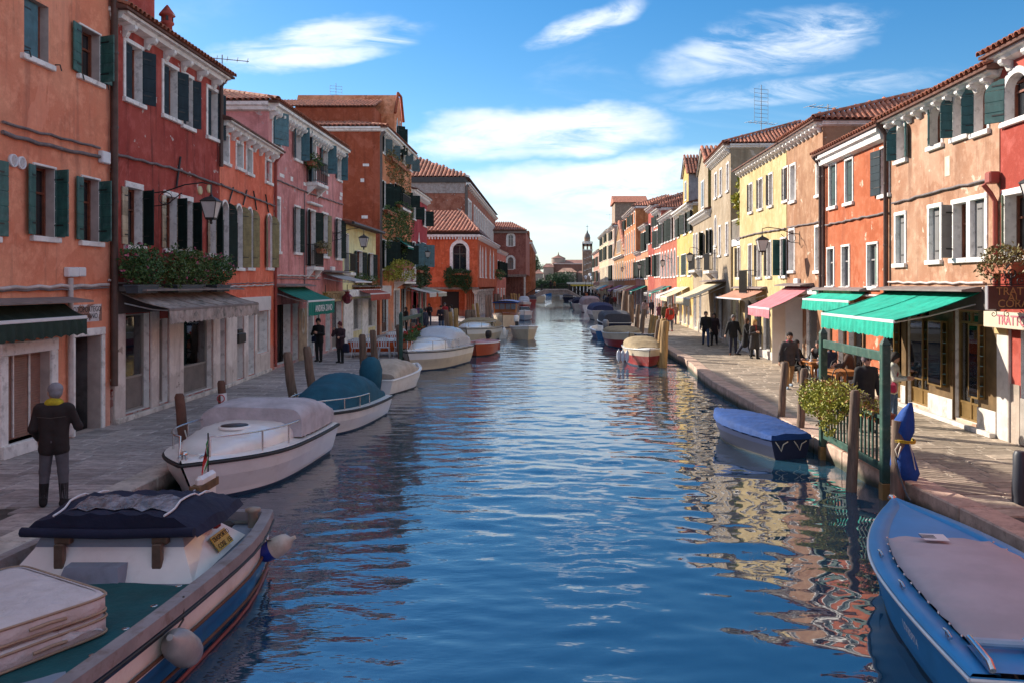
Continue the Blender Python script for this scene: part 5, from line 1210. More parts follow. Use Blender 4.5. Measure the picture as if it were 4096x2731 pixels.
# --- mustard house with its own dormer
wr8 = plaster('mustard_plaster', (0.482, 0.318, 0.095), (0.533, 0.378, 0.138), (.3, .18, .06), .35, (.5, .42, .34), .25, .4, 63., .7)
h = rh('mustard_house', 'mustard yellow house with dark green shutters and a slim dormer', P_R(61.0), P_R(71.0), 9.1, wr8)
for sp in (('H', 812, 824, 845, 1010), ('H', 866, 888, 805, 985), ('H', 922, 938, 775, 960)): h.window(sp, (165, 165, .5, .5), DKGREEN, frame=.08, boards=7)
for sp in (('H', 808, 820, 1185, 1350), ('H', 840, 885, 1172, 1350), ('H', 905, 930, 1160, 1350)): h.closed(sp, DKGREEN, .06, -.03, 10)
for x0, x1 in ((822, 845), (860, 885), (895, 915)):
 u0, u1, _, _ = h.rect('I', x0, x1, 420, 620); h.shop((u0, u1, .2, 2.6), WHITE_ST, 1, .5, STONE, reveal=.2)
h.shell(); h.cornice(.5, .2, .4); h.roof(1.2, .45, near_hip=False, eave_tiles=False)
d0, d1 = h.uz('H', 905)[0], h.uz('H', 858)[0]; c_ = (d0 + d1) / 2
dormer(h, d0, d1, 9.1, 11.6, 12.8, wr8, mat('grey_side_render', (.30, .28, .29), .9, var=.2), 5, [(c_ - .45, c_ + .45, 9.7, 11.0)]); R8 = h
# --- the farther row
far = [  # name, label, y0, y1, top, colours, windows per floor, floors(z0,z1), roof
 ('brick_red_house', 'brick red house with tall round headed windows in the right row', 71.1, 82.0, 9.5, (.33, .085, .05), (.40, .12, .075), 5, ((3.9, 6.2, 1), (7.1, 9.0, 0)), 66., 'c'),
 ('rose_house', 'rose pink house in the right row with green shutters', 82.05, 87.4, 10.6, (.44, .125, .085), (.50, .17, .12), 3, ((4.0, 6.2, 0), (6.9, 8.6, 0), (9.1, 10.1, 0)), 69., 'r'),
 ('deep_red_slim_house', 'slim deep red house with a high plain wall in the right row', 87.45, 93.0, 11.4, (.30, .055, .04), (.36, .08, .06), 2, ((4.2, 6.2, 0), (7.6, 9.6, 0)), 72., 'r'),
 ('apricot_house', 'apricot house with two storeys of white framed windows', 93.05, 100.3, 9.9, (.46, .19, .10), (.52, .25, .15), 4, ((3.9, 6.0, 0), (7.0, 9.1, 0)), 75., 'c'),
 ('small_pink_house', 'lowest pink house of the right row beside the tall orange one', 100.35, 106.5, 7.2, (.46, .20, .15), (.52, .26, .2), 3, ((4.0, 6.0, 0),), 78., 'c'),
 ('tall_orange_house', 'tall orange house with slim grouped windows in the right row', 106.6, 123.3, 13.0, (.42, .145, .055), (.48, .20, .085), 5, ((3.9, 6.4, 1), (7.4, 10.2, 1), (11.0, 12.4, 0)), 81., 'r'),
 ('gabled_brick_house', 'old gabled brick house beyond the tall orange house', 123.4, 143.0, 7.6, (.30, .16, .08), (.38, .22, .11), 4, ((3.9, 6.6, 1),), 84., 'g'),
 ('pink_cream_house', 'tall pink cream house with a loggia beyond the gabled brick house', 143.1, 157.0, 13.2, (.50, .34, .26), (.56, .40, .31), 4, ((3.9, 6.6, 0), (7.8, 10.2, 0), (11., 12.5, 0)), 87., 'r'),
 ('cream_house', 'tall narrow cream house near the far end of the right row', 157.1, 187, 13.4, (.52, .41, .27), (.58, .48, .33), 7, ((3.9, 6.8, 1), (8, 10.6, 0), (11.4, 12.9, 0)), 90., 'c'),
 ('last_pink_house', 'low dusky pink house closing the right row', 187.1, 214, 10.9, (.40, .20, .15), (.46, .26, .2), 6, ((3.9, 6.4, 0), (7.4, 9.6, 0)), 93., 'c')]
FARH = []
for nm, lb, y0, y1, top, c1, c2, nw, floors, seed, rk in far:
 m_ = plaster(nm + '_plaster', c1, c2, tuple(x * .4 for x in c1), .5, (.45, .38, .32), .08, .4, seed, .5)
 h = rh(nm, lb, P_R(y0), P_R(y1), top, m_)
 for z0, z1, ar in floors:
  for i in range(nw):
   u = h.L * (i + .5) / nw; wv = min(.55, h.L / nw * .3)
   h.window((u - wv, u + wv, z0, z1), (165, 150, .5, .5) if (i + int(seed)) % 3 and not ar else None, DKGREEN, arch=bool(ar), frame=.13, boards=4)
 for i in range(nw): u = h.L * (i + .5) / nw; h.shop((u - .9, u + .9, .15, 2.6), BROWNW if i % 2 else WHITE_ST, 1, .5, STONE, reveal=.2) if h.L / nw > 2.0 else h.door((u - .5, u + .5, .05, 2.5), BROWNW, .1)
 h.shell(); h.cornice(.45, .22, .7 if h.L < 15 else 1.4)
 if rk == 'g':
  dormer(h, .2, h.L - .2, 7.6, 8.2, 12.6, m_, m_, 8, [(h.L * .5 - 3 + k * 2, h.L * .5 - 2.2 + k * 2, 8.2, 10) for k in range(4)])
 else: h.roof(1.8, .5, near_hip=True, tiles=(rk == 'r'), eave_tiles=False, maxt=200)
 FARH.append(h)
h = FARH[7]; b = MB(); b.box((5, -6, 13.2), (13, -.5, 17.5)); t_ = b.build('roof_turret', mat('weathered_turret', (.30, .22, .16), .9, var=.3), h.E)
b = MB(); rr = [[(x, y, z) for x, y in ((4.6 + k * 4.2, -6.3), (13.4 - k * 4.2, -6.3 ), (13.4 - k * 4.2, -.2), (4.6 + k * 4.2, -.2))] for k, z in ((0, 17.5), (1, 19))]; b.loft(rr, 0, True, True, True, False); b.build('turret_roof', TILE, t_)
# ------------------------------------------------------------------ bridge
BST = mat('bridge_stone', (0.40, 0.335, 0.30), .85, var=.3, scale=.8, bump=.02, bscale=5, dirt=(.12, .09, .08), dirt_amt=.5)
YB = 156.0; d_ = YB / FOC
def arch_bridge():
 E_ = empty('stone_footbridge', (0, YB, 0), 0, 'low arched stone footbridge with iron railing crossing the canal', 'bridge')
 xl, xr = -4.6, 6.3; W = 3.4
 def top(x):
  t = (x - xl) / (xr - xl); f = 2 * t - 1
  return 2.28 if abs(f) < .38 else .35 + (2.28 - .35) * (1 - ((abs(f) - .38) / .62) ** 1.1)
 al, ar = -3.75, 6.0
 def bot(x):
  f = (2 * (x - al) / (ar - al) - 1); return -.6 + 2.3 * math.sqrt(max(0, 1 - f * f * .985))
 xs = np.linspace(xl, xr, 45); mb = MB()
 for y in (0, W):
  for a, b in zip(xs, xs[1:]):
   za = bot(a) if al < a < ar else -.9; zb = bot(b) if al < b < ar else -.9
   mb.quad((a, y, za), (b, y, zb), (b, y, top(b)), (a, y, top(a)))
 for a, b in zip(xs, xs[1:]):
  mb.quad((a, 0, top(a)), (b, 0, top(b)), (b, W, top(b)), (a, W, top(a)))
  if al < a and b < ar: mb.quad((a, 0, bot(a)), (b, 0, bot(b)), (b, W, bot(b)), (a, W, bot(a)))
 mb.build('arch', BST, E_)
 n = 25; xv = np.linspace(al + .25, ar - .25, n + 1)
 for i in range(n):
  a, b = xv[i] + .02, xv[i + 1] - .02; v = MB()
  v.prism([(a, -.05, bot(a) - .0), (b, -.05, bot(b)), (b, -.05, min(top(b) - .05, bot(b) + .38)), (a, -.05, min(top(a) - .05, bot(a) + .38))], (0, .06, 0)); v.build('voussoir', BST, E_)
 cp = MB(); ring = [[(x, -.1, top(x) - .02), (x, .22, top(x) - .02), (x, .22, top(x) + .12), (x, -.1, top(x) + .12)] for x in np.linspace(xl, xr, 30)]; cp.loft(ring, 0, True, True, True, False); cp.build('coping', STONE, E_)
 for y in (.1, W - .1):
  r = MB(); pts = [(x, y, top(x) + 1.05) for x in np.linspace(xl, xr, 30)]; r.tube(pts, .07, 6); r.tube([(p[0], p[1], p[2] - .85) for p in pts], .05, 6)
  for x in np.linspace(xl, xr, 46): r.tube([(x, y, top(x)), (x, y, top(x) + 1.05)], .028, 5)
  for x in (xl + 2.9, xr - 2.9): r.box((x - .13, y - .13, top(x)), (x + .13, y + .13, top(x) + 1.25))
  r.build('railing', IRON, E_)
 return E_, top
BRIDGE, bridge_top = arch_bridge()
# ------------------------------------------------------------------ far shore
far_l = MB(); far_l.box((-260, 305, -2), (260, 620, .45)); far_l.build('ground', mat('far_ground', (.12, .10, .08), .95), kind='structure')
fw = MB(); fw.box((-120, 303.5, -1), (60, 304.9, 1.9)); fw.build('shore_wall', mat('old_shore_wall', (.22, .15, .11), .9, var=.35, scale=.3), label='long low brick shore wall under the hedge far behind the bridge', cat='wall')
ch = empty('brick_church', (0, 340, 0), 0, 'old brick church with a drum apse and tiled roofs far behind the bridge', 'church')
cbr = mat('church_brick', (.20, .10, .075), .9, var=.3, scale=.25, dirt=(.3, .24, .2), dirt_amt=.4); cst = mat('church_stone', (.36, .29, .24), .9, var=.25, scale=.3); crf = mat('church_roof', (.26, .12, .09), .9, var=.35, scale=.6)
def G_(x, y, Y): return at_depth('G', x, y, Y)
def cbox(name, x0, x1, yt, zb, Y, dp, m, parent=None):
 a, b = G_(x0, yt, Y), G_(x1, yt, Y); mb = MB(); mb.box((a.x, Y - 340, zb), (b.x, Y - 340 + dp, a.z)); return mb.build(name, m, parent or ch)
def hip(name, x0, x1, ye, yr, Y, dp, m, over=.4, ridge=.5):
 a, b, c = G_(x0, ye, Y), G_(x1, ye, Y), G_(x0, yr, Y); mb = MB(); y0 = Y - 340 - over; y1 = y0 + dp + 2 * over; w_ = b.x - a.x; i = w_ * (1 - ridge) / 2
 mb.loft([[(a.x - over, y0, a.z), (b.x + over, y0, a.z), (b.x + over, y1, a.z), (a.x - over, y1, a.z)], [(a.x + i, y0 + dp * .45, c.z), (b.x - i, y0 + dp * .45, c.z), (b.x - i, y1 - dp * .45, c.z), (a.x + i, y1 - dp * .45, c.z)]], 0, True, True, True, False); mb.build(name, m, ch)
cbox('nave', 515, 1000, 645, .4, 340, 16, cbr); hip('nave_roof', 515, 1010, 645, 590, 340, 16, crf, .5, .9)
a, b = G_(515, 652, 339.8), G_(875, 640, 339.8); mb = MB(); mb.box((a.x, -.3, a.z), (b.x, .0, b.z)); mb.build('white_eave', WHITE_ST, ch)
c0 = G_(576, 580, 344); mb = MB(); r = G_(664, 0, 344).x - c0.x
mb.lathe([(r, 6), (r, c0.z), (r * 1.04, c0.z + .1)], 20, 0, Matrix.Translation((c0.x, 4, 0)), False); mb.build('drum', cst, ch)
mb = MB(); mb.lathe([(r * 1.06, c0.z + .1), (r * .5, G_(0, 555, 344).z), (.3, G_(0, 538, 344).z), (.05, G_(0, 500, 344).z)], 20, 0, Matrix.Translation((c0.x, 4, 0)), False); mb.build('drum_roof', crf, ch)
cbox('apse_chapel', 388, 515, 690, .4, 334, 9, cst); hip('chapel_roof', 388, 515, 690, 640, 334, 9, crf)
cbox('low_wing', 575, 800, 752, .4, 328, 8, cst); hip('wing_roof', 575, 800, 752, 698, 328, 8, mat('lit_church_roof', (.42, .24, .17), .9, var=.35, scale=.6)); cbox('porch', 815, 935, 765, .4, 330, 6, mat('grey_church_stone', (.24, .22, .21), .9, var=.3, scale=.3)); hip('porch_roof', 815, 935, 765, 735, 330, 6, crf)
w_ = G_(425, 790, 333.9); mb = MB(); mb.box((w_.x - .5, -6.2, 2), (w_.x + .5, -6.1, w_.z)); mb.build('chapel_window', GLASS, ch)
lh = empty('shore_cottage', (0, 330, 0), 0, 'low tiled cottage at the far shore left of the church', 'house')
a, b = G_(262, 770, 320), G_(382, 770, 320); mb = MB(); mb.box((a.x, -10, .4), (b.x, 0, a.z)); mb.build('wall', cst, lh); t = G_(0, 715, 320).z; mb = MB(); mb.loft([[(a.x - .5, -10.4, a.z), (b.x + .5, -10.4, a.z), (b.x + .5, .4, a.z), (a.x - .5, .4, a.z)], [(a.x + 2, -5.2, t), (b.x - 2, -5.2, t), (b.x - 2, -4.8, t), (a.x + 2, -4.8, t)]], 0, True, True, True, False); mb.build('roof', crf, lh)
for i in range(3): mb = MB(); x_ = a.x + 2 + i * 3; mb.box((x_, -10.06, 2.0), (x_ + 1, -10.001, 3.6)); mb.build('window', GLASS, lh)
tw = empty('bell_tower', (G_(940, 0, 325).x, 327, 0), 0, 'square brick bell tower with a domed belfry behind the bridge', 'tower')
hw = (G_(1000, 0, 325).x - G_(878, 0, 325).x) / 2
zt1 = G_(0, 480, 325).z; zt2 = G_(0, 395, 325).z; zb_ = G_(0, 372, 325).z; zd = G_(0, 325, 325).z; zdome = G_(0, 262, 325).z; ztip = G_(0, 225, 325).z
tbr = mat('tower_brick', (.26, .15, .10), .9, var=.4, scale=.5, dirt=(.40, .34, .30), dirt_amt=.6)
mb = MB(); mb.box((-hw, -hw, 0), (hw, hw, zt1)); mb.build('shaft', tbr, tw)
mb = MB(); mb.box((-hw * 1.08, -hw * 1.08, zt1), (hw * 1.08, hw * 1.08, zt1 + .35)); mb.build('cornice', STONE, tw)
bz0 = zt1 + .35; mb = MB()
for x in (-1, 1):
 for y in (-1, 1): mb.box((x * hw, y * hw, bz0), (x * hw * .62, y * hw * .62, zt2))
mb.box((-hw * .16, -hw, bz0), (hw * .16, -hw * .8, zt2)); mb.box((-hw, -hw * .16, bz0), (-hw * .8, hw * .16, zt2)); mb.box((-hw, -hw, zt2 - .9), (hw, hw, zt2)); mb.build('belfry', tbr, tw)
mb = MB(); mb.box((-hw * 1.1, -hw * 1.1, zt2), (hw * 1.1, hw * 1.1, zt2 + .3))
for i in range(9):
 f = -1 + 2 * i / 8
 for a, b in ((f, -1), (-1, f), (f, 1), (1, f)): mb.box((a * hw - .09, b * hw - .09, zt2 + .3), (a * hw + .09, b * hw + .09, zb_))
for s_ in (-1, 1): mb.box((-hw, s_ * hw - .12, zb_), (hw, s_ * hw + .12, zb_ + .15)); mb.box((s_ * hw - .12, -hw, zb_ + .002), (s_ * hw + .12, hw, zb_ + .152))
mb.build('balustrade', WHITE_ST, tw)
mb = MB(); rd = hw * .62; mb.lathe([(rd, zt2 + .3), (rd, zd), (rd * 1.1, zd + .1), (rd * 1.1, zd + .25)], 12, 0, None, False); mb.build('drum', tbr, tw)
mb = MB(); mb.lathe([(rd * math.cos(a) * 1.0, zd + .25 + (zdome - zd) * math.sin(a)) for a in np.linspace(0, 1.5, 9)], 20); mb.build('dome', mat('lead_dome', (.16, .13, .12), .7, var=.2), tw)
mb = MB(); mb.tube([(0, 0, zdome), (0, 0, zdome + 1.2)], [.45, .12], 8); mb.tube([(0, 0, zdome + 1.2), (0, 0, ztip + 2.2)], .07, 5); mb.tube([(-.5, 0, ztip + 1.5), (.5, 0, ztip + 1.5)], .07, 5); mb.build('finial', IRON, tw)
for k in range(5):
 b = MB(); z = 4 + k * (zt1 - 5) / 5
 for j in range(3): b.box((-hw * .7 + j * hw * .55 + random.uniform(-.2, .2), -hw - .05, z + j * .4), (-hw * .35 + j * hw * .55, -hw - .002, z + .3 + j * .4));
 o = b.build('stone_course', mat('pale_tower_stone', (.5, .45, .42), .9), tw); o['kind'] = 'stuff'
kv = empty('waterbus_pavilion', (0, 240, 0), 0, 'low waterbus pavilion with a flat white and yellow roof beyond the bridge', 'pavilion')
a, b = at_depth('G', 683, 878, 240), at_depth('G', 1000, 905, 240)
mb = MB(); mb.box((a.x, -1, b.z), (b.x + 2, 5, a.z)); mb.build('roof', mat('white_canopy', (.62, .58, .5), .5), kv)
mb = MB(); mb.box((a.x + .3, -.8, b.z - .5), (b.x + 2, -.7, b.z - .02)); mb.build('yellow_band', mat('yellow_band', (.60, .42, .03), .5), kv)
for i in range(8): mb = MB(); x = a.x + .5 + i * (b.x - a.x) / 7; mb.box((x, -.6, -.3), (x + .25, -.35, b.z - .01)); mb.build('post', WHITE_ST, kv)
mb = MB(); mb.box((a.x + .5, 2, 0), (b.x + 2, 2.1, b.z - .02)); mb.build('glass_wall', GLASS, kv)
mb = MB(); mb.box((a.x - 2, -1.5, -.5), (b.x + 3, 6, .1)); mb.build('pontoon', STONE, kv)
for i, (x, y) in enumerate(((917, 822), (993, 830), (971, 790))):
 Y = 225 + i * 12; p = at_depth('G', x, y, Y); L_ = empty('street_lamp', (p.x, Y, 0), 0, ['white globe street lamp standing left of two near the pavilion', 'white globe street lamp standing nearest the right row of houses', 'white lantern high beside the right row far behind the bridge'][i], 'street lamp', 'distant lamps by the pavilion')
 mb = MB(); mb.tube([(0, 0, 0), (0, 0, p.z - .4)], .07, 6); mb.build('pole', IRON, L_); mb = MB(); mb.lathe([(.2, p.z - .4), (.42, p.z + .4), (.1, p.z + .6)], 8); mb.build('lantern', PLASTICW, L_)
# ------------------------------------------------------------------ awnings
def cloth(name, col, **k): return mat(name, col, .85, var=k.get('var', .16), scale=3, bump=.03, bscale=4.5, dirt=k.get('dirt'), dirt_amt=k.get('da', 0))
def awning(hh, label, u0, u1, zt, zf, proj, m, val=.28, w0=.06, vm=None, bar=None, scallop=0, hood=None, name='shop_awning', ribs=0, txt=None):
 E_ = empty(name, hh.A + hh.dir * ((u0 + u1) / 2) + Vector((0, 0, 0)), math.atan2(hh.dir.y, hh.dir.x), label, 'awning')
 a, b = u0 - (u0 + u1) / 2, u1 - (u0 + u1) / 2; q = hh.s; n = max(8, int((b - a) / .12))
 mb = MB(); rows = 7; rings = []
 for j in range(rows):
  t = j / (rows - 1)
  rings.append([(a + (b - a) * i / n, q * (w0 + proj * t), zt + (zf - zt) * t - .05 * math.sin(math.pi * t) * (1 + .25 * math.sin(i * 1.3))) for i in range(n + 1)])
 mb.loft(rings, 0, False); mb.loft([[(p[0], p[1], p[2] - .012) for p in r] for r in rings], 0, False); mb.build('canopy', m, E_)
 if ribs:
  for k in range(ribs + 1):
   r = MB(); x = a + (b - a) * k / ribs; r.tube([(x, q * (w0 + proj * t), zt + (zf - zt) * t - .05 * math.sin(math.pi * t) + .008) for t in (0, .25, .5, .75, 1)], .01, 5); r.build('seam', m, E_)
 fb = MB(); fb.box((a, q * (w0 + proj - .03), zf - .06), (b, q * (w0 + proj + .02), zf + .01), 0, None, .01); fb.build('front_bar', bar or PLASTICW, E_)
 if val:
  v = MB(); n2 = max(24, int((b - a) / .05)); y0 = q * (w0 + proj + .012); top_, bot_ = [], []
  for i in range(n2 + 1):
   x = a + (b - a) * i / n2; wv = .022 * math.sin(i * 1.1) + .012 * math.sin(i * .37); dz = abs(math.sin(x * math.pi / (scallop or .25))) * .045
   top_.append((x, y0, zf - .055)); bot_.append((x, y0 + q * (wv + .012), zf - val - dz))
  mid = [((p[0]), (p[1] + r[1]) / 2, (p[2] + r[2]) / 2) for p, r in zip(top_, bot_)]
  v.loft([top_, mid, bot_], 0, False); V = v.build('valance', vm or m, E_)
  if txt: text('lettering', txt[0], txt[1], txt[2], V, frame_matrix((txt[3], y0 + q * .05, zf - .06 - val * .5), (1 if q < 0 else -1, 0, 0)), .003, bold=.004)
 for x in (a + .15, b - .15):
  r = MB(); r.tube([(x, q * w0, zt - .25), (x + (.25 if x < 0 else -.25), q * (w0 + proj * .5), (zt + zf) / 2 - .22), (x, q * (w0 + proj - .03), zf - .05)], .02, 6); r.build('arm', mat('awning_arm', (.5, .5, .5), .4, .3), E_)
 if hood:
  hb = MB(); hb.prism([(a - .12, q * w_, z) for w_, z in ((.0, zt + .02), (.0, zt + .14), (.1, zt + .14), (hood, zt + .07), (hood, zt + .03))], (b - a + .24, 0, 0)); hb.build('hood', mat('grey_awning_hood', (.20, .16, .15), .7, var=.2), E_)
 return E_
C_GREEN = cloth('dark_green_canvas', (.012, .03, .02)); C_GREY = cloth('weathered_grey_canvas', (.36, .29, .26), dirt=(.06, .07, .055), da=.85, var=.3); C_TEAL = cloth('teal_canvas', (.0, .16, .12))
C_MINT = cloth('mint_green_canvas', (.0, .34, .24)); C_PINK = cloth('pink_canvas', (.52, .17, .20)); C_CREAM = cloth('cream_canvas', (.56, .46, .30)); C_RED = cloth('rust_red_canvas', (.36, .065, .04)); C_WHITE = cloth('off_white_canvas', (.52, .49, .46)); C_BLUE = cloth('sky_blue_canvas', (.08, .36, .56)); C_TERRA = cloth('terracotta_canvas', (.42, .20, .13))
def aw(hh, label, c, x0, x1, zt, zf, proj, m, **k):
 ua, ub = hh.uz(c, x0)[0], hh.uz(c, x1)[0]; return awning(hh, label, min(ua, ub), max(ua, ub), zt, zf, proj, m, **k)
z_ = H1.uz('B', 200, 715)[1]
awning(H1, 'dark green scalloped awning half rolled in over the brown roller shutter', H1.uz('B', -220)[0], H1.uz('B', 430)[0], z_ - .05, z_ - .30, .45, C_GREEN, val=.34, scallop=.3, hood=.6)
ua, ub = H2.uz('B', 800)[0], H2.L - .05
awning(H2, 'weathered grey awning under the flower boxes', ua + .1, ub, 3.02, 2.64, 1.15, C_GREY, val=.32, scallop=.14, hood=.75, ribs=6, bar=mat('grey_awning_hood', (.20, .16, .15), .7, var=.2))
aw(H4, 'teal awning with white shop lettering on the pink house', 'D', 775, 1010, 3.10, 2.58, 1.25, C_TEAL, val=.55, hood=.5, txt=('ANDREA ZANO', .36, PLASTICW, .1))
aw(H4, 'pale grey awning over the trattoria front', 'D', 1150, 1300, 3.75, 3.35, 1.5, cloth('pale_grey_canvas', (.42, .41, .42)), val=0, hood=.5)
aw(H5, 'rust red awning on the low yellow house', 'F', 20, 190, 3.05, 2.72, .9, C_RED, val=.35, hood=.4)
aw(H6, 'small teal sun blind high on the rust house', 'E', 345, 392, 6.55, 5.9, .9, C_TEAL, val=.15)
aw(H6, 'off white fringed awning at the foot of the rust house', 'F', 415, 480, 3.1, 2.6, 1.9, C_WHITE, val=.3, scallop=.2, hood=.6)
aw(H7, 'grey green fringed awning at the foot of the crimson house', 'F', 520, 600, 3.0, 2.55, 1.7, cloth('grey_green_canvas', (.3, .32, .26)), val=.3, scallop=.2)
aw(R2, 'wide mint green awning over the glassware shop', 'M', 465, 1100, 3.02, 2.42, 1.85, C_MINT, val=.36, scallop=.19, hood=.5, ribs=2)
aw(R3, 'mint green awning half rolled on the orange house', 'K', 735, 1120, 2.98, 2.72, .5, C_MINT, val=.34, hood=.3)
aw(R4, 'pink awning on the narrow brown peach house', 'K', 490, 690, 3.12, 2.35, 1.5, C_PINK, val=.32, hood=.5)
aw(R5, 'terracotta striped awning on the butter yellow house', 'K', 95, 325, 2.98, 2.58, 1.05, C_TERRA, val=0, hood=.3)
aw(R6, 'large cream awning on the grey beige house', 'I', 1075, 1240, 3.35, 2.45, 1.9, C_CREAM, val=.4, hood=.5)
aw(R8, 'cream awning, nearer of two on the mustard house', 'I', 845, 915, 3.05, 2.3, 1.6, C_CREAM, val=.3); aw(R8, 'cream awning, farther of two on the mustard house', 'I', 790, 835, 3.0, 2.35, 1.6, C_WHITE, val=.25)
fa = [(0, .3, .5, 'teal awning on the brick red house', C_TEAL), (0, .62, .92, 'dark grey awning on the brick red house', cloth('slate_canvas', (.10, .09, .09))), (3, .1, .9, 'long teal awning on the apricot house', C_TEAL), (4, .1, .9, 'crimson awning on the lowest pink house', cloth('crimson_canvas', (.34, .03, .05))),
  (5, .05, .4, 'cream awning, nearer of two on the tall orange house', C_CREAM), (5, .5, .9, 'cream awning, farther of two on the tall orange house', C_WHITE), (6, .1, .5, 'purple awning on the gabled brick house', cloth('purple_canvas', (.2, .08, .2))), (7, .1, .8, 'dark red awning on the pink cream house', C_RED), (8, .05, .3, 'sky blue awning on the tall cream house', C_BLUE), (8, .36, .62, 'white awning beside the sky blue one', C_WHITE), (8, .7, .95, 'cream awning far along the tall cream house', C_CREAM), (9, .2, .6, 'cream awning on the last dusky pink house', C_CREAM)]
for i, f0, f1, lb, m_ in fa: hh = FARH[i]; awning(hh, lb, hh.L * f0, hh.L * f1, 3.1, 2.45, 1.7, m_, val=.25)
# ------------------------------------------------------------------ bracket lanterns
LGLASS = mat('frosted_lamp_glass', (.55, .52, .50), .35, var=.1)
def lantern(hh, label, u, z, reach, s=1.0, arm=True):
 """z is the lantern's middle; reach its distance from the wall"""
 E_ = empty('wall_lantern', hh.A + hh.dir * u, math.atan2(hh.dir.y, hh.dir.x), label, 'street lamp', 'bracket lanterns along the houses'); q = hh.s
 b = MB(); zt = z + .62 * s
 b.tube([(0, 0, zt - .05), (0, q * .3, zt - .02), (0, q * reach * .55, zt + .2 * s), (0, q * reach * .85, zt + .27 * s), (0, q * reach, zt + .2 * s), (0, q * reach, z + .42 * s)], .018, 6)
 b.tube([(0, 0, zt - .5 * s), (0, q * .35, zt - .45 * s), (0, q * reach * .5, zt - .05)], .013, 6)
 b.tube([(0, q * (.32 + .17 * math.cos(a)), zt - .25 * s + .2 * s * math.sin(a)) for a in [k * math.pi / 8 for k in range(17)]], .011, 5); b.tube([(0, .0, zt + .05), (0, 0, zt - .6 * s)], .02, 6); b.build('bracket', IRON, E_)
 T = Matrix.Translation((0, q * reach, z)); c = MB()
 sq = lambda r, zz: [(r * a, r * b2, zz) for a, b2 in ((-1, -1), (1, -1), (1, 1), (-1, 1))]
 c.loft([sq(.27 * s, .26 * s), sq(.27 * s, .29 * s), sq(.14 * s, .40 * s), sq(.05 * s, .44 * s), sq(.03 * s, .5 * s)], 0, True, True, True, False, T); c.loft([sq(.13 * s, -.32 * s), sq(.15 * s, -.27 * s), sq(.15 * s, -.25 * s)], 0, True, True, True, False, T)
 for a, b2 in ((-1, -1), (1, -1), (1, 1), (-1, 1)): c.tube([T @ Vector((.145 * s * a, .145 * s * b2, -.25 * s)), T @ Vector((.25 * s * a, .25 * s * b2, .26 * s))], .012, 5)
 c.lathe([(.02, -.46 * s), (.05 * s, -.42 * s), (.03 * s, -.36 * s), (.06 * s, -.32 * s)], 8, 0, T); c.build('cage', IRON, E_)
 g = MB(); g.loft([sq(.138 * s, -.25 * s), sq(.24 * s, .255 * s)], 0, True, True, True, False, T); g.build('glass', LGLASS, E_); return E_
def lamp_at(hh, label, c, xw, xl, yl, s=1.0):
 u, _ = hh.uz(c, xw); p = hh.A + hh.dir * u; X, Y = px(c, xl, yl); d = p.y / FOC; lx = (X - VX) * d; reach = abs(lx - p.x); return lantern(hh, label, u, CAM_Z - (Y - VY) * d, reach, s)
lamp_at(H2, 'lantern on a long bracket in front of the dark red house', 'A', 1065, 1470, 1465, .78)
lamp_at(H4, 'lantern on a scrolled bracket between pink and yellow house', 'C', 1235, 1480, 1510, .78)
lamp_at(H7, 'lantern beside the crimson house', 'E', 545, 610, 1215, .78)
lamp_at(R4, 'lantern whose bracket springs from the brown peach house', 'J', 585, 292, 1340, .78)
lamp_at(R7, 'lantern in front of the grey gabled house', 'H', 1050, 917, 1195, .78); lamp_at(R9 if False else FARH[0], 'lantern in front of the brick red house', 'H', 760, 673, 1245, .78)
lamp_at(FARH[3], 'lantern in front of the apricot house', 'H', 520, 465, 1275, .78); lamp_at(FARH[5], 'lantern in front of the tall orange house', 'H', 345, 311, 1298, .78)
lantern(R1, 'lantern cut by the right edge of the picture', R1.L - 2.3, 4.85, .55, .8)
for x, y, c_, lb in ((1128, 215, (.20, .13, .03), 'amber blown glass lantern beside the teal awning'), (1518, 185, (.20, .04, .06), 'crimson blown glass lantern by the trattoria door')):
 u, _ = H4.uz('N', x, y, .35); p = H4.A + H4.dir * u + H4.nrm * .35; z = CAM_Z - (1150 + y / 4.48 - VY) * p.y / FOC
 E_ = empty('glass_lantern', p, 0, lb, 'lantern'); g = MB(); g.lathe([(.06, z - .32), (.16, z - .26), (.26, z - .1), (.27, z + .04), (.16, z + .16), (.1, z + .2), (.13, z + .3)], 8, 0, None, False); g.build('glass', mat(lb.split()[0] + '_glass', c_, .15, var=.3), E_); g = MB(); g.tube([(0, 0, z + .3), (0, 0, z + .65)], .02, 6); g.build('chain', IRON, E_)
# ------------------------------------------------------------------ plants
def leaf_mat(name, c1, c2):
 if name in MATS: return MATS[name]
 m, t, b = new_mat(name); MATS[name] = m
 g = t.n.new('ShaderNodeNewGeometry'); c = t.mix(g.outputs['Random Per Island'], c1, c2); t.link(c, b.inputs['Base Color']); b.inputs['Roughness'].default_value = .55
 return m
LEAFG = leaf_mat('fresh_green_leaves', (.018, .065, .014), (.075, .15, .035)); LEAFD = leaf_mat('dark_green_leaves', (.012, .040, .010), (.045, .095, .025)); LEAFY = leaf_mat('yellow_green_leaves', (.16, .20, .02), (.46, .42, .06)); LEAFM = leaf_mat('mid_green_leaves', (.03, .075, .015), (.10, .16, .035)); LEAFB = leaf_mat('brown_green_leaves', (.14, .10, .04), (.22, .19, .06))
PETP = leaf_mat('pink_petals', (.42, .06, .14), (.55, .2, .28)); PETR = leaf_mat('red_petals', (.45, .015, .01), (.55, .04, .03))
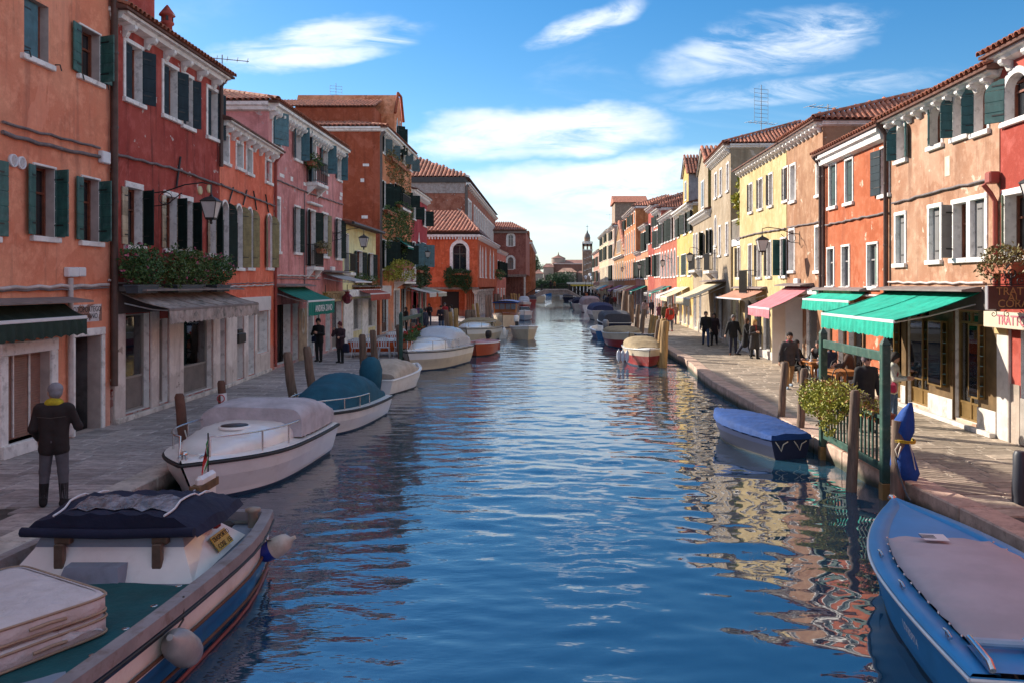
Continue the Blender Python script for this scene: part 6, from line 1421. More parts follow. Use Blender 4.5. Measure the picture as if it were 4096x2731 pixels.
def leaf(mb, p, size, rng, m=0):
 a = rng.uniform(0, 6.28); el = rng.uniform(-.6, 1.2); d = Vector((math.cos(a) * math.cos(el), math.sin(a) * math.cos(el), math.sin(el)))
 s = d.cross(Vector((rng.uniform(-1, 1), rng.uniform(-1, 1), rng.uniform(-1, 1)))).normalized(); n = d.cross(s) * .18
 mb.add([p, p + d * size * .45 + s * size * .33 + n * size, p + d * size, p + d * size * .45 - s * size * .33 + n * size], [(0, 1, 2, 3)], m)
def shrub(parent, blobs, n, size, leafm, seed, flower=None, fn=0, name='foliage'):
 """leaves spread through the shells of a few ellipsoid clumps; a clump = centre, radii"""
 rng = random.Random(seed); mb = MB(); vol = [r[0] * r[1] * r[2] for c, r in blobs]; tot = sum(vol)
 for (c, r), v in zip(blobs, vol):
  for i in range(int(n * v / tot)):
   d = Vector((rng.gauss(0, 1), rng.gauss(0, 1), rng.gauss(0, 1))).normalized(); k = rng.uniform(.45, 1.0) ** .5 * (1 + .14 * math.sin(d.x * 7 + seed) * math.sin(d.z * 6 + d.y * 5))
   leaf(mb, Vector((c[0] + d.x * r[0] * k, c[1] + d.y * r[1] * k, c[2] + d.z * r[2] * k)), size * rng.uniform(.6, 1.3), rng)
 f = mb.build(name, leafm, parent)
 if flower:
  fb = MB()
  for i in range(fn):
   c, r = rng.choice(blobs); d = Vector((rng.gauss(0, 1), rng.gauss(0, 1), rng.gauss(0, 1))).normalized(); p = Vector((c[0] + d.x * r[0], c[1] + d.y * r[1], c[2] + d.z * r[2]))
   for k in range(5): leaf(fb, p, size * 1.0, rng)
  o = fb.build('blossom', flower, parent); o['kind'] = 'stuff'
 return f
def plant(hh, label, name, u, w_, z, blobs, n, size, lm, seed, box=None, flower=None, fn=0, bm=None, cat='plant', stems=True):
 E_ = empty(name, hh.A + hh.dir * u + hh.nrm * w_ + Vector((0, 0, z)), math.atan2(hh.dir.y, hh.dir.x), label, cat)
 if box: mb = MB(); mb.loft([[(x * box[0] * f, y * box[1] * f, zz) for x, y in ((-1, -1), (1, -1), (1, 1), (-1, 1))] for f, zz in ((.85, -box[2]), (1, 0), (1.05, 0), (1.05, -.03), (.9, -.03))], 0, True, True, True, False); mb.build('planter', bm or mat('terracotta_pot', (.36, .13, .07), .8), E_)
 shrub(E_, blobs, n, size, lm, seed, flower, fn)
 if stems:
  mb = MB(); rng = random.Random(seed)
  for i in range(7): c, r = rng.choice(blobs); mb.tube([(0, 0, 0), (c[0] * .6, c[1] * .6, c[2] * .6), (c[0] + rng.uniform(-.5, .5) * r[0], c[1] + rng.uniform(-.5, .5) * r[1], c[2] + rng.uniform(-.5, .5) * r[2])], [.012, .009, .004], 4)
  mb.build('stem', mat('plant_stem', (.07, .05, .03), .9), E_)
 return E_
GRAYBOX = mat('blue_grey_planter', (.05, .07, .09), .6)
for i, (x0, x1, yt, yb, lb) in enumerate(((860, 1110, 335, 630, 'leftmost flower box of the dark red house, bushy dark green with few pink blossoms'), (1125, 1440, 360, 635, 'middle flower box of the dark red house, widest of the three'), (1440, 1600, 385, 620, 'rightmost flower box of the dark red house beside the arched windows'))):
 ua, zt = H2.uz('B', x0, yt, .5); ub, _ = H2.uz('B', x1, yt, .5); zb = H2.uz('B', x0, yb, .5)[1]; zt = min(zt, 4.42)
 zb = 3.2; zt = (4.14, 4.2, 4.14)[i]; L_ = (ub - ua) * .74; h_ = zt - zb; blobs = []
 for k in range(4): f = (k + .5) / 4; blobs.append(((-L_ / 2 + L_ * f, random.uniform(-.06, .06), h_ * random.uniform(.40, .56)), (L_ * .2, .36, h_ * random.uniform(.42, .58))))
 blobs += [((0, -.02, h_ * .35), (L_ * .46, .42, h_ * .36))]
 plant(H2, lb, 'flower_box', (ua + ub) / 2, .5, zb, blobs, (2600, 3400, 1900)[i], .075, LEAFM if i == 1 else LEAFG, 11 + i, (L_ * .42, .16, .2), PETP, (16, 30, 22)[i], GRAYBOX, 'flower box')
def hang(hh, label, c, x, y, wpx, drop, n, lm, seed, w_=.35, size=.13, flower=None, fn=0, up=.25):
 u, z = hh.uz(c, x, y, w_); u2 = hh.uz(c, x + wpx, y, w_)[0]; L_ = abs(u2 - u) / 2
 bl = [((L_ * (k - 1) * .6, 0, up * .5 - drop * (.35 + .25 * ((k * 7 + seed) % 3) / 2)), (L_ * .42, .3, drop * (.42 + .2 * ((k + seed) % 2)))) for k in range(3)] + [((0, 0, up * .5), (L_, .3, up))]
 return plant(hh, label, 'hanging_plant', u, w_, z, bl, n, size, lm, seed, (L_ * .8, .14, .2), flower, fn)
hang(H6, 'hanging plants trailing below the top windows of the rust house', 'E', 385, 500, 150, 1.9, 1500, LEAFB, 21); hang(H6, 'large green trailing plants on the middle balcony of the rust house', 'E', 430, 850, 110, 2.9, 2200, LEAFM, 22, .5)
hang(H6, 'trailing plant left on the middle floor of the rust house', 'E', 320, 880, 90, 2.2, 1300, LEAFM, 23); hang(H6, 'balcony flower boxes with pink blossoms on the rust house', 'E', 420, 1300, 150, 1.2, 1700, LEAFY, 24, .7, .13, PETP, 25); hang(H6, 'small yellowing plant beside the lower balcony of the rust house', 'E', 330, 1345, 90, .8, 700, LEAFY, 25)
hang(H7, 'round green bush under the lower windows of the crimson house', 'E', 575, 1340, 90, 1.6, 1800, LEAFD, 26, .5, .16); hang(H9, 'clipped ivy box under the ogee window', 'E', 845, 1360, 210, 1.7, 3000, LEAFD, 27, .4, .17)
hang(H10, 'small green plant on the rosy house', 'E', 1180, 1355, 60, 1.0, 500, LEAFM, 28, .4, .2); hang(H5, 'green window plant left on the low yellow house', 'E', 92, 1410, 60, .5, 500, LEAFM, 29, .25, .09); hang(H5, 'green window plant in a yellow pot on the low yellow house', 'E', 175, 1425, 55, .5, 450, LEAFM, 30, .25, .09)
hang(H4, 'green plants behind the upper balcony railing of the pink house', 'C', 1085, 880, 70, .5, 500, LEAFM, 31, .3, .09); hang(H4, 'plant box on the lower balcony of the pink house', 'D', 1150, 190, 60, .35, 400, LEAFB, 32, .4, .08)
hang(R1, 'dry reddish plant in a window box above the trattoria sign', 'M', 1250, 95, 300, .4, 1000, LEAFB, 33, .3, .075)
u, z = R5.uz('J', 110, 1075, -.6)
plant(R5, 'tall yellow green potted shrub on the small terrace', 'potted_shrub', R5.L + .4, -.6, 5.95, [((0, .1, .6), (.5, .5, .5)), ((.1, .3, 1.5), (.55, .5, .5)), ((-.1, .2, 2.3), (.45, .45, .45))], 700, .26, LEAFY, 35, (.3, .3, .4))
tr = empty('roof_terrace', R5.A + R5.dir * (R5.L + .05), math.atan2(R5.dir.y, R5.dir.x), 'little roof terrace with pale railing beside the butter yellow house', 'terrace')
mb = MB(); mb.box((0, -2.6, 5.2), (2.2, -.05, 5.55)); mb.build('slab', WHITE_ST, tr)
mb = MB(); mb.box((0, -2.6, 0), (2.2, -.12, 5.19)); mb.build('wall', wr5, tr)
mb = MB()
for i in range(9): mb.box((.05 + i * .26, -.12, 5.55), (.11 + i * .26, -.06, 6.5)); mb.box((.04, -2.5 + i * .28, 5.55), (.1, -2.44 + i * .28, 6.5))
mb.box((0, -.13, 6.5), (2.2, -.05, 6.58)); mb.box((0, -2.6, 6.5), (.12, -.131, 6.58)); mb.build('railing', mat('pale_rail', (.5, .45, .38), .7), tr)
# ------------------------------------------------------------------ antennas
def antenna(label, p, h_, kind):
 E_ = empty('tv_antenna', p, .4, label, 'antenna'); mb = MB(); mb.tube([(0, 0, 0), (0, 0, h_)], .022, 6); mb.build('mast', mat('galvanised', (.25, .25, .26), .5, .4), E_); g = MB()
 if kind == 'grid':
  for i in range(9): g.tube([(-.45, 0, h_ - 2.0 + i * .22), (.45, 0, h_ - 2.0 + i * .22)], .011, 4)
  for x in (-.45, .45): g.tube([(x, 0, h_ - 2.05), (x, 0, h_ - .2)], .011, 4)
 for zz in ((h_ * .42,) if kind == 'grid' else (h_ - .15,)):
  g.tube([(-.9, 0, zz), (.9, 0, zz)], .016, 5)
  for k in range(6): g.tube([(-.85 + k * .34, -.35, zz + .02), (-.85 + k * .34, .35, zz + .02)], .01, 4)
 g.build('elements', MATS['galvanised'], E_)
def ant(hh, label, c, x, yb, yt, w_, kind):
 u, z = hh.uz(c, x, yb, w_); z1 = hh.uz(c, x, yt, w_)[1]; antenna(label, hh.A + hh.dir * u + hh.nrm * w_ + Vector((0, 0, z)), z1 - z, kind)
ant(R5, 'tall grid antenna above the butter yellow house', 'J', 284, 600, 80, -2.0, 'grid'); ant(R4, 'small antenna at the corner of the brown peach house', 'J', 807, 380, 232, -1.0, 'yagi'); ant(H4, 'grid antenna behind the pink house', 'C', 1262, 560, 262, -6.0, 'grid')
ant(H2, 'bent antenna on the roof of the dark red house', 'C', 370, 110, 40, -1.5, 'yagi'); ant(R8, 'twin antenna on the mustard dormer', 'H', 930, 360, 290, -2, 'grid'); ant(FARH[7], 'thin antenna on the far right row', 'H', 200, 850, 800, -3, 'yagi')
# ------------------------------------------------------------------ boats
def paint(name, c, rough=.3, **k): return mat(name, c, rough, var=k.get('var', .10), scale=1.5, coat=k.get('coat', .2), dirt=k.get('dirt'), dirt_amt=k.get('da', 0), bump=k.get('bump', 0), bscale=4)
NAVY = paint('navy_antifoul', (.008, .03, .075), .6); BLUEH = paint('blue_hull_paint', (.012, .11, .30), .35, dirt=(.03, .10, .16), da=.5); REDB = paint('red_boot_line', (.22, .03, .02), .6); GREYD = paint('grey_deck_paint', (.22, .26, .33), .55, coat=0, dirt=(.12, .13, .15), da=.5)
TEALC = cloth('teal_boat_canvas', (.006, .085, .14)); GREYC = cloth('grey_boat_canvas', (.46, .43, .46)); TANC = cloth('tan_boat_canvas', (.30, .225, .13)); BEIGEC = cloth('beige_boat_canvas', (.46, .39, .32)); NAVYC = cloth('navy_boat_canvas', (.006, .010, .035)); BLUEC = cloth('royal_blue_canvas', (.002, .045, .20)); SLATEC = cloth('slate_boat_canvas', (.05, .055, .075)); PINKC = cloth('mauve_boat_canvas', (.33, .26, .27)); DBLUEC = cloth('dusk_blue_canvas', (.02, .035, .10))
class Boat:
 def __init__(s, name, label, x, y, head, L, B, s0, s1, mats, p=2.2, rake=.45, tr=.86, flare=.78, zband=(.06, .55), group='boats moored along the canal', full=.5, zm=.22, low=1):
  s.L, s.B, s.s0, s.s1, s.p, s.rake, s.tr, s.full = L, B, s0, s1, p, rake, tr, full
  s.E = empty(name, (x, y, WATER_Z), math.radians(head), label, 'boat', group)
  N = 26; s.flare = flare; rows = []
  zb0, zb1 = zband
  for i in range(N + 1):
   t = i / N; b = s.b(t); S = s.sheer(t); c = b * flare * (1 - .35 * t ** 3); pts = []
   for k, (f, z) in enumerate(((1.0, S), (1 - (1 - flare) * .35, S - (S) * (1 - zb1)), (flare + (1 - flare) * zm, S * zm), (flare, zb0), (flare * .9, -.12), (0, -.3))):
    yy = b * (f if k < 2 else f * (1 - .30 * t ** 4)); xx = s.x(t, z)
    pts.append((xx, yy, z))
   rows.append([(q[0], -q[1], q[2]) for q in pts] + [(q[0], q[1], q[2]) for q in pts[-2::-1]])
  mb = MB(); n = len(rows[0]); slot = [0, 1, low, 2, 2, 2, 2, low, 1, 0]
  for i in range(N):
   for j in range(n - 1): mb.add([rows[i][j], rows[i][j + 1], rows[i + 1][j + 1], rows[i + 1][j]], [(0, 1, 2, 3)], slot[j], None, True)
  mb.add(rows[0], [tuple(range(n))], 1)
  s.hull = mb.build('hull', mats, s.E); s.rows = rows
  bpy_smooth_fix(s.hull)
 def b(s, t):
  if t < s.full: return s.B / 2 * (s.tr + (1 - s.tr) * math.sin(t / s.full * math.pi / 2))
  f = (t - s.full) / (1 - s.full); return s.B / 2 * max(.02, (1 - f ** s.p))
 def sheer(s, t): return s.s0 + (s.s1 - s.s0) * max(0.0, t) ** 1.7
 def x(s, t, z): return t * s.L + s.rake * (t ** 5) * (z / s.s1 - .5)
 def gw(s, t, side, inset=0.0, dz=0.0):
  S = s.sheer(t); return Vector((s.x(t, S) - (inset * .6 if t > .9 else 0), side * max(0.0, s.b(t) - inset), S + dz))
 def path(s, t0, t1, side, inset=0, dz=0, n=16): return [s.gw(t0 + (t1 - t0) * i / n, side, inset, dz) for i in range(n + 1)]
 def rub(s, m, r=.03, dz=-.03):
  mb = MB(); mb.tube(s.path(0, 1, 1, -.005, dz, 24) + s.path(1, 0, -1, -.005, dz, 24), r, 6); mb.tube([s.gw(0, 1, 0, dz), s.gw(0, -1, 0, dz)], r, 6); mb.build('rub_rail', m, s.E)
 def deck(s, t0, t1, m, dz=.0, camber=.06, name='deck', inset=.0, step=0.0):
  rings = []
  for i in range(17):
   t = t0 + (t1 - t0) * i / 16; b = max(.01, s.b(t) - inset); S = s.sheer(t) + dz; X = s.x(t, s.sheer(t))
   rings.append([(X, b * f, S + camber * (1 - f * f)) for f in (-1, -.8, -.5, -.2, 0, .2, .5, .8, 1)])
  mb = MB(); mb.loft(rings, 0, False)
  if t0 > .02: mb.add(rings[0] + [(rings[0][0][0], -rings[0][-1][1], .1), (rings[0][0][0], rings[0][-1][1], .1)][::-1], [tuple(range(len(rings[0]) + 2))], 0)
  return mb.build(name, m, s.E)
 def gunwale(s, m, wd=.14, t0=0.0, t1=1.0, dz=.0):
  mb = MB()
  for sd in (-1, 1): mb.loft([[s.gw(t, sd, 0, dz), s.gw(t, sd, .02, dz + .025), s.gw(t, sd, wd, dz + .025), s.gw(t, sd, wd + .02, dz - .2)] for t in [t0 + (t1 - t0) * i / 20 for i in range(21)]], 0, False)
  mb.build('gunwale', m, s.E)
 def cockpit(s, t0, t1, m, z=.12, inset=.15):
  mb = MB(); P = [(t0 + (t1 - t0) * i / 10) for i in range(11)]
  mb.loft([[Vector((s.x(t, .1), -(s.b(t) - inset), s.sheer(t))), Vector((s.x(t, .1), -(s.b(t) - inset - .05), z)), Vector((s.x(t, .1), (s.b(t) - inset - .05), z)), Vector((s.x(t, .1), s.b(t) - inset, s.sheer(t)))] for t in P], 0, False); mb.build('cockpit', m, s.E)
 def cover(s, t0, t1, hs, m, sq=1.0, inset=.0, name='cover', ribs=0, dz=.02, over=.0, ends=True):
  """canvas over hoops: hs = heights along the cover"""
  n = 28; rings = []
  for i in range(n + 1):
   f = i / n; t = t0 + (t1 - t0) * f; k = f * (len(hs) - 1); a = int(min(k, len(hs) - 2)); h_ = hs[a] + (hs[a + 1] - hs[a]) * (.5 - .5 * math.cos(math.pi * (k - a)))
   if ribs: h_ -= .05 * abs(math.sin(math.pi * f * ribs)) * min(1, h_)
   b = max(.02, s.b(t) - inset); S = s.sheer(t) + dz; r = []
   for j in range(15):
    a_ = math.pi * j / 14; c, d = math.cos(a_), math.sin(a_)
    r.append((s.x(t, s.sheer(t)), b * math.copysign(abs(c) ** sq, c), S + h_ * abs(d) ** (sq * .9) - over * (1 if j in (0, 14) else 0) + .012 * math.sin(i * 1.9 + j * 1.3)))
   rings.append(r)
  mb = MB(); mb.loft(rings, 0, False)
  if ends: mb.poly(rings[0]); mb.poly(rings[-1])
  return mb.build(name, m, s.E)
 def rail(s, t0, t1, side, h_=.3, inset=.12, posts=4, r=.016, m=None, dz=.03, bow=False):
  mb = MB(); P = s.path(t0, t1, side, inset, h_ + dz, 14); P0 = s.gw(t0, side, inset, dz)
  if bow: P = P + s.path(t1, t0, -side, inset, h_ + dz, 14)
  pts = [P0 + Vector((-.03, 0, 0))] + P + ([s.gw(t1, side, inset, dz) + Vector((.03, 0, 0))] if not bow else [s.gw(t0, -side, inset, dz)])
  mb.tube(pts, r, 6)
  for i in range(1, posts): t = t0 + (t1 - t0) * i / posts; [mb.tube([s.gw(t, q, inset, dz), s.gw(t, q, inset, h_ + dz)], r, 6) for q in ((side, -side) if bow else (side,))]
  mb.build('rail', m or STEEL, s.E)
 def cleat(s, t, side, inset=.1):
  p = s.gw(t, side, inset, .03); mb = MB(); mb.tube([p + Vector((-.1, 0, .04)), p + Vector((0, 0, .055)), p + Vector((.1, 0, .04))], .013, 6); [mb.tube([p + Vector((q, 0, 0)), p + Vector((q, 0, .05))], .012, 6) for q in (-.03, .03)]; mb.build('cleat', STEEL, s.E)
 def motor(s, m, t=0.0, y=0.0, covered=None, sc=1.0, up=.0, tilt=0.0):
  T = Matrix.Translation((-.12, y, s.s0 + up)) @ Matrix.Rotation(tilt, 4, 'Y') @ Matrix.Scale(sc, 4); mb = MB()
  if covered: rr = ((.10, -.45, .15), (.2, -.3, .22), (.26, 0, .25), (.27, .25, .26), (.2, .48, .2), (.06, .58, .08))
  else: rr = ((.12, .0, .12), (.2, .06, .16), (.23, .2, .18), (.22, .36, .17), (.16, .44, .12), (.04, .46, .04))
  mb.loft([[((a * 1.15) * math.copysign(abs(math.cos(q)) ** .7, math.cos(q)) - .12, b * math.copysign(abs(math.sin(q)) ** .7, math.sin(q)), z) for q in [k * math.pi / 8 for k in range(16)]] for a, z, b in rr], 0, True, True, True, True, T)
  M = mb.build('outboard_motor', covered or m, s.E); l = MB(); l.box((-.22, -.06, -.7), (-.02, .06, .05), 0, T); l.box((-.4, -.03, -.55), (.05, .03, -.5), 0, T); l.box((-.02, -.1, -.15), (.14, .1, .08), 0, T); l.build('leg', BLACKR, M)
 def windscreen(s, t0, t1, h_, m, lean=.3, frame=None):
  mb = MB(); P = [s.gw(t0 + (t1 - t0) * i / 8, 1, .22, .08) for i in range(9)]; R = [Vector((p.x, -p.y, p.z)) for p in P[::-1]]; Q = P + [P[-1].lerp(R[0], f) for f in (.25, .5, .75)] + R
  mb.loft([Q, [p + Vector((-lean, -p.y * .12, h_)) for p in Q]], 0, False); W = mb.build('windscreen', m, s.E); f = MB(); f.tube([p + Vector((-lean, -p.y * .12, h_)) for p in Q], .018, 6); f.tube(Q, .018, 6); f.build('frame', frame or STEEL, W)
def bpy_smooth_fix(o):
 me = o.data
 try: me.set_sharp_from_angle(angle=math.radians(35))
 except Exception: pass
def fender(label, p, r, h_, m, m2=None, tilt=None, line=None):
 E_ = empty('fender', p, 0, label, 'fender', 'boat fenders'); mb = MB(); M = Matrix.Rotation(tilt[0], 4, tilt[1]) if tilt else Matrix()
 n = 9; prof = [(r * .22, -h_ / 2 - .05), (r * .25, -h_ / 2)] + [(r * (1 - abs(2 * i / n - 1) ** 3.2) ** .5 + .004, -h_ / 2 + h_ * i / n) for i in range(1, n)] + [(r * .25, h_ / 2), (r * .2, h_ / 2 + .05)]
 k = 6 if m2 else 0
 if m2: mb.lathe(prof[:k], 16, 1, M); mb.lathe(prof[k - 1:], 16, 0, M)
 else: mb.lathe(prof, 16, 0, M)
 mb.build('body', [m, m2 or m], E_)
 if line: l = MB(); l.tube([M @ Vector((0, 0, h_ / 2)), Vector(line) * .6 + Vector((0, 0, -.03)), Vector(line)], .009, 5); l.build('line', mat('dark_line', (.05, .045, .04), .9), E_)
# --- transport boat in the near left corner (stern away from the camera)
MBT = [paint('dark_blue_strake', (.015, .03, .06), .5), paint('pale_cream_band', (.84, .79, .70), .4, dirt=(.5, .36, .24), da=.3), BLUEH]
tb = Boat('transport_boat', 'blue and cream work boat with navy canopy in the near left corner', -4.42, 10.55, -90, 11.0, 2.4, .68, .95, MBT, 2.4, .5, .80, .93, (.10, .80), full=.16, zm=.50, low=2)
mb = MB(); mb.tube([Vector((p[0], p[1] * 1.02, .02)) for p in [r[3] for r in tb.rows]], .02, 5); mb.tube([Vector((p[0], p[1] * 1.02, .02)) for p in [r[-4] for r in tb.rows]], .02, 5); mb.build('boot_line', REDB, tb.E)
STRK = mat('worn_grey_rail', (.28, .25, .25), .6, var=.2, dirt=(.14, .08, .05), dirt_amt=.6)
mb = MB()
for sd in (-1, 1): mb.loft([[tb.gw(t, sd, -.03, -.04), tb.gw(t, sd, -.03, .07), tb.gw(t, sd, .10, .07), tb.gw(t, sd, .12, -.12)] for t in [i / 24 for i in range(25)]], 0, False, smooth=False)
a, b_ = tb.gw(0, 1, 0, 0), tb.gw(0, -1, 0, 0); mb.box((a.x - .03, b_.y, a.z - .04), (a.x + .09, a.y, a.z + .07)); mb.build('gunwale', STRK, tb.E)
for dz, m_, r_ in ((-.06, IRON, .014), (-.30, mat('rusty_strake', (.13, .06, .035), .8), .018), (-.52, MATS['rusty_strake'], .016)):
 mb = MB()
 for sd in (-1, 1): mb.tube(tb.path(0, 1, sd, -.035 if dz > -.2 else .012, dz, 24), r_, 5)
 mb.build('strake', m_, tb.E)
mb = MB(); P = [i / 20 for i in range(21)]; mb.loft([[Vector((tb.x(t, .4), -(tb.b(t) - .1), tb.sheer(t) - .10)), Vector((tb.x(t, .4), tb.b(t) - .1, tb.sheer(t) - .10))] for t in P], 0, False); mb.build('deck', GREYD, tb.E)
for sd in (-1, 1):
 mb = MB(); p = tb.gw(.03, sd, .18, .0); mb.lathe([(.06, -.05), (.06, .12), (.09, .14), (.09, .17), (.02, .19)], 12, 0, Matrix.Translation(p)); mb.build('bollard', mat('worn_bollard', (.3, .25, .2), .5, .3), tb.E)
rd = MB(); rd.box((-.62, -.05, .25), (-.12, .05, 1.12), 0, None, .04); R_ = rd.build('rudder', WHITEP, tb.E)
rb_ = MB(); rb_.box((-.60, -.045, -.3), (-.14, .045, .249)); rb_.build('rudder_blade', paint('pale_blue_paint', (.10, .25, .38), .5), R_)
for z in (.92, .58): q = MB(); q.box((-.64, -.065, z), (-.02, .065, z + .1)); q.build('iron_band', mat('rusty_brown_iron', (.15, .085, .035), .7, var=.4, scale=8), R_)
q = MB(); q.tube([(-.1, 0, .98), (.6, .12, .98), (1.7, .42, .84)], .028, 8); q.build('tiller', STEEL, R_)
fl = MB(); fl.tube([(-.45, 0, 1.12), (-.45, 0, 1.62)], .01, 6); FL = fl.build('flagstaff', IRON, R_)
for k, c_ in enumerate(((.01, .22, .05), (.6, .58, .55), (.45, .03, .03))):
 f = MB(); f.loft([[(-.45 + .02 * math.sin(j * 1.7) + (.02 + k * .06) * 1.0 * (j / 5), .012 * math.sin(j * 2 + k), 1.55 - j * .075 - k * .02), (-.45 + .07 + (.02 + k * .06) * (j / 5) + .02 * math.sin(j * 1.7), .02 * math.sin(j + k), 1.55 - j * .075 - k * .02 - .06)] for j in range(6)], 0, False); f.build('flag_stripe', mat('flag_cloth_%d' % k, c_, .9), FL)
def slab(pts0, z0, pts1, z1): return [[(x, y, z0) for x, y in pts0], [(x, y, z1) for x, y in pts1]]
cb = MB(); x0, x1 = .55, 2.2; cb.loft(slab(((x0, -.86), (x1, -.95), (x1, .92), (x0, .84)), .60, ((x0 + .45, -.60), (x1 - .22, -.72), (x1 - .22, .72), (x0 + .45, .6)), .93), 0, True, True, True, False); CB = cb.build('cabin', WHITEP, tb.E)
ct = MB(); ct.loft(slab(((x0 + .42, -.63), (x1 - .2, -.75), (x1 - .2, .75), (x0 + .42, .63)), .90, ((x0 + .5, -.58), (x1 - .26, -.68), (x1 - .26, .68), (x0 + .5, .58)), 1.06), 0, True, True, True, False); ct.build('cabin_top', GREYD, CB)
for y in (-.45, .52): q = MB(); q.box((x1 - .14, y - .05, .66), (x1 - .08, y + .05, .96), 0, Matrix.Identity(4), .01); q.box((x1 - .22, y - .08, .94), (x1 - .14, y + .08, 1.03), 0, None, .01); q.build('hinge_strap', mat('corroded_strap', (.16, .11, .08), .5, .4, var=.4), CB)
q = MB(); q.loft(slab(((x1 - .02, -.35), (x1 + .14, -.35), (x1 + .14, .25), (x1 - .02, .25)), .61, ((x1 - .1, -.33), (x1 + .06, -.31), (x1 + .06, .21), (x1 - .1, .23)), .78), 0, True, True, True, False); q.build('hatch_box', GREYD, CB)
nrm = Vector((0, .80, .55)).normalized();
def on_side(x, f): return Vector((x, .90 + (.66 - .90) * f + .012, .60 + .33 * f + .01))
pm = MB(); c0, c1, c2, c3 = on_side(1.42, .18), on_side(1.02, .18), on_side(1.02, .62), on_side(1.42, .62); pm.prism([c0, c1, c2, c3], nrm * .008); PM = pm.build('licence_plate', mat('yellow_plate', (.50, .33, .04), .5, var=.15), CB)
for s_, f, sz in (('TRASPORTO', .50, .075), ('COSE  155', .28, .08)): text('lettering', s_, sz, INK, PM, frame_matrix(on_side(1.20, f) + nrm * .012, (-1, 0, 0), (0, -.24, .33)), .001)
q = MB(); p = on_side(1.12, .86); q.box(p - Vector((.05, .01, .05)), p + Vector((.05, .05, .07)), 0, None, .01); q.build('port_light', mat('red_lamp_lens', (.2, .01, .01), .2), CB)
cv = MB(); rings = []
for i in range(13):
 f = i / 12; X = .72 + 1.30 * f; h_ = .25 * math.sin(math.pi * min(1, .10 + f * .55)) * (1 - .55 * max(0, f - .55)); sg = .03 * math.sin(i * 2.3)
 rings.append([(X, y * (.88 - .1 * abs(f - .5)), 1.05 + h_ * max(0, 1 - abs(y) ** 5 * .8) + sg * (1 - abs(y)) + .018 * math.sin(j * 2.1 + i)) for j, y in enumerate(np.linspace(-1, 1, 19))])
cv.loft(rings, 0, False); cv.add(rings[-1] + [(rings[-1][-1][0], rings[-1][-1][1], 1.04), (rings[-1][0][0], rings[-1][0][1], 1.04)], [tuple(range(21))], 0)
for sd in (0, -1): cv.loft([[r[sd] for r in rings], [(r[sd][0], r[sd][1] * 1.06, 1.0) for r in rings]], 0, False)
cv.tube([(2.04, -.86, 1.06), (2.08, 0, 1.05), (2.04, .86, 1.06)], .05, 8); CV = cv.build('folded_canopy', NAVYC, tb.E)
wp = MB(); wp.loft([[Vector(r[j]) + Vector((0, 0, .014 + .006 * math.sin(j * 3))) for j in range(4, 16)] for r in rings[7:12]], 0, False); wp.build('clear_panel', mat('crumpled_clear_vinyl', (.20, .19, .21), .15, var=.5, scale=7, bump=.05, bscale=9), CV)
for j in (3, 15):
 zz = MB(); zz.tube([Vector(r[j]) + Vector((0, 0, .02)) for r in rings[2:]], .012, 5); zz.build('zip', PLASTICW, CV)
tp = MB(); tp.loft([[Vector((x, y, .63 + .02 * math.sin(x * 3 + y * 4) + (.035 if abs(y) > .9 else 0))) for y in np.linspace(-.98, .98, 11)] for x in np.linspace(2.3, 6.8, 24)], 0, False); TP = tp.build('tarp', cloth('bottle_teal_tarp', (.004, .075, .085), var=.2), tb.E)
for i in range(8): q = MB(); q.lathe([(.014, 0), (.03, .004), (.03, .008), (.012, .008)], 10, 0, Matrix.Translation((2.55 + i * .5, .93, .70))); q.build('eyelet', STEEL, TP)
QUILT = mat('quilted_mattress', (.60, .55, .55), .9, var=.06, scale=2, bump=.03, bscale=7, dirt=(.42, .36, .33), dirt_amt=.4)
for k, lb in enumerate(('bare white mattress lying under the other on the work boat', 'quilted white mattress on top of the pair on the work boat')):
 E_ = empty('mattress', (-4.72 - .03 * k, 6.55 + .05 * k, WATER_Z + .645 + k * .175), math.radians(62 - 3 * k), lb, 'mattress'); q = MB(); n = 22; rg = []
 for zz, ins in ((0.0, .05), (.015, .015), (.035, 0), (.125, 0), (.15, .015), (.16, .05)):
  rg.append([((.98 - ins) * math.copysign(abs(math.cos(a)) ** .16, math.cos(a)) + 0, (.72 - ins) * math.copysign(abs(math.sin(a)) ** .16, math.sin(a)), zz) for a in [j * 2 * math.pi / 64 for j in range(64)]])
 q.loft(rg, 0, True, True, False, True); top_ = MB()
 q.loft([[(x, y, .145 + (.02 + .010 * abs(math.sin(x * 14 + .8 * math.sin(y * 9)))) * min(1, (.96 - abs(x)) * 9) * min(1, (.70 - abs(y)) * 9)) for y in np.linspace(-.69, .69, 24)] for x in np.linspace(-.95, .95, 60)], 0, False)
 q.build('padding', QUILT, E_); pp = MB()
 for zz in (.02, .145): pp.tube(rg[2] and [(x * 1.003, y * 1.003, zz) for x, y, _ in rg[2]] + [(rg[2][0][0], rg[2][0][1], zz)], .012, 5)
 pp.build('piping', mat('tan_piping', (.34, .25, .18), .9), E_)
 for x in (-.5, .45):
  hd = MB(); hd.tube([(x - .14, -.725, .075), (x, -.745, .09), (x + .14, -.725, .075)], .014, 6); hd.build('handle', MATS['tan_piping'], E_)
E_ = empty('plastic_wrap', (-3.95, 6.75, WATER_Z + .80), math.radians(60), 'torn clear plastic wrap hanging from the lower mattress', 'wrap'); q = MB(); q.loft([[(x, y * .13 + .05 * math.sin(x * 9 + y * 3), .06 - abs(y) * .14 + .04 * math.sin(x * 13 + y * 7)) for y in np.linspace(-1, 1, 8)] for x in np.linspace(-.3, .35, 10)], 0, False); q.build('sheet', film('clear_plastic_film', (.75, .72, .74), .55), E_)
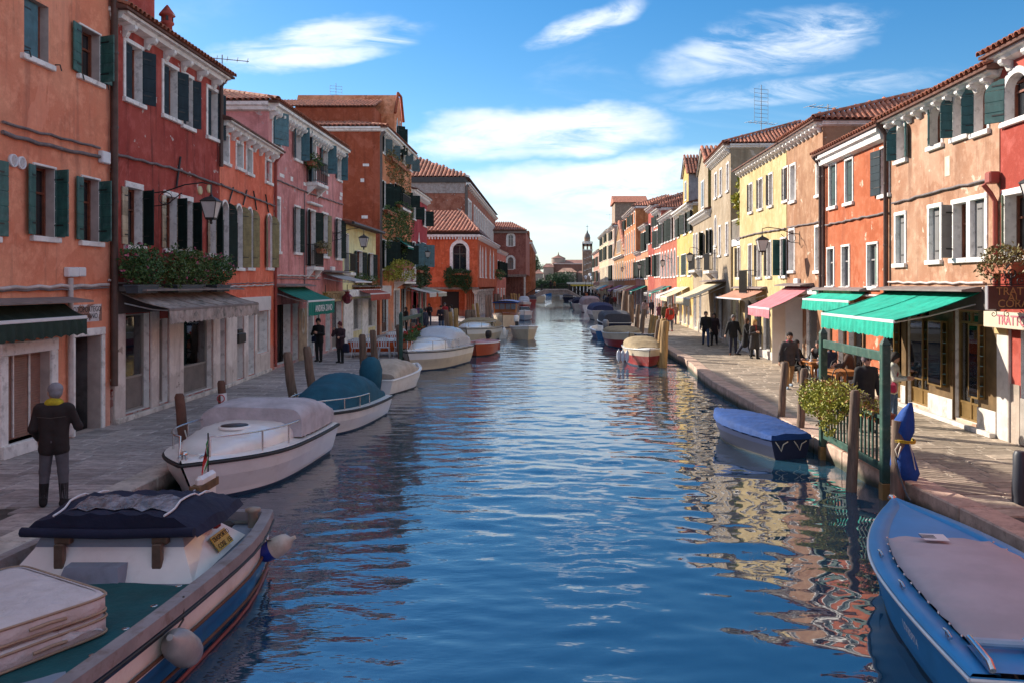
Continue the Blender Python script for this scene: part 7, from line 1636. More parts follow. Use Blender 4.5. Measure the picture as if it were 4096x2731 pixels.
GREYF = mat('scuffed_grey_fender', (.30, .28, .27), .35, var=.2, scale=4, dirt=(.42, .36, .32), dirt_amt=.5)
fender('large grey fender hanging on the side of the work boat', (-3.13, 7.25, WATER_Z + .44), .135, .52, GREYF, None, (math.radians(52), 'X'), (-.10, .25, .35))
fender('blue ended white fender at the stern of the work boat', (-3.22, 9.95, WATER_Z + .46), .115, .44, mat('dirty_white_fender', (.5, .44, .38), .4, var=.2, dirt=(.3, .22, .16), dirt_amt=.5), mat('royal_blue_fender_end', (.01, .03, .26), .35), (math.radians(62), 'Y'), (-.12, -.1, .22))
E_ = empty('deck_brush', (-4.05, 10.05, WATER_Z + .64), math.radians(25), 'black bristled brush lying on the stern deck', 'brush'); q = MB(); q.tube([(-.9, 0, .02), (-.1, 0, .04)], .02, 6); q.build('handle', GREYD, E_); q = MB(); q.box((-.12, -.08, 0), (.3, .08, .09), 0, None, .04); q.build('bristles', BLACKR, E_)
# --- white cabin cruiser with grey canvas
WH3 = [WHITEP, WHITEP, NAVY]
c = Boat('white_cruiser', 'large white cabin cruiser with grey canvas and black round hatch', -5.45, 18.0, -94, 4.45, 2.15, .62, .72, WH3, 3.0, .5, .92, .84, (.07, .62))
c.rub(BLACKR, .03, -.02); c.deck(0, 1, WHITEP, .02, .05)
c.cover(.38, .93, [.34, .32, .22, .06], WHITEP, .7, .26, 'cabin_top', dz=.04); c.cover(.0, .47, [.34, .48, .58, .62, .60, .54], GREYC, .40, .10, 'canvas_cover', dz=.06)
q = MB(); p = Vector((c.x(.62, .8), 0, c.sheer(.62) + .345)); q.lathe([(.27, -.03), (.27, .0), (.25, .018), (.23, .01)], 24, 1, Matrix.Translation(p)); q.lathe([(.235, .0), (.235, .022), (.02, .03)], 24, 0, Matrix.Translation(p)); q.build('deck_hatch', [mat('smoked_hatch', (.03, .03, .035), .4), WHITEP], c.E)
for sd in (-1, 1): c.rail(.42, .93, sd, .34, .14, 3); c.cleat(.95, sd, .12)
q = MB(); q.lathe([(.05, 0), (.05, .1), (.07, .12), (.03, .16)], 10, 0, Matrix.Translation((c.x(.97, .8), 0, c.sheer(.97) + .03))); q.build('windlass', STEEL, c.E)
E_ = empty('striped_buoy', (-6.25, 18.9, 0), 0, 'round blue and white striped buoy behind the white cruiser', 'buoy')
for k in range(12):
 q = MB(); q.loft([[(.34 * math.sin(ph) * math.cos(a), .34 * math.sin(ph) * math.sin(a), .34 - .34 * math.cos(ph)) for ph in np.linspace(.05, 3.09, 10)] for a in (k * math.pi / 6, (k + .5) * math.pi / 6, (k + 1) * math.pi / 6)], 0, False); q.build('stripe', BLUEC if k % 2 else PLASTICW, E_)
# --- white boat with teal tent
c = Boat('tented_white_boat', 'white boat with a teal domed tent cover', -5.15, 23.4, -97, 4.2, 1.85, .50, .60, [WHITEP, WHITEP, NAVY], 2.6, .5, .9, .82, (.04, .6))
c.rub(BLACKR, .028, -.02); c.deck(0, 1, WHITEP, .02, .04); c.cover(.04, .80, [.25, .66, .80, .55, .1], TEALC, .85, .16, 'tent_cover', ribs=3)
for sd in (-1, 1): c.rail(.45, .9, sd, .26, .1, 3)
# --- small boat with beige hood and blue covered motor
c = Boat('beige_hooded_boat', 'small white boat with beige hood and blue wrapped outboard', -5.7, 27.3, 78, 3.7, 1.45, .48, .68, [WHITEP, WHITEP, BLACKR], 2.2, .5, .92, .84, (.04, .6))
c.rub(WHITEP, .03, 0); c.gunwale(WHITEP, .12); c.cockpit(0, .97, WHITEP); c.cover(.08, .72, [.18, .46, .52, .38, .06], BEIGEC, .85, .06, 'hood', ribs=4); c.motor(None, 0, -.05, TEALC, 1.25, .05)
# --- cabin boat with clear spray hood
c = Boat('clear_hooded_cruiser', 'white cruiser with a clear plastic spray hood and steel bow rail', -4.5, 39.3, -104, 5.0, 2.2, .78, .85, [WHITEP, CREAMP, NAVY], 3.0, .5, .92, .82, (.06, .6))
c.rub(BLACKR, .022, -.04); c.deck(0, 1, WHITEP, .02, .05); c.cover(.36, .92, [.5, .42, .28, .08], WHITEP, .75, .30, 'cabin_top', dz=.04); c.cover(.02, .55, [.45, .80, .84, .42], film('spray_hood_film', (.62, .66, .74), .72), .7, .14, 'spray_hood', dz=.08)
for sd in (-1, 1): c.rail(.40, .97, sd, .36, .1, 4)
c.motor(BLUEH, 0, 0, None, 1.2, .1)
# --- orange dinghy
c = Boat('orange_dinghy', 'orange dinghy with its bow to the camera and black outboard', -3.35, 45.2, -96, 3.3, 1.5, .60, .68, [paint('orange_paint', (.45, .075, .025), .35), MATS['orange_paint'], BLACKR], 2.4, .3, .9, .8, (.05, .7)); c.rub(WHITEP, .025, -.02); c.deck(.05, 1, paint('faded_red_deck', (.42, .13, .10), .5), .0, .08); c.motor(BLACKR, 0, 0, None, .9, .1)
# --- cream cabin boat with tan cover
c = Boat('tan_covered_cruiser', 'cream cabin boat with a tan canvas behind the orange dinghy', -4.3, 56.2, -98, 5.2, 2.5, .85, .95, [WHITEP, CREAMP, NAVY], 2.8, .5, .92, .82, (.06, .6)); c.rub(BLACKR, .02, -.06); c.deck(0, 1, WHITEP, .02, .05); c.cover(.3, .92, [.3, .26, .18, .06], WHITEP, .75, .3, 'cabin_top'); c.cover(.0, .5, [.35, .5, .55, .4], TANC, .7, .06, 'canvas_cover', over=.1)
for sd in (-1, 1): c.rail(.45, .97, sd, .32, .1, 4)
q = MB(); q.box((2.2, 1.0, .98), (2.9, 1.02, 1.2)); q.build('side_window', GLASS, c.E)
# --- small blue boat, white skiff, taxi, others
c = Boat('blue_skiff', 'little white and blue skiff with a blue tarp behind the cream cruiser', -3.3, 56.0, 120, 3.6, 1.3, .5, .75, [WHITEP, WHITEP, BLUEH], 2.2, .4); c.rub(WHITEP); c.cockpit(0, .97, WHITEP); c.gunwale(WHITEP, .1); c.cover(.1, .6, [.15, .45, .5, .1], cloth('bright_blue_tarp', (.01, .10, .32)), .9, .1)
c = Boat('white_skiff', 'white open skiff with grey outboard and its bow to the camera', -2.05, 58.6, -82, 4.2, 1.75, .72, .92, [WHITEP, CREAMP, CREAMP], 2.2, .5, .9, .75, (.06, .75)); c.rub(WHITEP); c.gunwale(WHITEP, .14); c.cockpit(0, .95, WHITEP); c.motor(WHITEP, 0, -.3, None, 1.1, .2)
fender('pale fender hanging between the blue and the white skiff', (-3.0, 54.6, WATER_Z + .5), .13, .6, WHITEP)
WOODV = paint('varnished_mahogany', (.26, .085, .025), .2, var=.3)
c = Boat('wooden_taxi', 'cream water taxi with varnished wooden cabin and blue top', -3.7, 76.5, -92, 7.0, 2.3, 1.0, 1.25, [WOODV, CREAMP, NAVY], 2.4, .6, .85, .8, (.06, .85)); c.rub(WOODV); c.deck(0, 1, WOODV, .0, .06)
q = MB(); q.box((1.2, -.95, 1.0), (4.6, .95, 2.05), 0, None, .08); CBN = q.build('cabin', WOODV, c.E); q = MB(); q.loft([[(x, y, 2.06 + .14 * (1 - (y / 1.05) ** 2)) for y in np.linspace(-1.05, 1.05, 9)] for x in (.9, 4.9)], 0, False); q.box((.9, -1.05, 1.98), (4.9, 1.05, 2.06)); q.build('cabin_roof', BLUEC, CBN)
for y0, y1 in ((-.88, -.5), (-.44, -.04), (.04, .44), (.5, .88)): q = MB(); q.box((4.6, y0, 1.45), (4.63, y1, 1.92), 0, None, .01); q.build('window', mat('taxi_window', (.16, .2, .26), .1), CBN)
c = Boat('pale_blue_boat', 'small pale blue boat just behind the water taxi', -2.75, 88, -88, 4.0, 1.6, .8, 1.0, [WHITEP, paint('pale_blue_hull', (.30, .42, .52), .4), NAVY]); c.rub(WHITEP); c.deck(.3, 1, WHITEP); c.windscreen(.35, .6, .35, GLASS)
c = Boat('red_white_boat', 'red hulled boat with white deck and windscreen near the bridge', -3.9, 126, -90, 6.5, 2.1, .9, 1.1, [WHITEP, paint('red_hull', (.36, .03, .025), .35), NAVY], 2.4, .5, zband=(.06, .7)); c.rub(WHITEP); c.deck(0, 1, WHITEP, .02, .1); c.cover(.2, .6, [.3, .9, .9, .3], paint('grey_white_cabin', (.4, .45, .52), .3), .6, .25, 'cabin')
# --- right bank: sky blue boat in the near corner
SKYB = paint('sky_blue_gelcoat', (.025, .25, .55), .42, var=.10, coat=0, dirt=(.08, .26, .48), da=.5); SKYD = paint('sky_blue_deck', (.05, .27, .58), .5, coat=0, var=.08)
c = Boat('sky_blue_boat', 'sky blue boat with a mauve grey canvas in the near right corner', 3.92, 6.35, 81.5, 5.3, 1.8, .56, .58, [SKYB, SKYB, NAVY], 2.0, .45, .84, .85, (.03, .72), full=.42)
c.rub(WHITEP, .018, -.03); c.gunwale(SKYB, .22); c.cockpit(0, .6, paint('deep_blue_cockpit', (.006, .03, .10), .4), .1, .2); c.deck(.56, .985, SKYD, .0, .03, 'foredeck', .1)
mc = paint('mauve_canvas', (.44, .39, .41), .8, coat=0); c.cover(.10, .64, [.04, .10, .13, .12, .03], mc, .9, .22, 'canvas_cover', dz=.045)
for i in range(12):
 for sd in (-1, 1): t = .12 + i * .047; p = c.gw(t, sd, .2, .05); q = MB(); q.lathe([(.012, 0), (.012, .012), (.004, .018)], 8, 0, Matrix.Translation(p)); q.build('snap', STEEL, c.E)
for t in (.12, .34, .52): c.cleat(t, 1, .09)
c.cleat(.5, -1, .09)
q = MB(); q.lathe([(.05, 0), (.06, .03), (.03, .06)], 10, 0, Matrix.Translation(c.gw(.99, 1, 0, .0))); q.build('bow_fitting', STEEL, c.E)
q = MB(); q.box((3.02, -.1, .0), (3.27, .16, .004), 0, Matrix.Translation((0, .1, c.sheer(.6) + .155))); PN = q.build('paper_notice', PLASTICW, c.E)
for k in range(3): q = MB(); q.box((3.09 + k * .05, .04, .005), (3.11 + k * .05, .2, .007), 0, Matrix.Translation((0, .08, c.sheer(.6) + .155))); q.build('notice_line', INK, PN)
st = MB(); st.loft([[(x, .62, .60), (x, .15, .60)] for x in (-.0, .5)], 0, False); st.build('stern_seat', SKYB, c.E)
for y in (.60, .18): q = MB(); q.tube([(.5, y, .66), (.05, y, .66), (-.02, y, .62)], .028, 8); q.build('ladder_rail', STEEL, c.E)
q = MB(); q.box((.38, .17, .63), (.46, .61, .69), 0, None, .02); q.build('ladder_step', mat('pale_blue_step', (.35, .45, .58), .5), c.E)
c.motor(None, 0, -.42, cloth('khaki_motor_cover', (.30, .26, .19)), 1.55, .05)
text('registration', 'UX85974', .13, PLASTICW, c.E, frame_matrix((1.35, c.b(.26) * .94 + .02, .33), (-1, 0, 0), (0, .2, 1)), .001)
# --- royal blue covered rowing boat
c = Boat('blue_covered_rowboat', 'dark blue rowing boat under a royal blue tarp with its stern to the camera', 4.86, 17.3, 105, 3.3, 1.2, .44, .52, [paint('night_blue_strake', (.006, .022, .09), .8, coat=0), paint('night_blue_hull', (.005, .014, .05), .8, coat=0), BLACKR], 2.0, .25, .74, .8, (.03, .6)); c.rub(BLUEC, .02); c.cover(-.01, .99, [.05, .12, .15, .12, .03], BLUEC, .8, -.02, 'tarp', over=.07, dz=.03)
for y in (-.22, .2): q = MB(); q.tube([(-.03, y - .12, .36), (-.05, y, .26 + .05), (-.06, y + .05, .18), (-.05, y + .1, .28), (-.03, y + .16, .37)], .012, 5); q.build('tie_rope', ROPE, c.E)
# --- the row further along the right bank
def covered(name, label, x, y, head, L, B, s0, s1, mats, hs, cm, t0=.0, t1=.95, sq=.75, p=2.4, **k):
 c = Boat(name, label, x, y, head, L, B, s0, s1, mats, p, .4, **k); c.rub(WHITEP, .022, -.02); c.deck(0, 1, WHITEP, .01, .03); c.cover(t0, t1, hs, cm, sq, .05, 'canvas_cover', over=.05); return c
RED = MATS['red_hull']
c = covered('red_sided_boat', 'cream and red boat with a tan hood beside the ochre posts', 4.05, 40.4, -88, 4.0, 1.65, .70, .80, [CREAMP, RED, NAVY], [.2, .42, .46, .3, .05], TANC, .02, .85, zband=(.05, .6))
for k, dx in enumerate((0, .18, .36)): fender(('outermost', 'middle', 'innermost')[k] + ' of three pale fenders beside the red sided boat', (2.98 + dx, 37.6 - k * .1, WATER_Z + .42), .085, .5, mat('pale_blue_fender', (.42, .46, .56), .4))
c = Boat('white_runabout', 'white open boat squeezed behind the red sided boat', 4.6, 44.5, -84, 3.6, 1.5, .62, .75, [WHITEP, WHITEP, NAVY]); c.rub(WHITEP); c.deck(.35, 1, WHITEP); c.windscreen(.35, .55, .3, GLASS)
c = covered('tan_hooded_boat', 'tan hooded boat with red bottom, second along the right bank', 3.95, 51.5, -86, 4.6, 2.1, .75, .9, [CREAMP, RED, NAVY], [.15, .32, .35, .2, .05], TANC)
c = Boat('small_motor_skiff', 'small blue skiff with a bare outboard beside the navy canopy boat', 3.55, 56.0, 95, 3.6, 1.5, .55, .7, [WHITEP, BLUEH, BLUEH]); c.rub(WHITEP); c.cockpit(0, .95, WHITEP); c.gunwale(WHITEP); c.motor(mat('grey_motor', (.25, .25, .27), .3), 0, 0, None, 1.1, .2)
covered('navy_canopy_boat', 'dark boat under a tall slate canopy on the right bank', 4.7, 60.2, 92, 6.0, 2.3, .85, 1.0, [NAVYC, NAVYC, BLACKR], [.6, .75, .72, .5, .1], SLATEC, 0, .9, .45); covered('blue_domed_boat', 'grey hulled boat with a rounded dusk blue cover', 5.2, 85.0, 94, 6.0, 2.6, .95, 1.1, [WHITEP, mat('grey_green_hull', (.34, .36, .34), .5), NAVY], [.5, .75, .72, .4, .08], DBLUEC, 0, .9, .8)
covered('mauve_covered_boat', 'white boat with a tall mauve canvas near the bridge', 5.1, 107, 92, 7.5, 2.7, 1.0, 1.2, [WHITEP, WHITEP, NAVY], [.8, 1.05, 1.0, .6, .1], PINKC, 0, .95, .7); covered('grey_white_boat', 'narrow white boat with dark cover left of the mauve one', 3.9, 118, 91, 5, 1.9, .9, 1.1, [WHITEP, mat('grey_green_hull', (.34, .36, .34), .5), NAVY], [.5, .8, .8, .5, .1], NAVYC)
covered('teal_low_boat', 'low teal boat just this side of the bridge', 4.0, 133, 90, 6, 2.4, .9, 1.0, [paint('teal_hull', (.05, .12, .14), .5), MATS['teal_hull'], NAVY], [.1, .2, .2, .1, .05], SLATEC)
for k, (x, y, nm, m_, lb) in enumerate(((-2.2, 172, 'cream_far_boat', CREAMP, 'cream boat seen under the left end of the bridge'), (-3.3, 150, 'tiny_red_boat', RED, 'tiny red boat at the left foot of the bridge'), (3.6, 178, 'dark_far_boat', NAVYC, 'dark boat seen under the right end of the bridge'), (.2, 290, 'waterbus', BLUEH, 'blue waterbus lying across the far end of the canal'))):
 c = covered(nm, lb, x, y, 90 if k < 3 else 180, (6, 4, 6, 14)[k], (2.4, 1.6, 2.4, 3)[k], 1.0, 1.2, [m_, m_, NAVY], [.3, .6, .6, .4, .1], (CREAMP, SLATEC, SLATEC, WHITEP)[k])
# ------------------------------------------------------------------ mooring posts
def post(label, top, bot_xy, r=.12, m=None, taper=.82, band=None, grp='wooden mooring posts'):
 """leaning pile from the canal bed to its cut top"""
 base = Vector((bot_xy[0], bot_xy[1], -1.2)); E_ = empty('mooring_post', (bot_xy[0], bot_xy[1], WATER_Z), 0, label, 'post', grp); o = Vector(E_.location)
 mb = MB(); n = 7; mb.tube([base.lerp(top, i / n) - o + Vector((.012 * math.sin(i * 2.1), .012 * math.cos(i * 1.7), 0)) for i in range(n)] + [top - o - Vector((0, 0, .06)), top - o], [r * (1 - (1 - taper) * i / n) for i in range(n)] + [r * taper, r * taper * .72], 12); mb.build('pile', m or PILEW, E_)
 if band is not None:
  b = MB(); d = (top - base).normalized(); c = top - d * band - o; b.tube([c, c - d * .25], r * .93, 12); b.build('painted_band', PLASTICW, E_); b = MB(); q = c - d * .12; b.tube([q + Vector((.09 * math.cos(a), -r * .95, .09 * math.sin(a))) for a in [k * math.pi / 8 for k in range(17)]], .012, 5); b.build('red_ring', mat('red_sign_ring', (.5, .03, .04), .5), E_)
def post_px(label, c, xt, yt, xb, yb, Y, r=.12, m=None, **k):
 t = at_depth(c, xt, yt, Y); b = at_depth(c, xb, yb, Y); d = (b - t); f = (t.z - WATER_Z) / max(.1, -d.z); e = t + d * f; post(label, t, (e.x, e.y), r, m, **k)
for a in (('short brown post between kerb and the bow of the white cruiser', 'O', 412, 903, 430, 1010, 16.6, .11, mat('brown_mooring_wood', (.13, .06, .04), .8, var=.3, scale=3, bump=.01, bscale=8)), ('brown post with a white band and red ring sign', 'O', 508, 873, 517, 940, 21.5, .115, MATS['brown_mooring_wood'] if 'brown_mooring_wood' in MATS else None)):
 post_px(*a, band=.32 if 'band' in a[0] else None)
for i, (x, y, xb, yb, Y, lb) in enumerate(((660, 808, 682, 930, 22.6, 'thick grey post, left of the pair before the pink house'), (705, 795, 724, 905, 24.2, 'thick grey post, right of the pair before the pink house'), (832, 768, 839, 872, 28.6, 'grey post, left of the pair beside the orange tablecloths'), (856, 758, 866, 850, 31, 'grey post, right of the pair beside the orange tablecloths'))): post_px(lb, 'O', x, y, xb, yb, Y, .14)
for x, y, xb, yb, Y, r, m_, lb in ((385, 390, 410, 640, 35, .17, PILEW, 'dark post in front of the flower fence'), (492, 375, 497, 540, 38.5, .16, PILEW, 'dark post at the middle of the flower fence'), (752, 275, 775, 470, 47, .16, PILEW, 'pale grey leaning post beside the walking man'), (785, 290, 800, 470, 48.5, .15, PILEY, 'brown post right of the walking man'), (830, 262, 832, 420, 50, .16, PILEY, 'tall brown post beside the cream cruiser'), (925, 275, 925, 375, 63, .25, PILEW, 'stubby grey post, left of two before the columns'), (960, 275, 962, 375, 64, .28, PILEW, 'stubby grey post, right of two before the columns'), (963, 232, 992, 375, 66, .14, PILEY, 'thin ochre pole leaning right before the columns'), (995, 222, 1018, 375, 67, .14, PILEY, 'thin ochre pole nearest the water taxi')): post_px(lb, 'F', x, y, xb, yb, Y, r, m_)
for i, (x, yt, Y) in enumerate(((1072, 160, 82), (1095, 155, 84), (1140, 150, 92), (1165, 150, 96), (1182, 175, 100), (1210, 160, 108), (1265, 145, 128), (1285, 145, 131), (1300, 150, 136), (1325, 150, 144))): post_px(['grey pole beside the third column', 'grey pole beside the fourth column', 'pole before the rosy house, left', 'pole before the rosy house, middle', 'pole before the rosy house, right', 'pole beyond the rosy house', 'ochre pole left of the red hulled boat', 'ochre pole right above the red hulled boat', 'ochre pole behind the red hulled boat', 'last ochre pole before the bridge'][i], 'F', x, yt, x + 4, 360, Y, .2, PILEY if i > 5 else PILEW)
for x, y, xb, yb, Y, r, m_, lb in ((1803, 830, 1787, 978, 20.6, .10, PILEW, 'slim brown post behind the blue rowing boat, farther of two'), (1847, 845, 1830, 1012, 19.0, .10, PILEW, 'slim brown post behind the blue rowing boat, nearer of two'), (1964, 895, 1951, 1135, 14.6, .10, PILEW, 'grey post standing in front of the green fence'), (2343, 1035, 2340, 1260, 12.6, .12, mat('dark_iron_bollard', (.03, .035, .05), .5), 'dark post cut by the right edge of the picture')): post_px(lb, 'O', x, y, xb, yb, Y, r, m_)
for i, (x, y, xb, Y, r, m_) in enumerate(((698, 635, 680, 36.5, .19, PILEY), (680, 615, 645, 38, .17, PILEY), (638, 625, 605, 39.5, .13, PILEW), (612, 590, 560, 44, .14, PILEY), (578, 580, 540, 46, .13, PILEY), (505, 530, 470, 55, .17, PILEW), (455, 490, 432, 61, .18, PILEW), (388, 405, 388, 72, .28, PILEW), (345, 365, 320, 78, .35, PILEW))): post_px(['thickest ochre post beside the red sided boat', 'ochre post leaning right behind the thickest one', 'thin grey post left of the ochre pair', 'ochre post leaning right beside the white runabout', 'ochre post next to the striped boat cover', 'pale post leaning right by the navy canopy boat', 'grey post behind the navy canopy boat', 'pale upright post beyond the navy canopy boat', 'broad pale post leaning right by the domed boat'][i], 'I', x, y, xb, y + 230, Y, r, m_, band=None)
p0 = at_depth('O', 2055, 1130, 13.6); E_ = empty('wrapped_post', (p0.x, 13.6, 0), 0, 'mooring post wrapped in a royal blue tarp tied with yellow rope', 'post'); mb = MB(); mb.tube([(0, 0, -1.3), (.05, 0, .2), (.07, 0, 1.05)], .11, 10); mb.build('pile', PILEW, E_)
TARP = cloth('bright_blue_tarp_cloth', (.006, .055, .26)); rings = []
k = 13.6 / FOC
def rp(x, y): q = at_depth('O', x, y, 13.6); return q.x - p0.x, q.z
for (x0, x1, y) in ((2088, 2096, 925), (2072, 2098, 940), (2056, 2100, 965), (2052, 2100, 990), (2062, 2092, 1008), (2060, 2090, 1018), (2050, 2098, 1040), (2048, 2106, 1065), (2052, 2112, 1085), (2066, 2106, 1100)):
 a, z = rp(x0, y); b, _ = rp(x1, y); r = (b - a) / 2; rings.append([((a + b) / 2 + r * math.cos(t) * (1 + .10 * math.sin(t * 5)), r * .85 * math.sin(t) * (1 + .12 * math.cos(t * 5 + y)), z + .015 * math.sin(3 * t + y)) for t in [j * math.pi / 12 for j in range(24)]])
mb = MB(); mb.loft(rings, 0, True, True, True); mb.build('tarp', TARP, E_)
a, z = rp(2076, 1013); mb = MB()
for dz in (0, .025): mb.tube([(a + .17 * math.cos(t), .15 * math.sin(t), z + dz + .01 * math.sin(2 * t)) for t in [j * math.pi / 8 for j in range(17)]], .014, 6)
mb.build('tie', mat('yellow_rope', (.45, .30, .02), .8), E_); mb = MB(); mb.tube([(a - .12, -.13, z), (a - .2, -.16, z - .1), (a - .16, -.16, z - .22), (a - .1, -.14, z - .05)], .012, 6); mb.tube([(a + .03, -.15, z), (a + .07, -.17, z - .2), (a + .13, -.14, z - .45)], .01, 6); mb.build('cord', ROPE, E_)
# ------------------------------------------------------------------ green landing gate with the flowering fence
GRP = mat('green_gate_paint', (.018, .07, .052), .6, var=.3, scale=4, dirt=(.10, .15, .11), dirt_amt=.6)
def gate(label, a, b, ztop, side, fence=True, name='landing_gate'):
 a, b = Vector((a[0], a[1], 0)), Vector((b[0], b[1], 0)); d = (b - a); L_ = d.length; E_ = empty(name, a, math.atan2(d.y, d.x), label, 'gate')
 for x in (0, L_):
  mb = MB(); mb.box((x - .07, -.07, -.05), (x + .07, .07, ztop), 0, None, .012); mb.loft([[(x + i * .075, j * .075, ztop) for i, j in ((-1, -1), (1, -1), (1, 1), (-1, 1))], [(x + i * .01, j * .01, ztop + .12) for i, j in ((-1, -1), (1, -1), (1, 1), (-1, 1))]], 0, True, True, True, False); P = mb.build('post', GRP, E_); mb = MB(); mb.box((x - .08, -.08, -1.2), (x + .08, .08, -.05), 0, None, .012); mb.build('pile_foot', mat('wet_ochre_wood', (.20, .12, .04), .7, var=.4, scale=4), P)
 mb = MB(); mb.box((.07, -.03, ztop - .28), (L_ - .07, .03, ztop - .12), 0, None, .01); mb.build('top_beam', GRP, E_)
 if fence:
  for z in (.12, .98): mb = MB(); mb.box((.07, -.03, z), (L_ - .07, .03, z + (.13 if z < .5 else .06)), 0, None, .008); mb.build('rail', GRP, E_)
  n = 17; me = None
  for i in range(n):
   if me is None: mb = MB(); mb.box((-.022, -.015, .25), (.022, .015, .98), 0, None, .005); me = mb.mesh('baluster', GRP)
   obj('baluster', me, E_, (.18 + (L_ - .36) * i / (n - 1), 0, 0))
 return E_
gate('green timber landing gate with baluster fence on the right bank', (5.50, 14.05), (5.50, 17.25), 2.22, 1)
E_ = empty('flowering_hedge_box', (5.62, 15.7, .86), math.radians(90), 'sprawling yellow green bush in terracotta boxes on the green fence', 'flower box')
for x in (-1.25, -.65, -.05, .55): mb = MB(); mb.loft([[(x + i * .26 * f, j * .10 * f, z) for i, j in ((-1, -1), (1, -1), (1, 1), (-1, 1))] for f, z in ((.85, .0), (1, .2), (1.06, .2), (1.06, .17))], 0, True, True, True, False); mb.build('planter', MATS['terracotta_pot'], E_)
shrub(E_, [((1.0, .12, .22), (.85, .36, .25)), ((.3, .15, .28), (.7, .32, .22)), ((1.35, .3, -.02), (.65, .3, .26)), ((.5, .28, -.02), (.5, .26, .25)), ((-.35, .1, .22), (.5, .22, .2)), ((-.95, .05, .2), (.45, .18, .14)), ((.85, .25, -.38), (.32, .16, .22)), ((1.75, .3, .1), (.4, .25, .3))], 5600, .062, LEAFY, 41, leaf_mat('bronze_leaves', (.2, .08, .02), (.35, .2, .06)), 120)
mb = MB(); rng = random.Random(4)
for i in range(60): x = rng.uniform(-1.2, 1.5); mb.tube([(x, .05, .2), (x + rng.uniform(-.2, .2), .15, .4), (x + rng.uniform(-.4, .4), .2 + rng.uniform(-.2, .25), rng.uniform(.1, .62))], .006, 4)
mb.build('twig', MATS['plant_stem'], E_)
gate('green timber frame around the flower fence on the left bank', (-6.05, 34.4), (-6.05, 39.8), 2.0, -1, True, 'landing_gate')
E_ = empty('flower_fence_box', (-5.95, 37.2, .62), math.radians(90), 'long terracotta box of green plants and red flowers on the left bank', 'flower box'); mb = MB(); mb.box((-2.4, -.14, 0), (2.4, .14, .25), 0, None, .02); mb.build('planter', MATS['terracotta_pot'], E_)
shrub(E_, [((-1.5, 0, .35), (.9, .25, .28)), ((0, 0, .4), (.8, .28, .3)), ((1.5, 0, .4), (.9, .28, .35))], 2200, .10, LEAFM, 43, PETR, 60)
# ------------------------------------------------------------------ mooring lines
def rope(label, a, b, sag=.15, m=None):
 a, b = Vector(a), Vector(b); E_ = empty('mooring_rope', a, 0, label, 'rope', 'mooring ropes'); mb = MB(); mb.tube([(b - a) * (i / 10) - Vector((0, 0, sag * 4 * (i / 10) * (1 - i / 10))) for i in range(11)], .014, 6); mb.build('line', m or ROPE, E_)
rope('pale rope from the white cruiser to the short brown post', at_depth('O', 424, 985, 16.6), (-5.75, 13.95, .42)); rope('rope from the tented white boat to the left grey post', at_depth('O', 676, 900, 22.6), (-5.5, 19.6, .32)); rope('rope from the beige hooded boat to the left terrace post', at_depth('O', 838, 850, 28.6), (-5.95, 27.6, .22)); rope('rope from the blue rowing boat to the slim post', at_depth('O', 1835, 985, 19.0), (4.9, 17.45, .1), .06)
rope('dark rope from the sky blue boat to the wrapped post', (4.85, 11.5, .3), (p0.x, 13.6, .5), .1, BLACKR); rope('rope from the red sided boat to the thickest ochre post', at_depth('I', 694, 850, 36.5), (4.35, 37.0, .45), .1); rope('rope from the clear hooded cruiser to the dark post', at_depth('F', 405, 600, 35), (-5.4, 34.8, .55), .1)
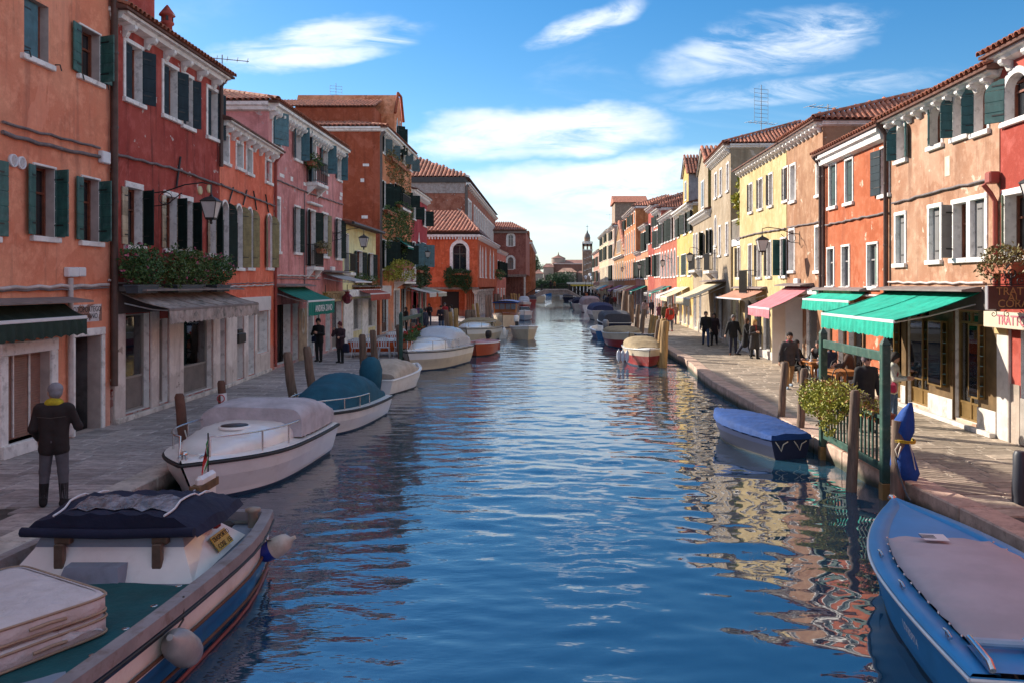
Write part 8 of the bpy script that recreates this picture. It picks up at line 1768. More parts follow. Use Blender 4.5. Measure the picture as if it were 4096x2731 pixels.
# ------------------------------------------------------------------ people: one smooth body grown from a posed skeleton, clothes over it
def sdf_mesh(name, caps, vox, k=.03, cut=None):
 A = np.array([c[0] for c in caps]); B = np.array([c[1] for c in caps]); R = np.array([[c[2], c[3]] for c in caps])
 lo = np.minimum(A - R[:, :1], B - R[:, 1:]).min(0) - 3 * vox; hi = np.maximum(A + R[:, :1], B + R[:, 1:]).max(0) + 3 * vox
 n = np.ceil((hi - lo) / vox).astype(int) + 1; D = np.full(n, 9.0)
 ax = [lo[i] + vox * np.arange(n[i]) for i in range(3)]
 for a, b, (ra, rb) in zip(A, B, R):
  m = max(ra, rb) + k + 3 * vox; l = np.maximum(((np.minimum(a, b) - m - lo) / vox).astype(int), 0); h_ = np.minimum(((np.maximum(a, b) + m - lo) / vox).astype(int) + 2, n)
  s = tuple(slice(p, q) for p, q in zip(l, h_)); X, Y, Z = np.meshgrid(ax[0][s[0]], ax[1][s[1]], ax[2][s[2]], indexing='ij')
  ab = b - a; t = np.clip(((X - a[0]) * ab[0] + (Y - a[1]) * ab[1] + (Z - a[2]) * ab[2]) / max(1e-9, ab @ ab), 0, 1)
  d = np.sqrt((X - a[0] - t * ab[0]) ** 2 + (Y - a[1] - t * ab[1]) ** 2 + (Z - a[2] - t * ab[2]) ** 2) - (ra + (rb - ra) * t)
  o = D[s]; g = np.clip(.5 + .5 * (d - o) / k, 0, 1); D[s] = d * (1 - g) + o * g - k * g * (1 - g)
 if cut is not None:
  X, Y, Z = np.meshgrid(*ax, indexing='ij'); D = np.maximum(D, cut(X, Y, Z))
 S = D < 0; cnt = np.zeros(n - 1); acc = np.zeros(tuple(n - 1) + (3,))
 corner = [(i, j, l) for i in (0, 1) for j in (0, 1) for l in (0, 1)]
 sub = lambda M, c: M[c[0]:n[0] - 1 + c[0], c[1]:n[1] - 1 + c[1], c[2]:n[2] - 1 + c[2]]
 for c in corner:
  for e in range(3):
   if c[e]: continue
   c2 = list(c); c2[e] = 1; d0, d1 = sub(D, c), sub(D, c2); cr = (d0 < 0) != (d1 < 0); t = np.where(cr, d0 / np.where(cr, d0 - d1, 1), 0); cnt += cr
   for q in range(3): acc[..., q] += cr * ((t if q == e else 0) + c[q])
 act = cnt > 0; idx = -np.ones(n - 1, int); idx[act] = np.arange(act.sum()); cells = np.argwhere(act); V = lo + vox * (cells + acc[act] / cnt[act][:, None]); F = []
 for e in range(3):
  u, v = (e + 1) % 3, (e + 2) % 3; s0 = [slice(1, n[i] - 1) for i in range(3)]; s0[e] = slice(0, n[e] - 1); s1 = list(s0); s1[e] = slice(1, n[e])
  P = np.argwhere(S[tuple(s0)] != S[tuple(s1)]); off = np.array([1, 1, 1]); off[e] = 0; P = P + off; inside = S[tuple(P.T)]
  du = np.zeros(3, int); du[u] = 1; dv = np.zeros(3, int); dv[v] = 1
  q = [idx[tuple((P - x).T)] for x in (du + dv, dv, du * 0, du)]; Q = np.stack(q, 1); Q[~inside] = Q[~inside][:, ::-1]; F.append(Q)
 F = np.concatenate(F); me = bpy.data.meshes.new(name); me.from_pydata(V.tolist(), [], F.tolist()); me.polygons.foreach_set('use_smooth', [True] * len(F)); me.update(); return me
def V3(*a): return np.array(a, float)
def rig(pose):
 """joint capsules of a 1.75 m figure facing +y"""
 la, lk, ra_, rk = pose.get('legs', (3, 3, -3, 3)); seat = pose.get('seat'); J = {}; pel = V3(0, 0, 0); lean = math.radians(pose.get('lean', 2)); w_ = pose.get('w', 1.0)
 tr = lambda x, z, y=0: V3(x * w_, y + math.sin(lean) * z, math.cos(lean) * z)
 legs, feet = [], []; spread = pose.get('spread', .02)
 for sd, a, k in ((-1, la, lk), (1, ra_, rk)):
  a, k = math.radians(a), math.radians(k); hip = V3(sd * .09, 0, -.02); kn = hip + V3(sd * spread, math.sin(a) * .43, -math.cos(a) * .43); an = kn + V3(sd * spread * .5, math.sin(a - k) * .42, -math.cos(a - k) * .42)
  legs += [(hip, kn, .088, .056), (kn, an, .056, .040)]; ft = math.radians(pose.get('toe', 8)) * sd; f = V3(math.sin(ft), math.cos(ft), 0); feet += [(an + V3(0, 0, -.04) - f * .035, an + V3(0, 0, -.055) + f * .15, .040, .031)]
 z0 = -min(f[1][2] - .031 for f in feet)
 tor = [(tr(s * .065, .0), tr(s * .085, .40), .098, .108) for s in (-1, 1)] + [(tr(-.16, .46), tr(.16, .46), .072, .072), (tr(0, .2), tr(0, .42, .02), .10, .11)]
 neck = [(tr(0, .50), tr(0, .60, .015), .055, .05)]; hd = math.radians(pose.get('turn', 0)); nod = pose.get('nod', 0.0); hc = tr(0, .695, .03 + nod * .04); f = V3(math.sin(hd), math.cos(hd), -nod); f = f / np.linalg.norm(f); rt = V3(math.cos(hd), -math.sin(hd), 0); up = np.cross(rt, f)
 head = [(hc + up * .035 - f * .012, hc - up * .03 + f * .008, .092, .078), (hc - up * .085 + f * .03, hc - up * .05 + f * .02, .05, .06)]
 face = [(hc + f * .083 + up * .015, hc + f * .103 - up * .025, .010, .016), (hc + f * .075 - up * .062 + rt * .02, hc + f * .075 - up * .062 - rt * .02, .012, .012)] + [(hc + rt * s * .09 - f * .005 + up * .01, hc + rt * s * .092 - up * .03, .014, .011) for s in (-1, 1)] + [(hc + rt * s * .034 + f * .078 + up * .03, hc + rt * s * .02 + f * .084 + up * .03, .012, .012) for s in (-1, 1)]
 arms, hands, el = [], [], []
 for sd, (fw, ab, bend, inn) in zip((-1, 1), pose.get('arms', ((4, 9, 12, 0), (-4, 9, 14, 0)))):
  fw, ab, bend, inn = map(math.radians, (fw, ab, bend, inn)); sh = tr(sd * .195, .455); u = V3(sd * math.sin(ab), math.sin(fw) * math.cos(ab), -math.cos(fw) * math.cos(ab)); e = sh + u * .29; g = fw + bend
  v = V3(-sd * math.sin(inn) + sd * math.sin(ab) * .5 * math.cos(inn), math.sin(g) * math.cos(inn), -math.cos(g) * math.cos(inn)); v /= np.linalg.norm(v); wr = e + v * .25
  arms += [(sh, e, .054, .042), (e, wr, .042, .031)]; side = np.cross(v, V3(sd * 1.0, .2, 0)); side /= np.linalg.norm(side) + 1e-9; pal = np.cross(v, side)
  hands += [(wr, wr + v * .075, .027, .03)]
  for q, (o, ln) in enumerate(((-.030, .062), (-.010, .074), (.010, .070), (.030, .055))):
   b0 = wr + v * .085 + side * o; k1 = b0 + v * ln * .55 + pal * .012 * sd; k2 = k1 + v * ln * .35 + pal * .030 * sd; hands += [(wr + v * .05 + side * o * .8, b0, .014, .0115), (b0, k1, .0105, .0095), (k1, k2, .0095, .008)]
  t0 = wr + v * .03 + side * -.03; hands += [(t0, t0 + v * .045 - side * .022, .014, .011), (t0 + v * .045 - side * .022, t0 + v * .085 - side * .02 + pal * .01 * sd, .010, .009)]
 sh_ = lambda caps: [(a + V3(0, 0, z0), b + V3(0, 0, z0), p, q) for a, b, p, q in caps]
 return dict(legs=sh_(legs), feet=sh_(feet), tor=sh_(tor), neck=sh_(neck), head=sh_(head), face=sh_(face), arms=sh_(arms), hands=sh_(hands), hc=hc + V3(0, 0, z0), f=f, up=up, rt=rt, z0=z0, tr=lambda x, z, y=0: tr(x, z, y) + V3(0, 0, z0))
MCACHE = {}
SKIN = [mat('fair_skin', (.44, .24, .17), .6, var=.08), mat('tan_skin', (.36, .19, .12), .6, var=.08)]
def grow(c, d): return [(a, b, p + d, q + d) for a, b, p, q in c]
def person(label, p, face, h=1.72, pose='stand', top=(.02, .02, .025), legs=(.03, .035, .05), shoes=(.015, .013, .012), hair=(.02, .015, .012), style='short', coat=0.0, vox=.014, skin=0, hat=None, group=None, z=None):
 P = POSES[pose]; key = (pose, vox)
 if key not in MCACHE:
  g = rig(P); MCACHE[key] = (g, sdf_mesh('person', g['legs'] + g['feet'] + g['tor'] + g['neck'] + g['head'] + g['arms'] + g['hands'] + g['face'], vox, .022))
 g, bm = MCACHE[key]
 def part(nm, kk, caps, k=.03, cut=None, vx=None):
  q = (pose, vox, nm, kk)
  if q not in MCACHE: MCACHE[q] = sdf_mesh(nm, caps(), vx or vox, k, cut)
  return MCACHE[q]
 def skinned(o, m):
  if not o.data.materials: o.data.materials.append(None)
  o.material_slots[0].link = 'OBJECT'; o.material_slots[0].material = m
 B = obj('person', bm, None, p, math.radians(face), label, 'person', group, scale=(h / 1.75,) * 3); skinned(B, SKIN[skin])
 cm = lambda c: mat('cloth_%.3f_%.3f_%.3f' % c, c, .85, var=.22, scale=5, bump=.012, bscale=9)
 hem = -.12 - coat
 jk = lambda: grow(g['tor'], .020) + grow(g['arms'], .016) + [(g['tr'](s * .07, 0), g['tr'](s * (.085 + coat * .12), hem, .0 if not P.get('seat') else .02), .118, .118 + coat * .06) for s in (-1, 1)] + [(g['tr'](0, .50), g['tr'](0, .545, .01), .075, .07)]
 skinned(obj('jacket', part('jacket', round(coat, 2), jk, .035), B), cm(top)); skinned(obj('trousers', part('trousers', 0, lambda: grow(g['legs'], .016) + [(g['tr'](-.06, 0), g['tr'](.06, 0), .115, .115)], .03), B), cm(legs))
 boot = P.get('boot', 0.0)
 for q in (0, 1): skinned(obj('shoe', part('shoe', (boot, q), lambda: grow(g['feet'][q:q + 1], .010) + ([(l[1] + (l[0] - l[1]) * boot, l[1], .066, .056) for l in g['legs'][1 + 2 * q:2 + 2 * q]] if boot else [])), B), cm(shoes))
 hc, f, up, rt = g['hc'], g['f'], g['up'], g['rt']
 if hat: hcaps = lambda: [(hc + up * .055 - f * .012, hc + up * .025 - f * .02, .104, .108)] + ([(hc + up * .12, hc + up * .14, .05, .04)] if hat == 'bob' else [])
 elif style == 'short': hcaps = lambda: [(hc + up * .045 - f * .018, hc - up * .0 - f * .03, .104, .088), (hc - f * .045 - up * .02, hc - f * .04 - up * .05, .06, .045)]
 elif style == 'long': hcaps = lambda: [(hc + up * .045 - f * .016, hc - f * .03, .107, .095), (hc - f * .05, hc - f * .06 - up * .2, .085, .06)] + [(hc + rt * s * .075 - f * .02, hc + rt * s * .08 - f * .03 - up * .14, .04, .03) for s in (-1, 1)]
 else: hcaps = lambda: [(hc + up * .05 - f * .02, hc - f * .04 - up * .02, .112, .10), (hc + rt * .06 - f * .03, hc + rt * .07 - f * .04 - up * .06, .05, .045), (hc - rt * .06 - f * .03, hc - rt * .07 - f * .04 - up * .06, .05, .045)]
 fc = hc + f * .13 - up * (.045 if not hat else .055)
 cut = lambda X, Y, Z: .105 - np.sqrt((X - fc[0]) ** 2 + (Y - fc[1]) ** 2 + (Z - fc[2]) ** 2)
 skinned(obj('hat' if hat else 'hair', part('hair', style + str(hat), hcaps, .03, cut, min(vox, .012)), B), cm(hair)); B['_g'] = 0; del B['_g']
 return B, g
POSES = dict(
 stand=dict(), stand2=dict(arms=((2, 10, 8, 0), (0, 10, 10, 0)), legs=(5, 4, -2, 2), turn=-20), walk=dict(legs=(20, 8, -18, 14), arms=((-14, 10, 18, 0), (20, 10, 24, 0)), lean=4), walk2=dict(legs=(-14, 16, 18, 6), arms=((8, 14, 20, 5), (-10, 14, 12, 0)), lean=3, turn=12),
 old=dict(legs=(1, 2, -1, 2), spread=.035, arms=((-6, 14, 55, 10), (12, 20, 110, 35)), turn=-34, lean=1, w=1.06, boot=.62, toe=14), hold=dict(arms=((15, 12, 95, 45), (15, 12, 95, 45)), legs=(4, 2, -4, 6), turn=-25), phone=dict(arms=((20, 14, 70, 20), (45, 10, 118, 25)), legs=(2, 2, -3, 4), turn=20), read=dict(arms=((20, 10, 75, 30), (20, 10, 75, 30)), legs=(3, 3, -4, 6), nod=.35, turn=10),
 back=dict(arms=((-12, 16, 30, -10), (-12, 16, 30, -10)), legs=(2, 2, -2, 3)), sit=dict(seat=True, legs=(84, 86, 80, 82), arms=((25, 14, 60, 25), (25, 14, 65, 25)), lean=8, spread=.05), sit2=dict(seat=True, legs=(82, 90, 84, 78), arms=((30, 12, 85, 30), (45, 12, 105, 25)), lean=14, spread=.06, turn=15), crowd=dict(arms=((0, 10, 15, 0), (0, 10, 15, 0))))
BLK, NVY, JEAN, GRY, BRN = (.012, .012, .014), (.018, .022, .045), (.045, .075, .14), (.07, .072, .085), (.05, .03, .024)
def stand_at(label, c, x, y, face, h=1.72, pose='stand', **k): return person(label, on_level(c, x, y), face, h, pose, **k)
B, g = stand_at('person in a dark leather jacket, yellow scarf and tall boots seen from behind', 'P', 216, 2022, 12, 1.74, 'old', top=(.020, .014, .014), legs=(.085, .082, .095), shoes=(.010, .009, .010), hair=(.20, .20, .22), vox=.0105)
sc_ = sdf_mesh('scarf', [(g['tr'](-.05, .535), g['tr'](.05, .535), .078, .078), (g['tr'](0, .55, .03), g['tr'](0, .56, -.02), .072, .07)], .011); sc_.materials.append(mat('yellow_scarf', (.42, .34, .02), .9, var=.3, scale=12, bump=.01, bscale=18)); obj('scarf', sc_, B)
hc, f, up, rt = g['hc'], g['f'], g['up'], g['rt']; mb = MB(); mb.tube([hc + rt * .1 - f * .01 + up * .025, hc + rt * .09 + f * .07 + up * .022, hc + rt * .05 + f * .1 + up * .02, hc - rt * .05 + f * .1 + up * .02], [.006, .014, .018, .018], 6); mb.build('glasses', IRON, B)
st = MB(); z_ = g['z0']
st.tube([(-.19, -.105, z_ + .36), (0, -.142, z_ + .345), (.19, -.105, z_ + .36)], .004, 4); st.build('seam', mat('tan_stitching', (.09, .07, .06), .8), B)
def bag(B, g, x, z, m, s=(.10, .05, .13), strap=True, y=.0):
 mb = MB(); T = Matrix.Translation((x, y, z)); mb.loft([[(s[0] * a * f, s[1] * b * f, s[2] * zz) for a, b in ((-1, -1), (1, -1), (1, 1), (-1, 1))] for f, zz in ((.8, -1), (1, -.7), (.95, .6), (.6, 1))], 0, True, True, True, False, T)
 if strap: mb.tube([Vector((x, y, z + s[2])), Vector((x * .6, .16 if y >= 0 else -.14, z + .35)), Vector((-x * .55, .02, g['z0'] + .5)), Vector((-x * .3, -.13, g['z0'] + .4)), Vector((x, y - .02, z + s[2]))], .014, 5)
 mb.build('bag', m, B)
B, g = stand_at('person in a black hooded jacket and cap with hands at the chest', 'N', 1010, 1325, 168, 1.76, 'hold', top=BLK, legs=BLK, hair=(.02, .02, .03), hat='cap', vox=.011); bag(B, g, .16, g['z0'] - .02, NAVYC, y=.1)
B, g = stand_at('person in a dark red beanie with a black handbag', 'N', 1395, 1350, 160, 1.64, 'phone', top=(.035, .016, .024), legs=BLK, hair=(.09, .012, .018), hat='bob', coat=.1, vox=.011); bag(B, g, -.34, g['z0'] - .28, NAVYC, (.13, .07, .2), False, .05)
B, g = stand_at('person in a dark jacket and blue jeans reading while walking', 'Q', 705, 635, 176, 1.76, 'read', top=(.025, .018, .03), legs=JEAN, vox=.013); stand_at('person in a red jacket and grey beanie behind the walking reader', 'Q', 765, 520, 190, 1.72, 'stand', top=(.34, .02, .025), legs=NVY, hair=(.10, .10, .12), hat='bob', vox=.016)
stand_at('person with dark curly hair and jeans standing by the shops', 'Q', 500, 520, 175, 1.68, 'phone', top=(.02, .018, .022), legs=JEAN, style='long', vox=.016); stand_at('person in a navy coat leaning at the flower fence', 'Q', 435, 690, 70, 1.68, 'back', top=NVY, legs=NVY, vox=.015)
stand_at('person in black between the green frame posts', 'Q', 110, 640, 120, 1.66, 'stand2', top=BLK, legs=BLK, style='long', vox=.016); stand_at('person in a pale grey jacket behind the green frame', 'Q', 235, 590, 30, 1.7, 'stand', top=(.40, .38, .38), legs=GRY, vox=.016); stand_at('person with a rucksack behind the green frame', 'Q', 310, 570, 10, 1.7, 'stand2', top=(.10, .06, .14), legs=BLK, vox=.016); stand_at('person in white trousers behind the brown posts', 'Q', 890, 545, 100, 1.66, 'walk', top=(.5, .47, .45), legs=(.5, .47, .44), style='long', vox=.016)
stand_at('person in a black jacket and jeans, left of the walking couple', 'I', 1060, 858, 172, 1.8, 'walk', top=BLK, legs=(.03, .05, .11), vox=.012, hair=(.06, .05, .045)); stand_at('person in a dark brown coat, right of the walking couple', 'I', 1135, 850, 165, 1.68, 'walk2', top=(.022, .010, .014), legs=BLK, style='long', coat=.18, vox=.012)
B, g = stand_at('person in black with hands behind the back', 'I', 1305, 938, 178, 1.78, 'back', top=BLK, legs=NVY, shoes=(.12, .04, .02), hair=(.14, .13, .13), hat='cap', vox=.012)
B, g = stand_at('person in a long black coat carrying a bag, looking into the shop window', 'I', 1415, 948, 250, 1.7, 'walk', top=BLK, legs=NVY, hair=(.08, .035, .02), style='long', coat=.28, vox=.012); bag(B, g, -.27, g['z0'] + .05, SLATEC, (.13, .07, .12), False)
B, g = stand_at('person with blond tied hair, dark coat and red scarf', 'I', 1497, 972, 195, 1.66, 'hold', top=(.03, .028, .034), legs=BLK, hair=(.36, .22, .09), coat=.3, vox=.012, style='bun'); s2 = sdf_mesh('scarf', [(g['tr'](-.04, .53), g['tr'](.04, .53), .075, .075), (g['tr'](0, .5, .1), g['tr'](0, .28, .13), .045, .05)], .012); s2.materials.append(mat('red_scarf', (.18, .015, .02), .9)); obj('scarf', s2, B)
B, g = stand_at('person in a grey jacket and tan trousers walking toward the camera', 'K', 502, 1080, 180, 1.72, 'walk2', top=(.055, .045, .045), legs=(.32, .18, .075), shoes=(.25, .32, .40), hair=(.015, .012, .012), vox=.011, skin=1)
s2 = sdf_mesh('scarf', [(g['tr'](-.04, .53), g['tr'](.04, .53), .07, .07)], .012); s2.materials.append(mat('pink_scarf', (.5, .08, .12), .9)); obj('scarf', s2, B); bag(B, g, .22, g['z0'] + .02, BLACKR, (.1, .06, .1))
B, g = person('person in a black jacket, knitted grey cap and sunglasses behind the fence', Vector((at_depth('K', 1105, 1270, 18.7).x, 18.7, 0)), 178, 1.66, 'stand2', top=BLK, legs=BLK, hair=(.13, .10, .11), hat='bob', vox=.011)
hc, f, up, rt = g['hc'], g['f'], g['up'], g['rt']; mb = MB()
for s_ in (-1, 1): mb.lathe([(.024, -.004), (.026, 0), (.02, .006)], 10, 0, Matrix.Translation(hc + f * .094 + up * .022 + rt * s_ * .034) @ Matrix.Rotation(math.radians(90), 4, 'X'))
mb.tube([hc + f * .095 + up * .026 - rt * .1, hc + f * .1 + up * .026, hc + f * .095 + up * .026 + rt * .1], .005, 5); mb.build('sunglasses', mat('dark_lens', (.02, .01, .012), .1), B)
B, g = stand_at('person in a white jacket and jeans with a crimson shoulder bag', 'M', 478, 1212, 235, 1.62, 'read', top=(.50, .50, .42), legs=(.07, .12, .20), hair=(.018, .014, .014), vox=.011, skin=1, style='bun'); bag(B, g, .2, g['z0'] - .02, mat('crimson_bag', (.34, .01, .05), .6), (.10, .06, .12), True, .08)
sit = lambda label, x, y, face, pose, **k: person(label, Vector((x, y, 0)), face, 1.7, pose, vox=.012, **k)
sit('person in a black fur trimmed jacket seated at the far side of the cafe table', 8.02, 28.2, 215, 'sit', top=BLK, legs=BLK, hair=(.03, .02, .018), style='bun'); sit('person with glasses drinking at the cafe table', 9.0, 28.6, 150, 'sit2', top=(.02, .018, .02), legs=BLK, hair=(.02, .015, .012)); sit('person in a dark blue jacket seated with the back to the camera', 8.75, 26.6, 20, 'sit', top=(.03, .03, .055), legs=JEAN, hair=(.09, .08, .08)); sit('person in a brown coat with fur collar seated at the shop front', 9.05, 25.75, 60, 'sit', top=(.06, .03, .02), legs=BRN, hair=(.12, .09, .07), style='bun')
B, g = stand_at('person in a red jacket with a small brown rucksack', 'I', 740, 728, 12, 1.8, 'stand', top=(.50, .035, .02), legs=(.08, .08, .10), shoes=(.25, .02, .02), hair=(.22, .14, .08), vox=.014); bag(B, g, 0, g['z0'] + .3, mat('brown_rucksack', (.10, .045, .025), .8), (.12, .07, .16), False, -.18)
stand_at('person in a plum jacket holding up a camera', 'I', 640, 665, 185, 1.66, 'phone', top=(.14, .04, .08), legs=NVY, style='long', hair=(.16, .08, .04), vox=.016); stand_at('person in an olive jacket facing the red jacket', 'I', 692, 690, 190, 1.76, 'stand', top=(.10, .075, .035), legs=BLK, hair=(.2, .14, .08), vox=.016); stand_at('person with pale hair, waistcoat and white sleeves', 'I', 778, 668, 170, 1.68, 'walk', top=(.40, .22, .2), legs=GRY, hair=(.4, .32, .2), vox=.016)
far_p = [(515, 612, (.28, .2, .2), GRY, 'long', 'person in a mauve coat walking near the pale posts'), (572, 592, NVY, BLK, 'short', 'person in a navy suit beside the shop doors'), (600, 590, BLK, BLK, 'short', 'person in black next to the navy suit'), (632, 560, (.03, .02, .02), BLK, 'short', 'person in brown behind the plum jacket'), (275, 490, (.42, .40, .01), BLK, 'short', 'person in a bright yellow jacket'), (305, 480, BLK, BLK, 'short', 'person in black right of the yellow jacket'), (425, 520, NVY, BLK, 'short', 'person in navy by the upright pale post'), (485, 535, (.12, .14, .2), JEAN, 'short', 'person in slate blue by the teal awning'), (190, 470, BLK, (.3, .2, .17), 'long', 'person in black with beige skirt left of the yellow jacket'), (230, 470, BRN, (.25, .18, .16), 'long', 'person in brown coat left of the yellow jacket')]
for x, y, t_, l_, st_, lb in far_p: stand_at(lb, 'I', x, y, random.choice((0, 170, 185, 20)), random.uniform(1.62, 1.8), 'crowd', top=t_, legs=l_, style=st_, vox=.022)
cols = [BLK, NVY, BRN, (.25, .03, .03), (.08, .08, .1), (.3, .28, .26), (.05, .07, .12), (.12, .08, .05), (.35, .1, .05)]
rng = random.Random(9)
for i in range(26): y = 112 + i * 4.0; person('distant person in the crowd along the right bank', Vector((rng.uniform(6.7, 9.4), y, 0)), rng.choice((0, 180)), rng.uniform(1.6, 1.8), 'crowd', top=rng.choice(cols), legs=rng.choice((BLK, NVY, JEAN, GRY)), vox=.022, group='crowd far along the right bank')
xb = at_depth('G', 480, 0, YB + 1.2).x; person('person in dark clothes leaning on the bridge railing', Vector((xb, YB + 1.0, bridge_top(xb))), 200, 1.72, 'crowd', top=BLK, legs=BLK, vox=.022, style='long'); person('person beside the leaning figure on the bridge', Vector((xb + .7, YB + 1.6, bridge_top(xb + .7))), 150, 1.6, 'crowd', top=(.3, .16, .06), legs=NVY, vox=.022)
# ------------------------------------------------------------------ cafe furniture
TABW = mat('varnished_table', (.34, .13, .035), .4, var=.25, scale=4)
def table(label, x, y, rz, w_=.9, d=.9):
 E_ = empty('cafe_table', (x, y, 0), rz, label, 'table', 'wooden cafe tables'); mb = MB(); mb.box((-w_ / 2, -d / 2, .72), (w_ / 2, d / 2, .76), 0, None, .01); mb.build('table_top', TABW, E_); mb = MB(); mb.box((-w_ / 2 + .08, -d / 2 + .08, .62), (w_ / 2 - .08, d / 2 - .08, .719)); mb.build('apron', TABW, E_)
 for a in (-1, 1):
  for b in (-1, 1): mb = MB(); mb.box((a * (w_ / 2 - .14), b * (d / 2 - .14), 0.005), (a * (w_ / 2 - .06), b * (d / 2 - .06), .62), 0, None, .008); mb.build('leg', TABW, E_)
table('wooden cafe table set with cups and a water bottle', 8.55, 27.7, .1, .8, 1.3); table('empty wooden cafe table behind the green gate', 8.35, 24.6, .15, .8, .9)
for i, (dx, dy, k) in enumerate(((-.2, -.3, 0), (.1, -.35, 0), (.2, .2, 0), (-.15, .25, 0), (-.1, 0, 1), (.15, -.05, 2))):
 mb = MB(); T = Matrix.Translation((8.55 + dx, 27.7 + dy, .761)); nm = ('coffee_cup', 'water_bottle', 'drinking_glass')[k]; mb.lathe(([(.07, 0), (.075, .01), (.03, .012), (.045, .07)], [(.035, 0), (.037, .14), (.015, .2), (.015, .25)], [(.03, 0), (.035, .12)])[k], 12, 0, T); mb.build(nm, PLASTICW if k == 0 else mat('bottle_glass', (.4, .45, .46), .1), label=['white coffee cup nearest the camera left', 'white coffee cup nearest the camera right', 'white coffee cup at the far right of the table', 'white coffee cup at the far left of the table', 'clear water bottle on the cafe table', 'drinking glass on the cafe table'][i], cat=nm.replace('_', ' '), group='things on the cafe table')
def bent_chair(label, x, y, rz):
 E_ = empty('bentwood_chair', (x, y, 0), rz, label, 'chair', 'black bentwood chairs'); mb = MB(); mb.lathe([(.02, .44), (.2, .44), (.21, .455), (.19, .47), (.02, .465)], 16); mb.build('seat', BLACKR, E_)
 for a in (.8, 2.35, 3.95, 5.5): mb = MB(); mb.tube([(.17 * math.cos(a), .17 * math.sin(a), .44), (.22 * math.cos(a), .22 * math.sin(a), .005)], .014, 6); mb.build('leg', BLACKR, E_)
 mb = MB(); mb.tube([(-.19, -.1, .45), (-.2, -.17, .7), (-.15, -.2, .85), (0, -.22, .92), (.15, -.2, .85), (.2, -.17, .7), (.19, -.1, .45)], .015, 6); mb.tube([(-.1, -.14, .46), (-.1, -.19, .72), (0, -.21, .8), (.1, -.19, .72), (.1, -.14, .46)], .011, 6); mb.build('backrest', BLACKR, E_)
for i, (x, y, r, lb) in enumerate(((8.02, 28.15, 35, 'chair under the person in the fur trimmed jacket'), (9.0, 28.6, -30, 'chair under the person with glasses'), (8.75, 26.55, 20, 'chair under the person in the dark blue jacket'), (9.05, 25.7, 60, 'chair under the person in the brown coat'), (8.1, 24.0, -10, 'empty black chair left of the empty cafe table'), (8.95, 23.8, 15, 'empty black chair right of the empty cafe table'), (7.75, 25.2, -90, 'empty black chair at the canal side of the tables'))): bent_chair('black bentwood ' + lb, x, y, math.radians(r))
ORC = cloth('orange_tablecloth', (.50, .075, .012));
for i, (x, y, lb) in enumerate(((-8.55, 38.6, 'table with orange cloth nearest the yellow house'), (-7.35, 38.9, 'table with orange cloth nearest the canal posts'), (-7.9, 43.8, 'table with orange cloth farthest along the terrace'))):
 E_ = empty('terrace_table', (x, y, 0), .1 * i, lb, 'table', 'terrace tables'); mb = MB(); mb.box((-.5, -.5, .70), (.5, .5, .735), 0, None, .01); mb.tube([(0, 0, .0), (0, 0, .7)], .04, 8); mb.build('frame', PLASTICW, E_)
 n = 48; rr = lambda s, zz, wv: [(s * math.copysign(min(1, abs(math.cos(a)) * 1.35), math.cos(a)) * (1 + wv * math.sin(a * 12)), s * math.copysign(min(1, abs(math.sin(a)) * 1.35), math.sin(a)) * (1 + wv * math.sin(a * 12)), zz) for a in [k * 2 * math.pi / n for k in range(n)]]
 mb = MB(); mb.loft([rr(.3, .742, 0), rr(.52, .742, 0), rr(.535, .5, .025), rr(.56, .22, .05)], 0, True, True, False); C_ = mb.build('tablecloth', ORC, E_); mb = MB(); mb.loft([rr(.2, .752, 0), rr(.535, .75, 0), rr(.545, .66, .015)], 0, True, True, False); mb.build('white_overlay', PLASTICW, C_)
def plastic_chair(label, x, y, rz):
 E_ = empty('plastic_chair', (x, y, 0), rz, label, 'chair', 'white plastic terrace chairs'); mb = MB(); mb.box((-.23, -.22, .42), (.23, .22, .45), 0, None, .012); mb.build('seat', PLASTICW, E_)
 for a in (-1, 1):
  for b in (-1, 1): mb = MB(); mb.tube([(a * .2, b * .18, .43), (a * .25, b * .24, .005)], [.026, .018], 6); mb.build('leg', PLASTICW, E_)
 mb = MB(); mb.tube([(-.22, -.2, .43), (-.24, -.26, .7), (-.17, -.3, .85), (0, -.31, .88), (.17, -.3, .85), (.24, -.26, .7), (.22, -.2, .43)], .024, 6)
 for x_ in (-.1, 0, .1): mb.box((x_ - .025, -.30, .45), (x_ + .025, -.27, .85))
 mb.build('backrest', PLASTICW, E_)
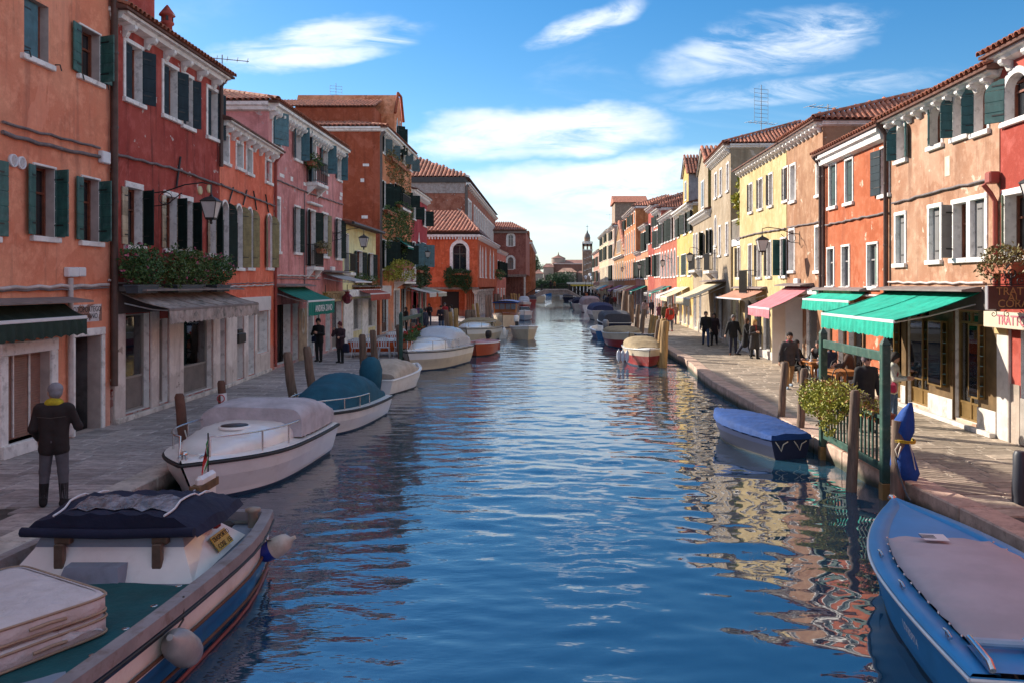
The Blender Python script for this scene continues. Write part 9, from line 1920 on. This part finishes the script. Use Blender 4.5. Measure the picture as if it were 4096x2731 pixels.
for i, (x, y, r, lb) in enumerate(((-7.95, 37.9, 0, 'between the two nearest orange tables'), (-6.75, 38.2, 0, 'nearest the canal post'), (-7.4, 37.9, 5, 'in front of the canal side orange table'), (-8.5, 37.6, -5, 'in front of the house side orange table'), (-7.3, 40.0, 180, 'behind the canal side orange table'), (-8.5, 39.7, 180, 'behind the house side orange table'), (-7.9, 42.8, 0, 'before the farthest orange table'), (-7.0, 43.8, 90, 'canal side of the farthest orange table'), (-7.9, 44.8, 180, 'behind the farthest orange table'))): plastic_chair('white plastic chair ' + lb, x, y, math.radians(r))
# ------------------------------------------------------------------ trees and hedge on the far shore
HEDGE = leaf_mat('hedge_leaves', (.012, .045, .018), (.06, .11, .03))
E_ = empty('shore_hedge', (0, 308, .4), 0, 'long green hedge along the far shore in front of the church', 'hedge'); a, b = at_depth('G', 262, 850, 308).x, at_depth('G', 740, 850, 308).x
bl = [((x, rng.uniform(-1, 1), rng.uniform(1.2, 2.4)), (rng.uniform(1.6, 3), 1.5, rng.uniform(1.6, 3.2))) for x in np.linspace(a, b, 20)]; shrub(E_, bl, 9000, .55, HEDGE, 61); mb = MB(); mb.box((a, -.2, 0), (b, .2, 1.0)); mb.build('stem', MATS['plant_stem'], E_)
def far_tree(label, c, x, y, Y, r, hh, lm, n=1200, name='far_tree'):
 p = at_depth(c, x, y, Y); E_ = empty(name, (p.x, Y, 0), 0, label, 'tree', 'trees on the far shore'); mb = MB(); mb.tube([(0, 0, 0), (.1, 0, p.z * .5), (0, 0, p.z)], [.35, .25, .1], 7)
 for k in range(4): q = k * 1.6; mb.tube([(0, 0, p.z * .6), (r * .6 * math.cos(q), r * .6 * math.sin(q), p.z)], [.15, .04], 5)
 mb.build('trunk', MATS['plant_stem'], E_); shrub(E_, [((rng.uniform(-.5, .5) * r, rng.uniform(-.4, .4) * r, p.z + rng.uniform(-.3, .3) * hh), (r * rng.uniform(.4, .7), r * .5, hh * rng.uniform(.35, .6))) for k in range(6)], n, .5, lm, int(x), name='crown')
far_tree('round green tree at the right end of the hedge', 'G', 670, 830, 309, 4.2, 3.6, LEAFD); far_tree('pale leafy tree in front of the low church wing', 'G', 510, 830, 309, 3.5, 2.6, HEDGE); far_tree('tall dark conifer left of the cottage', 'G', 285, 640, 360, 2.2, 6.5, LEAFD, 1500); far_tree('distant bush behind the cottage roof', 'G', 345, 688, 380, 5, 1.8, HEDGE, 600)
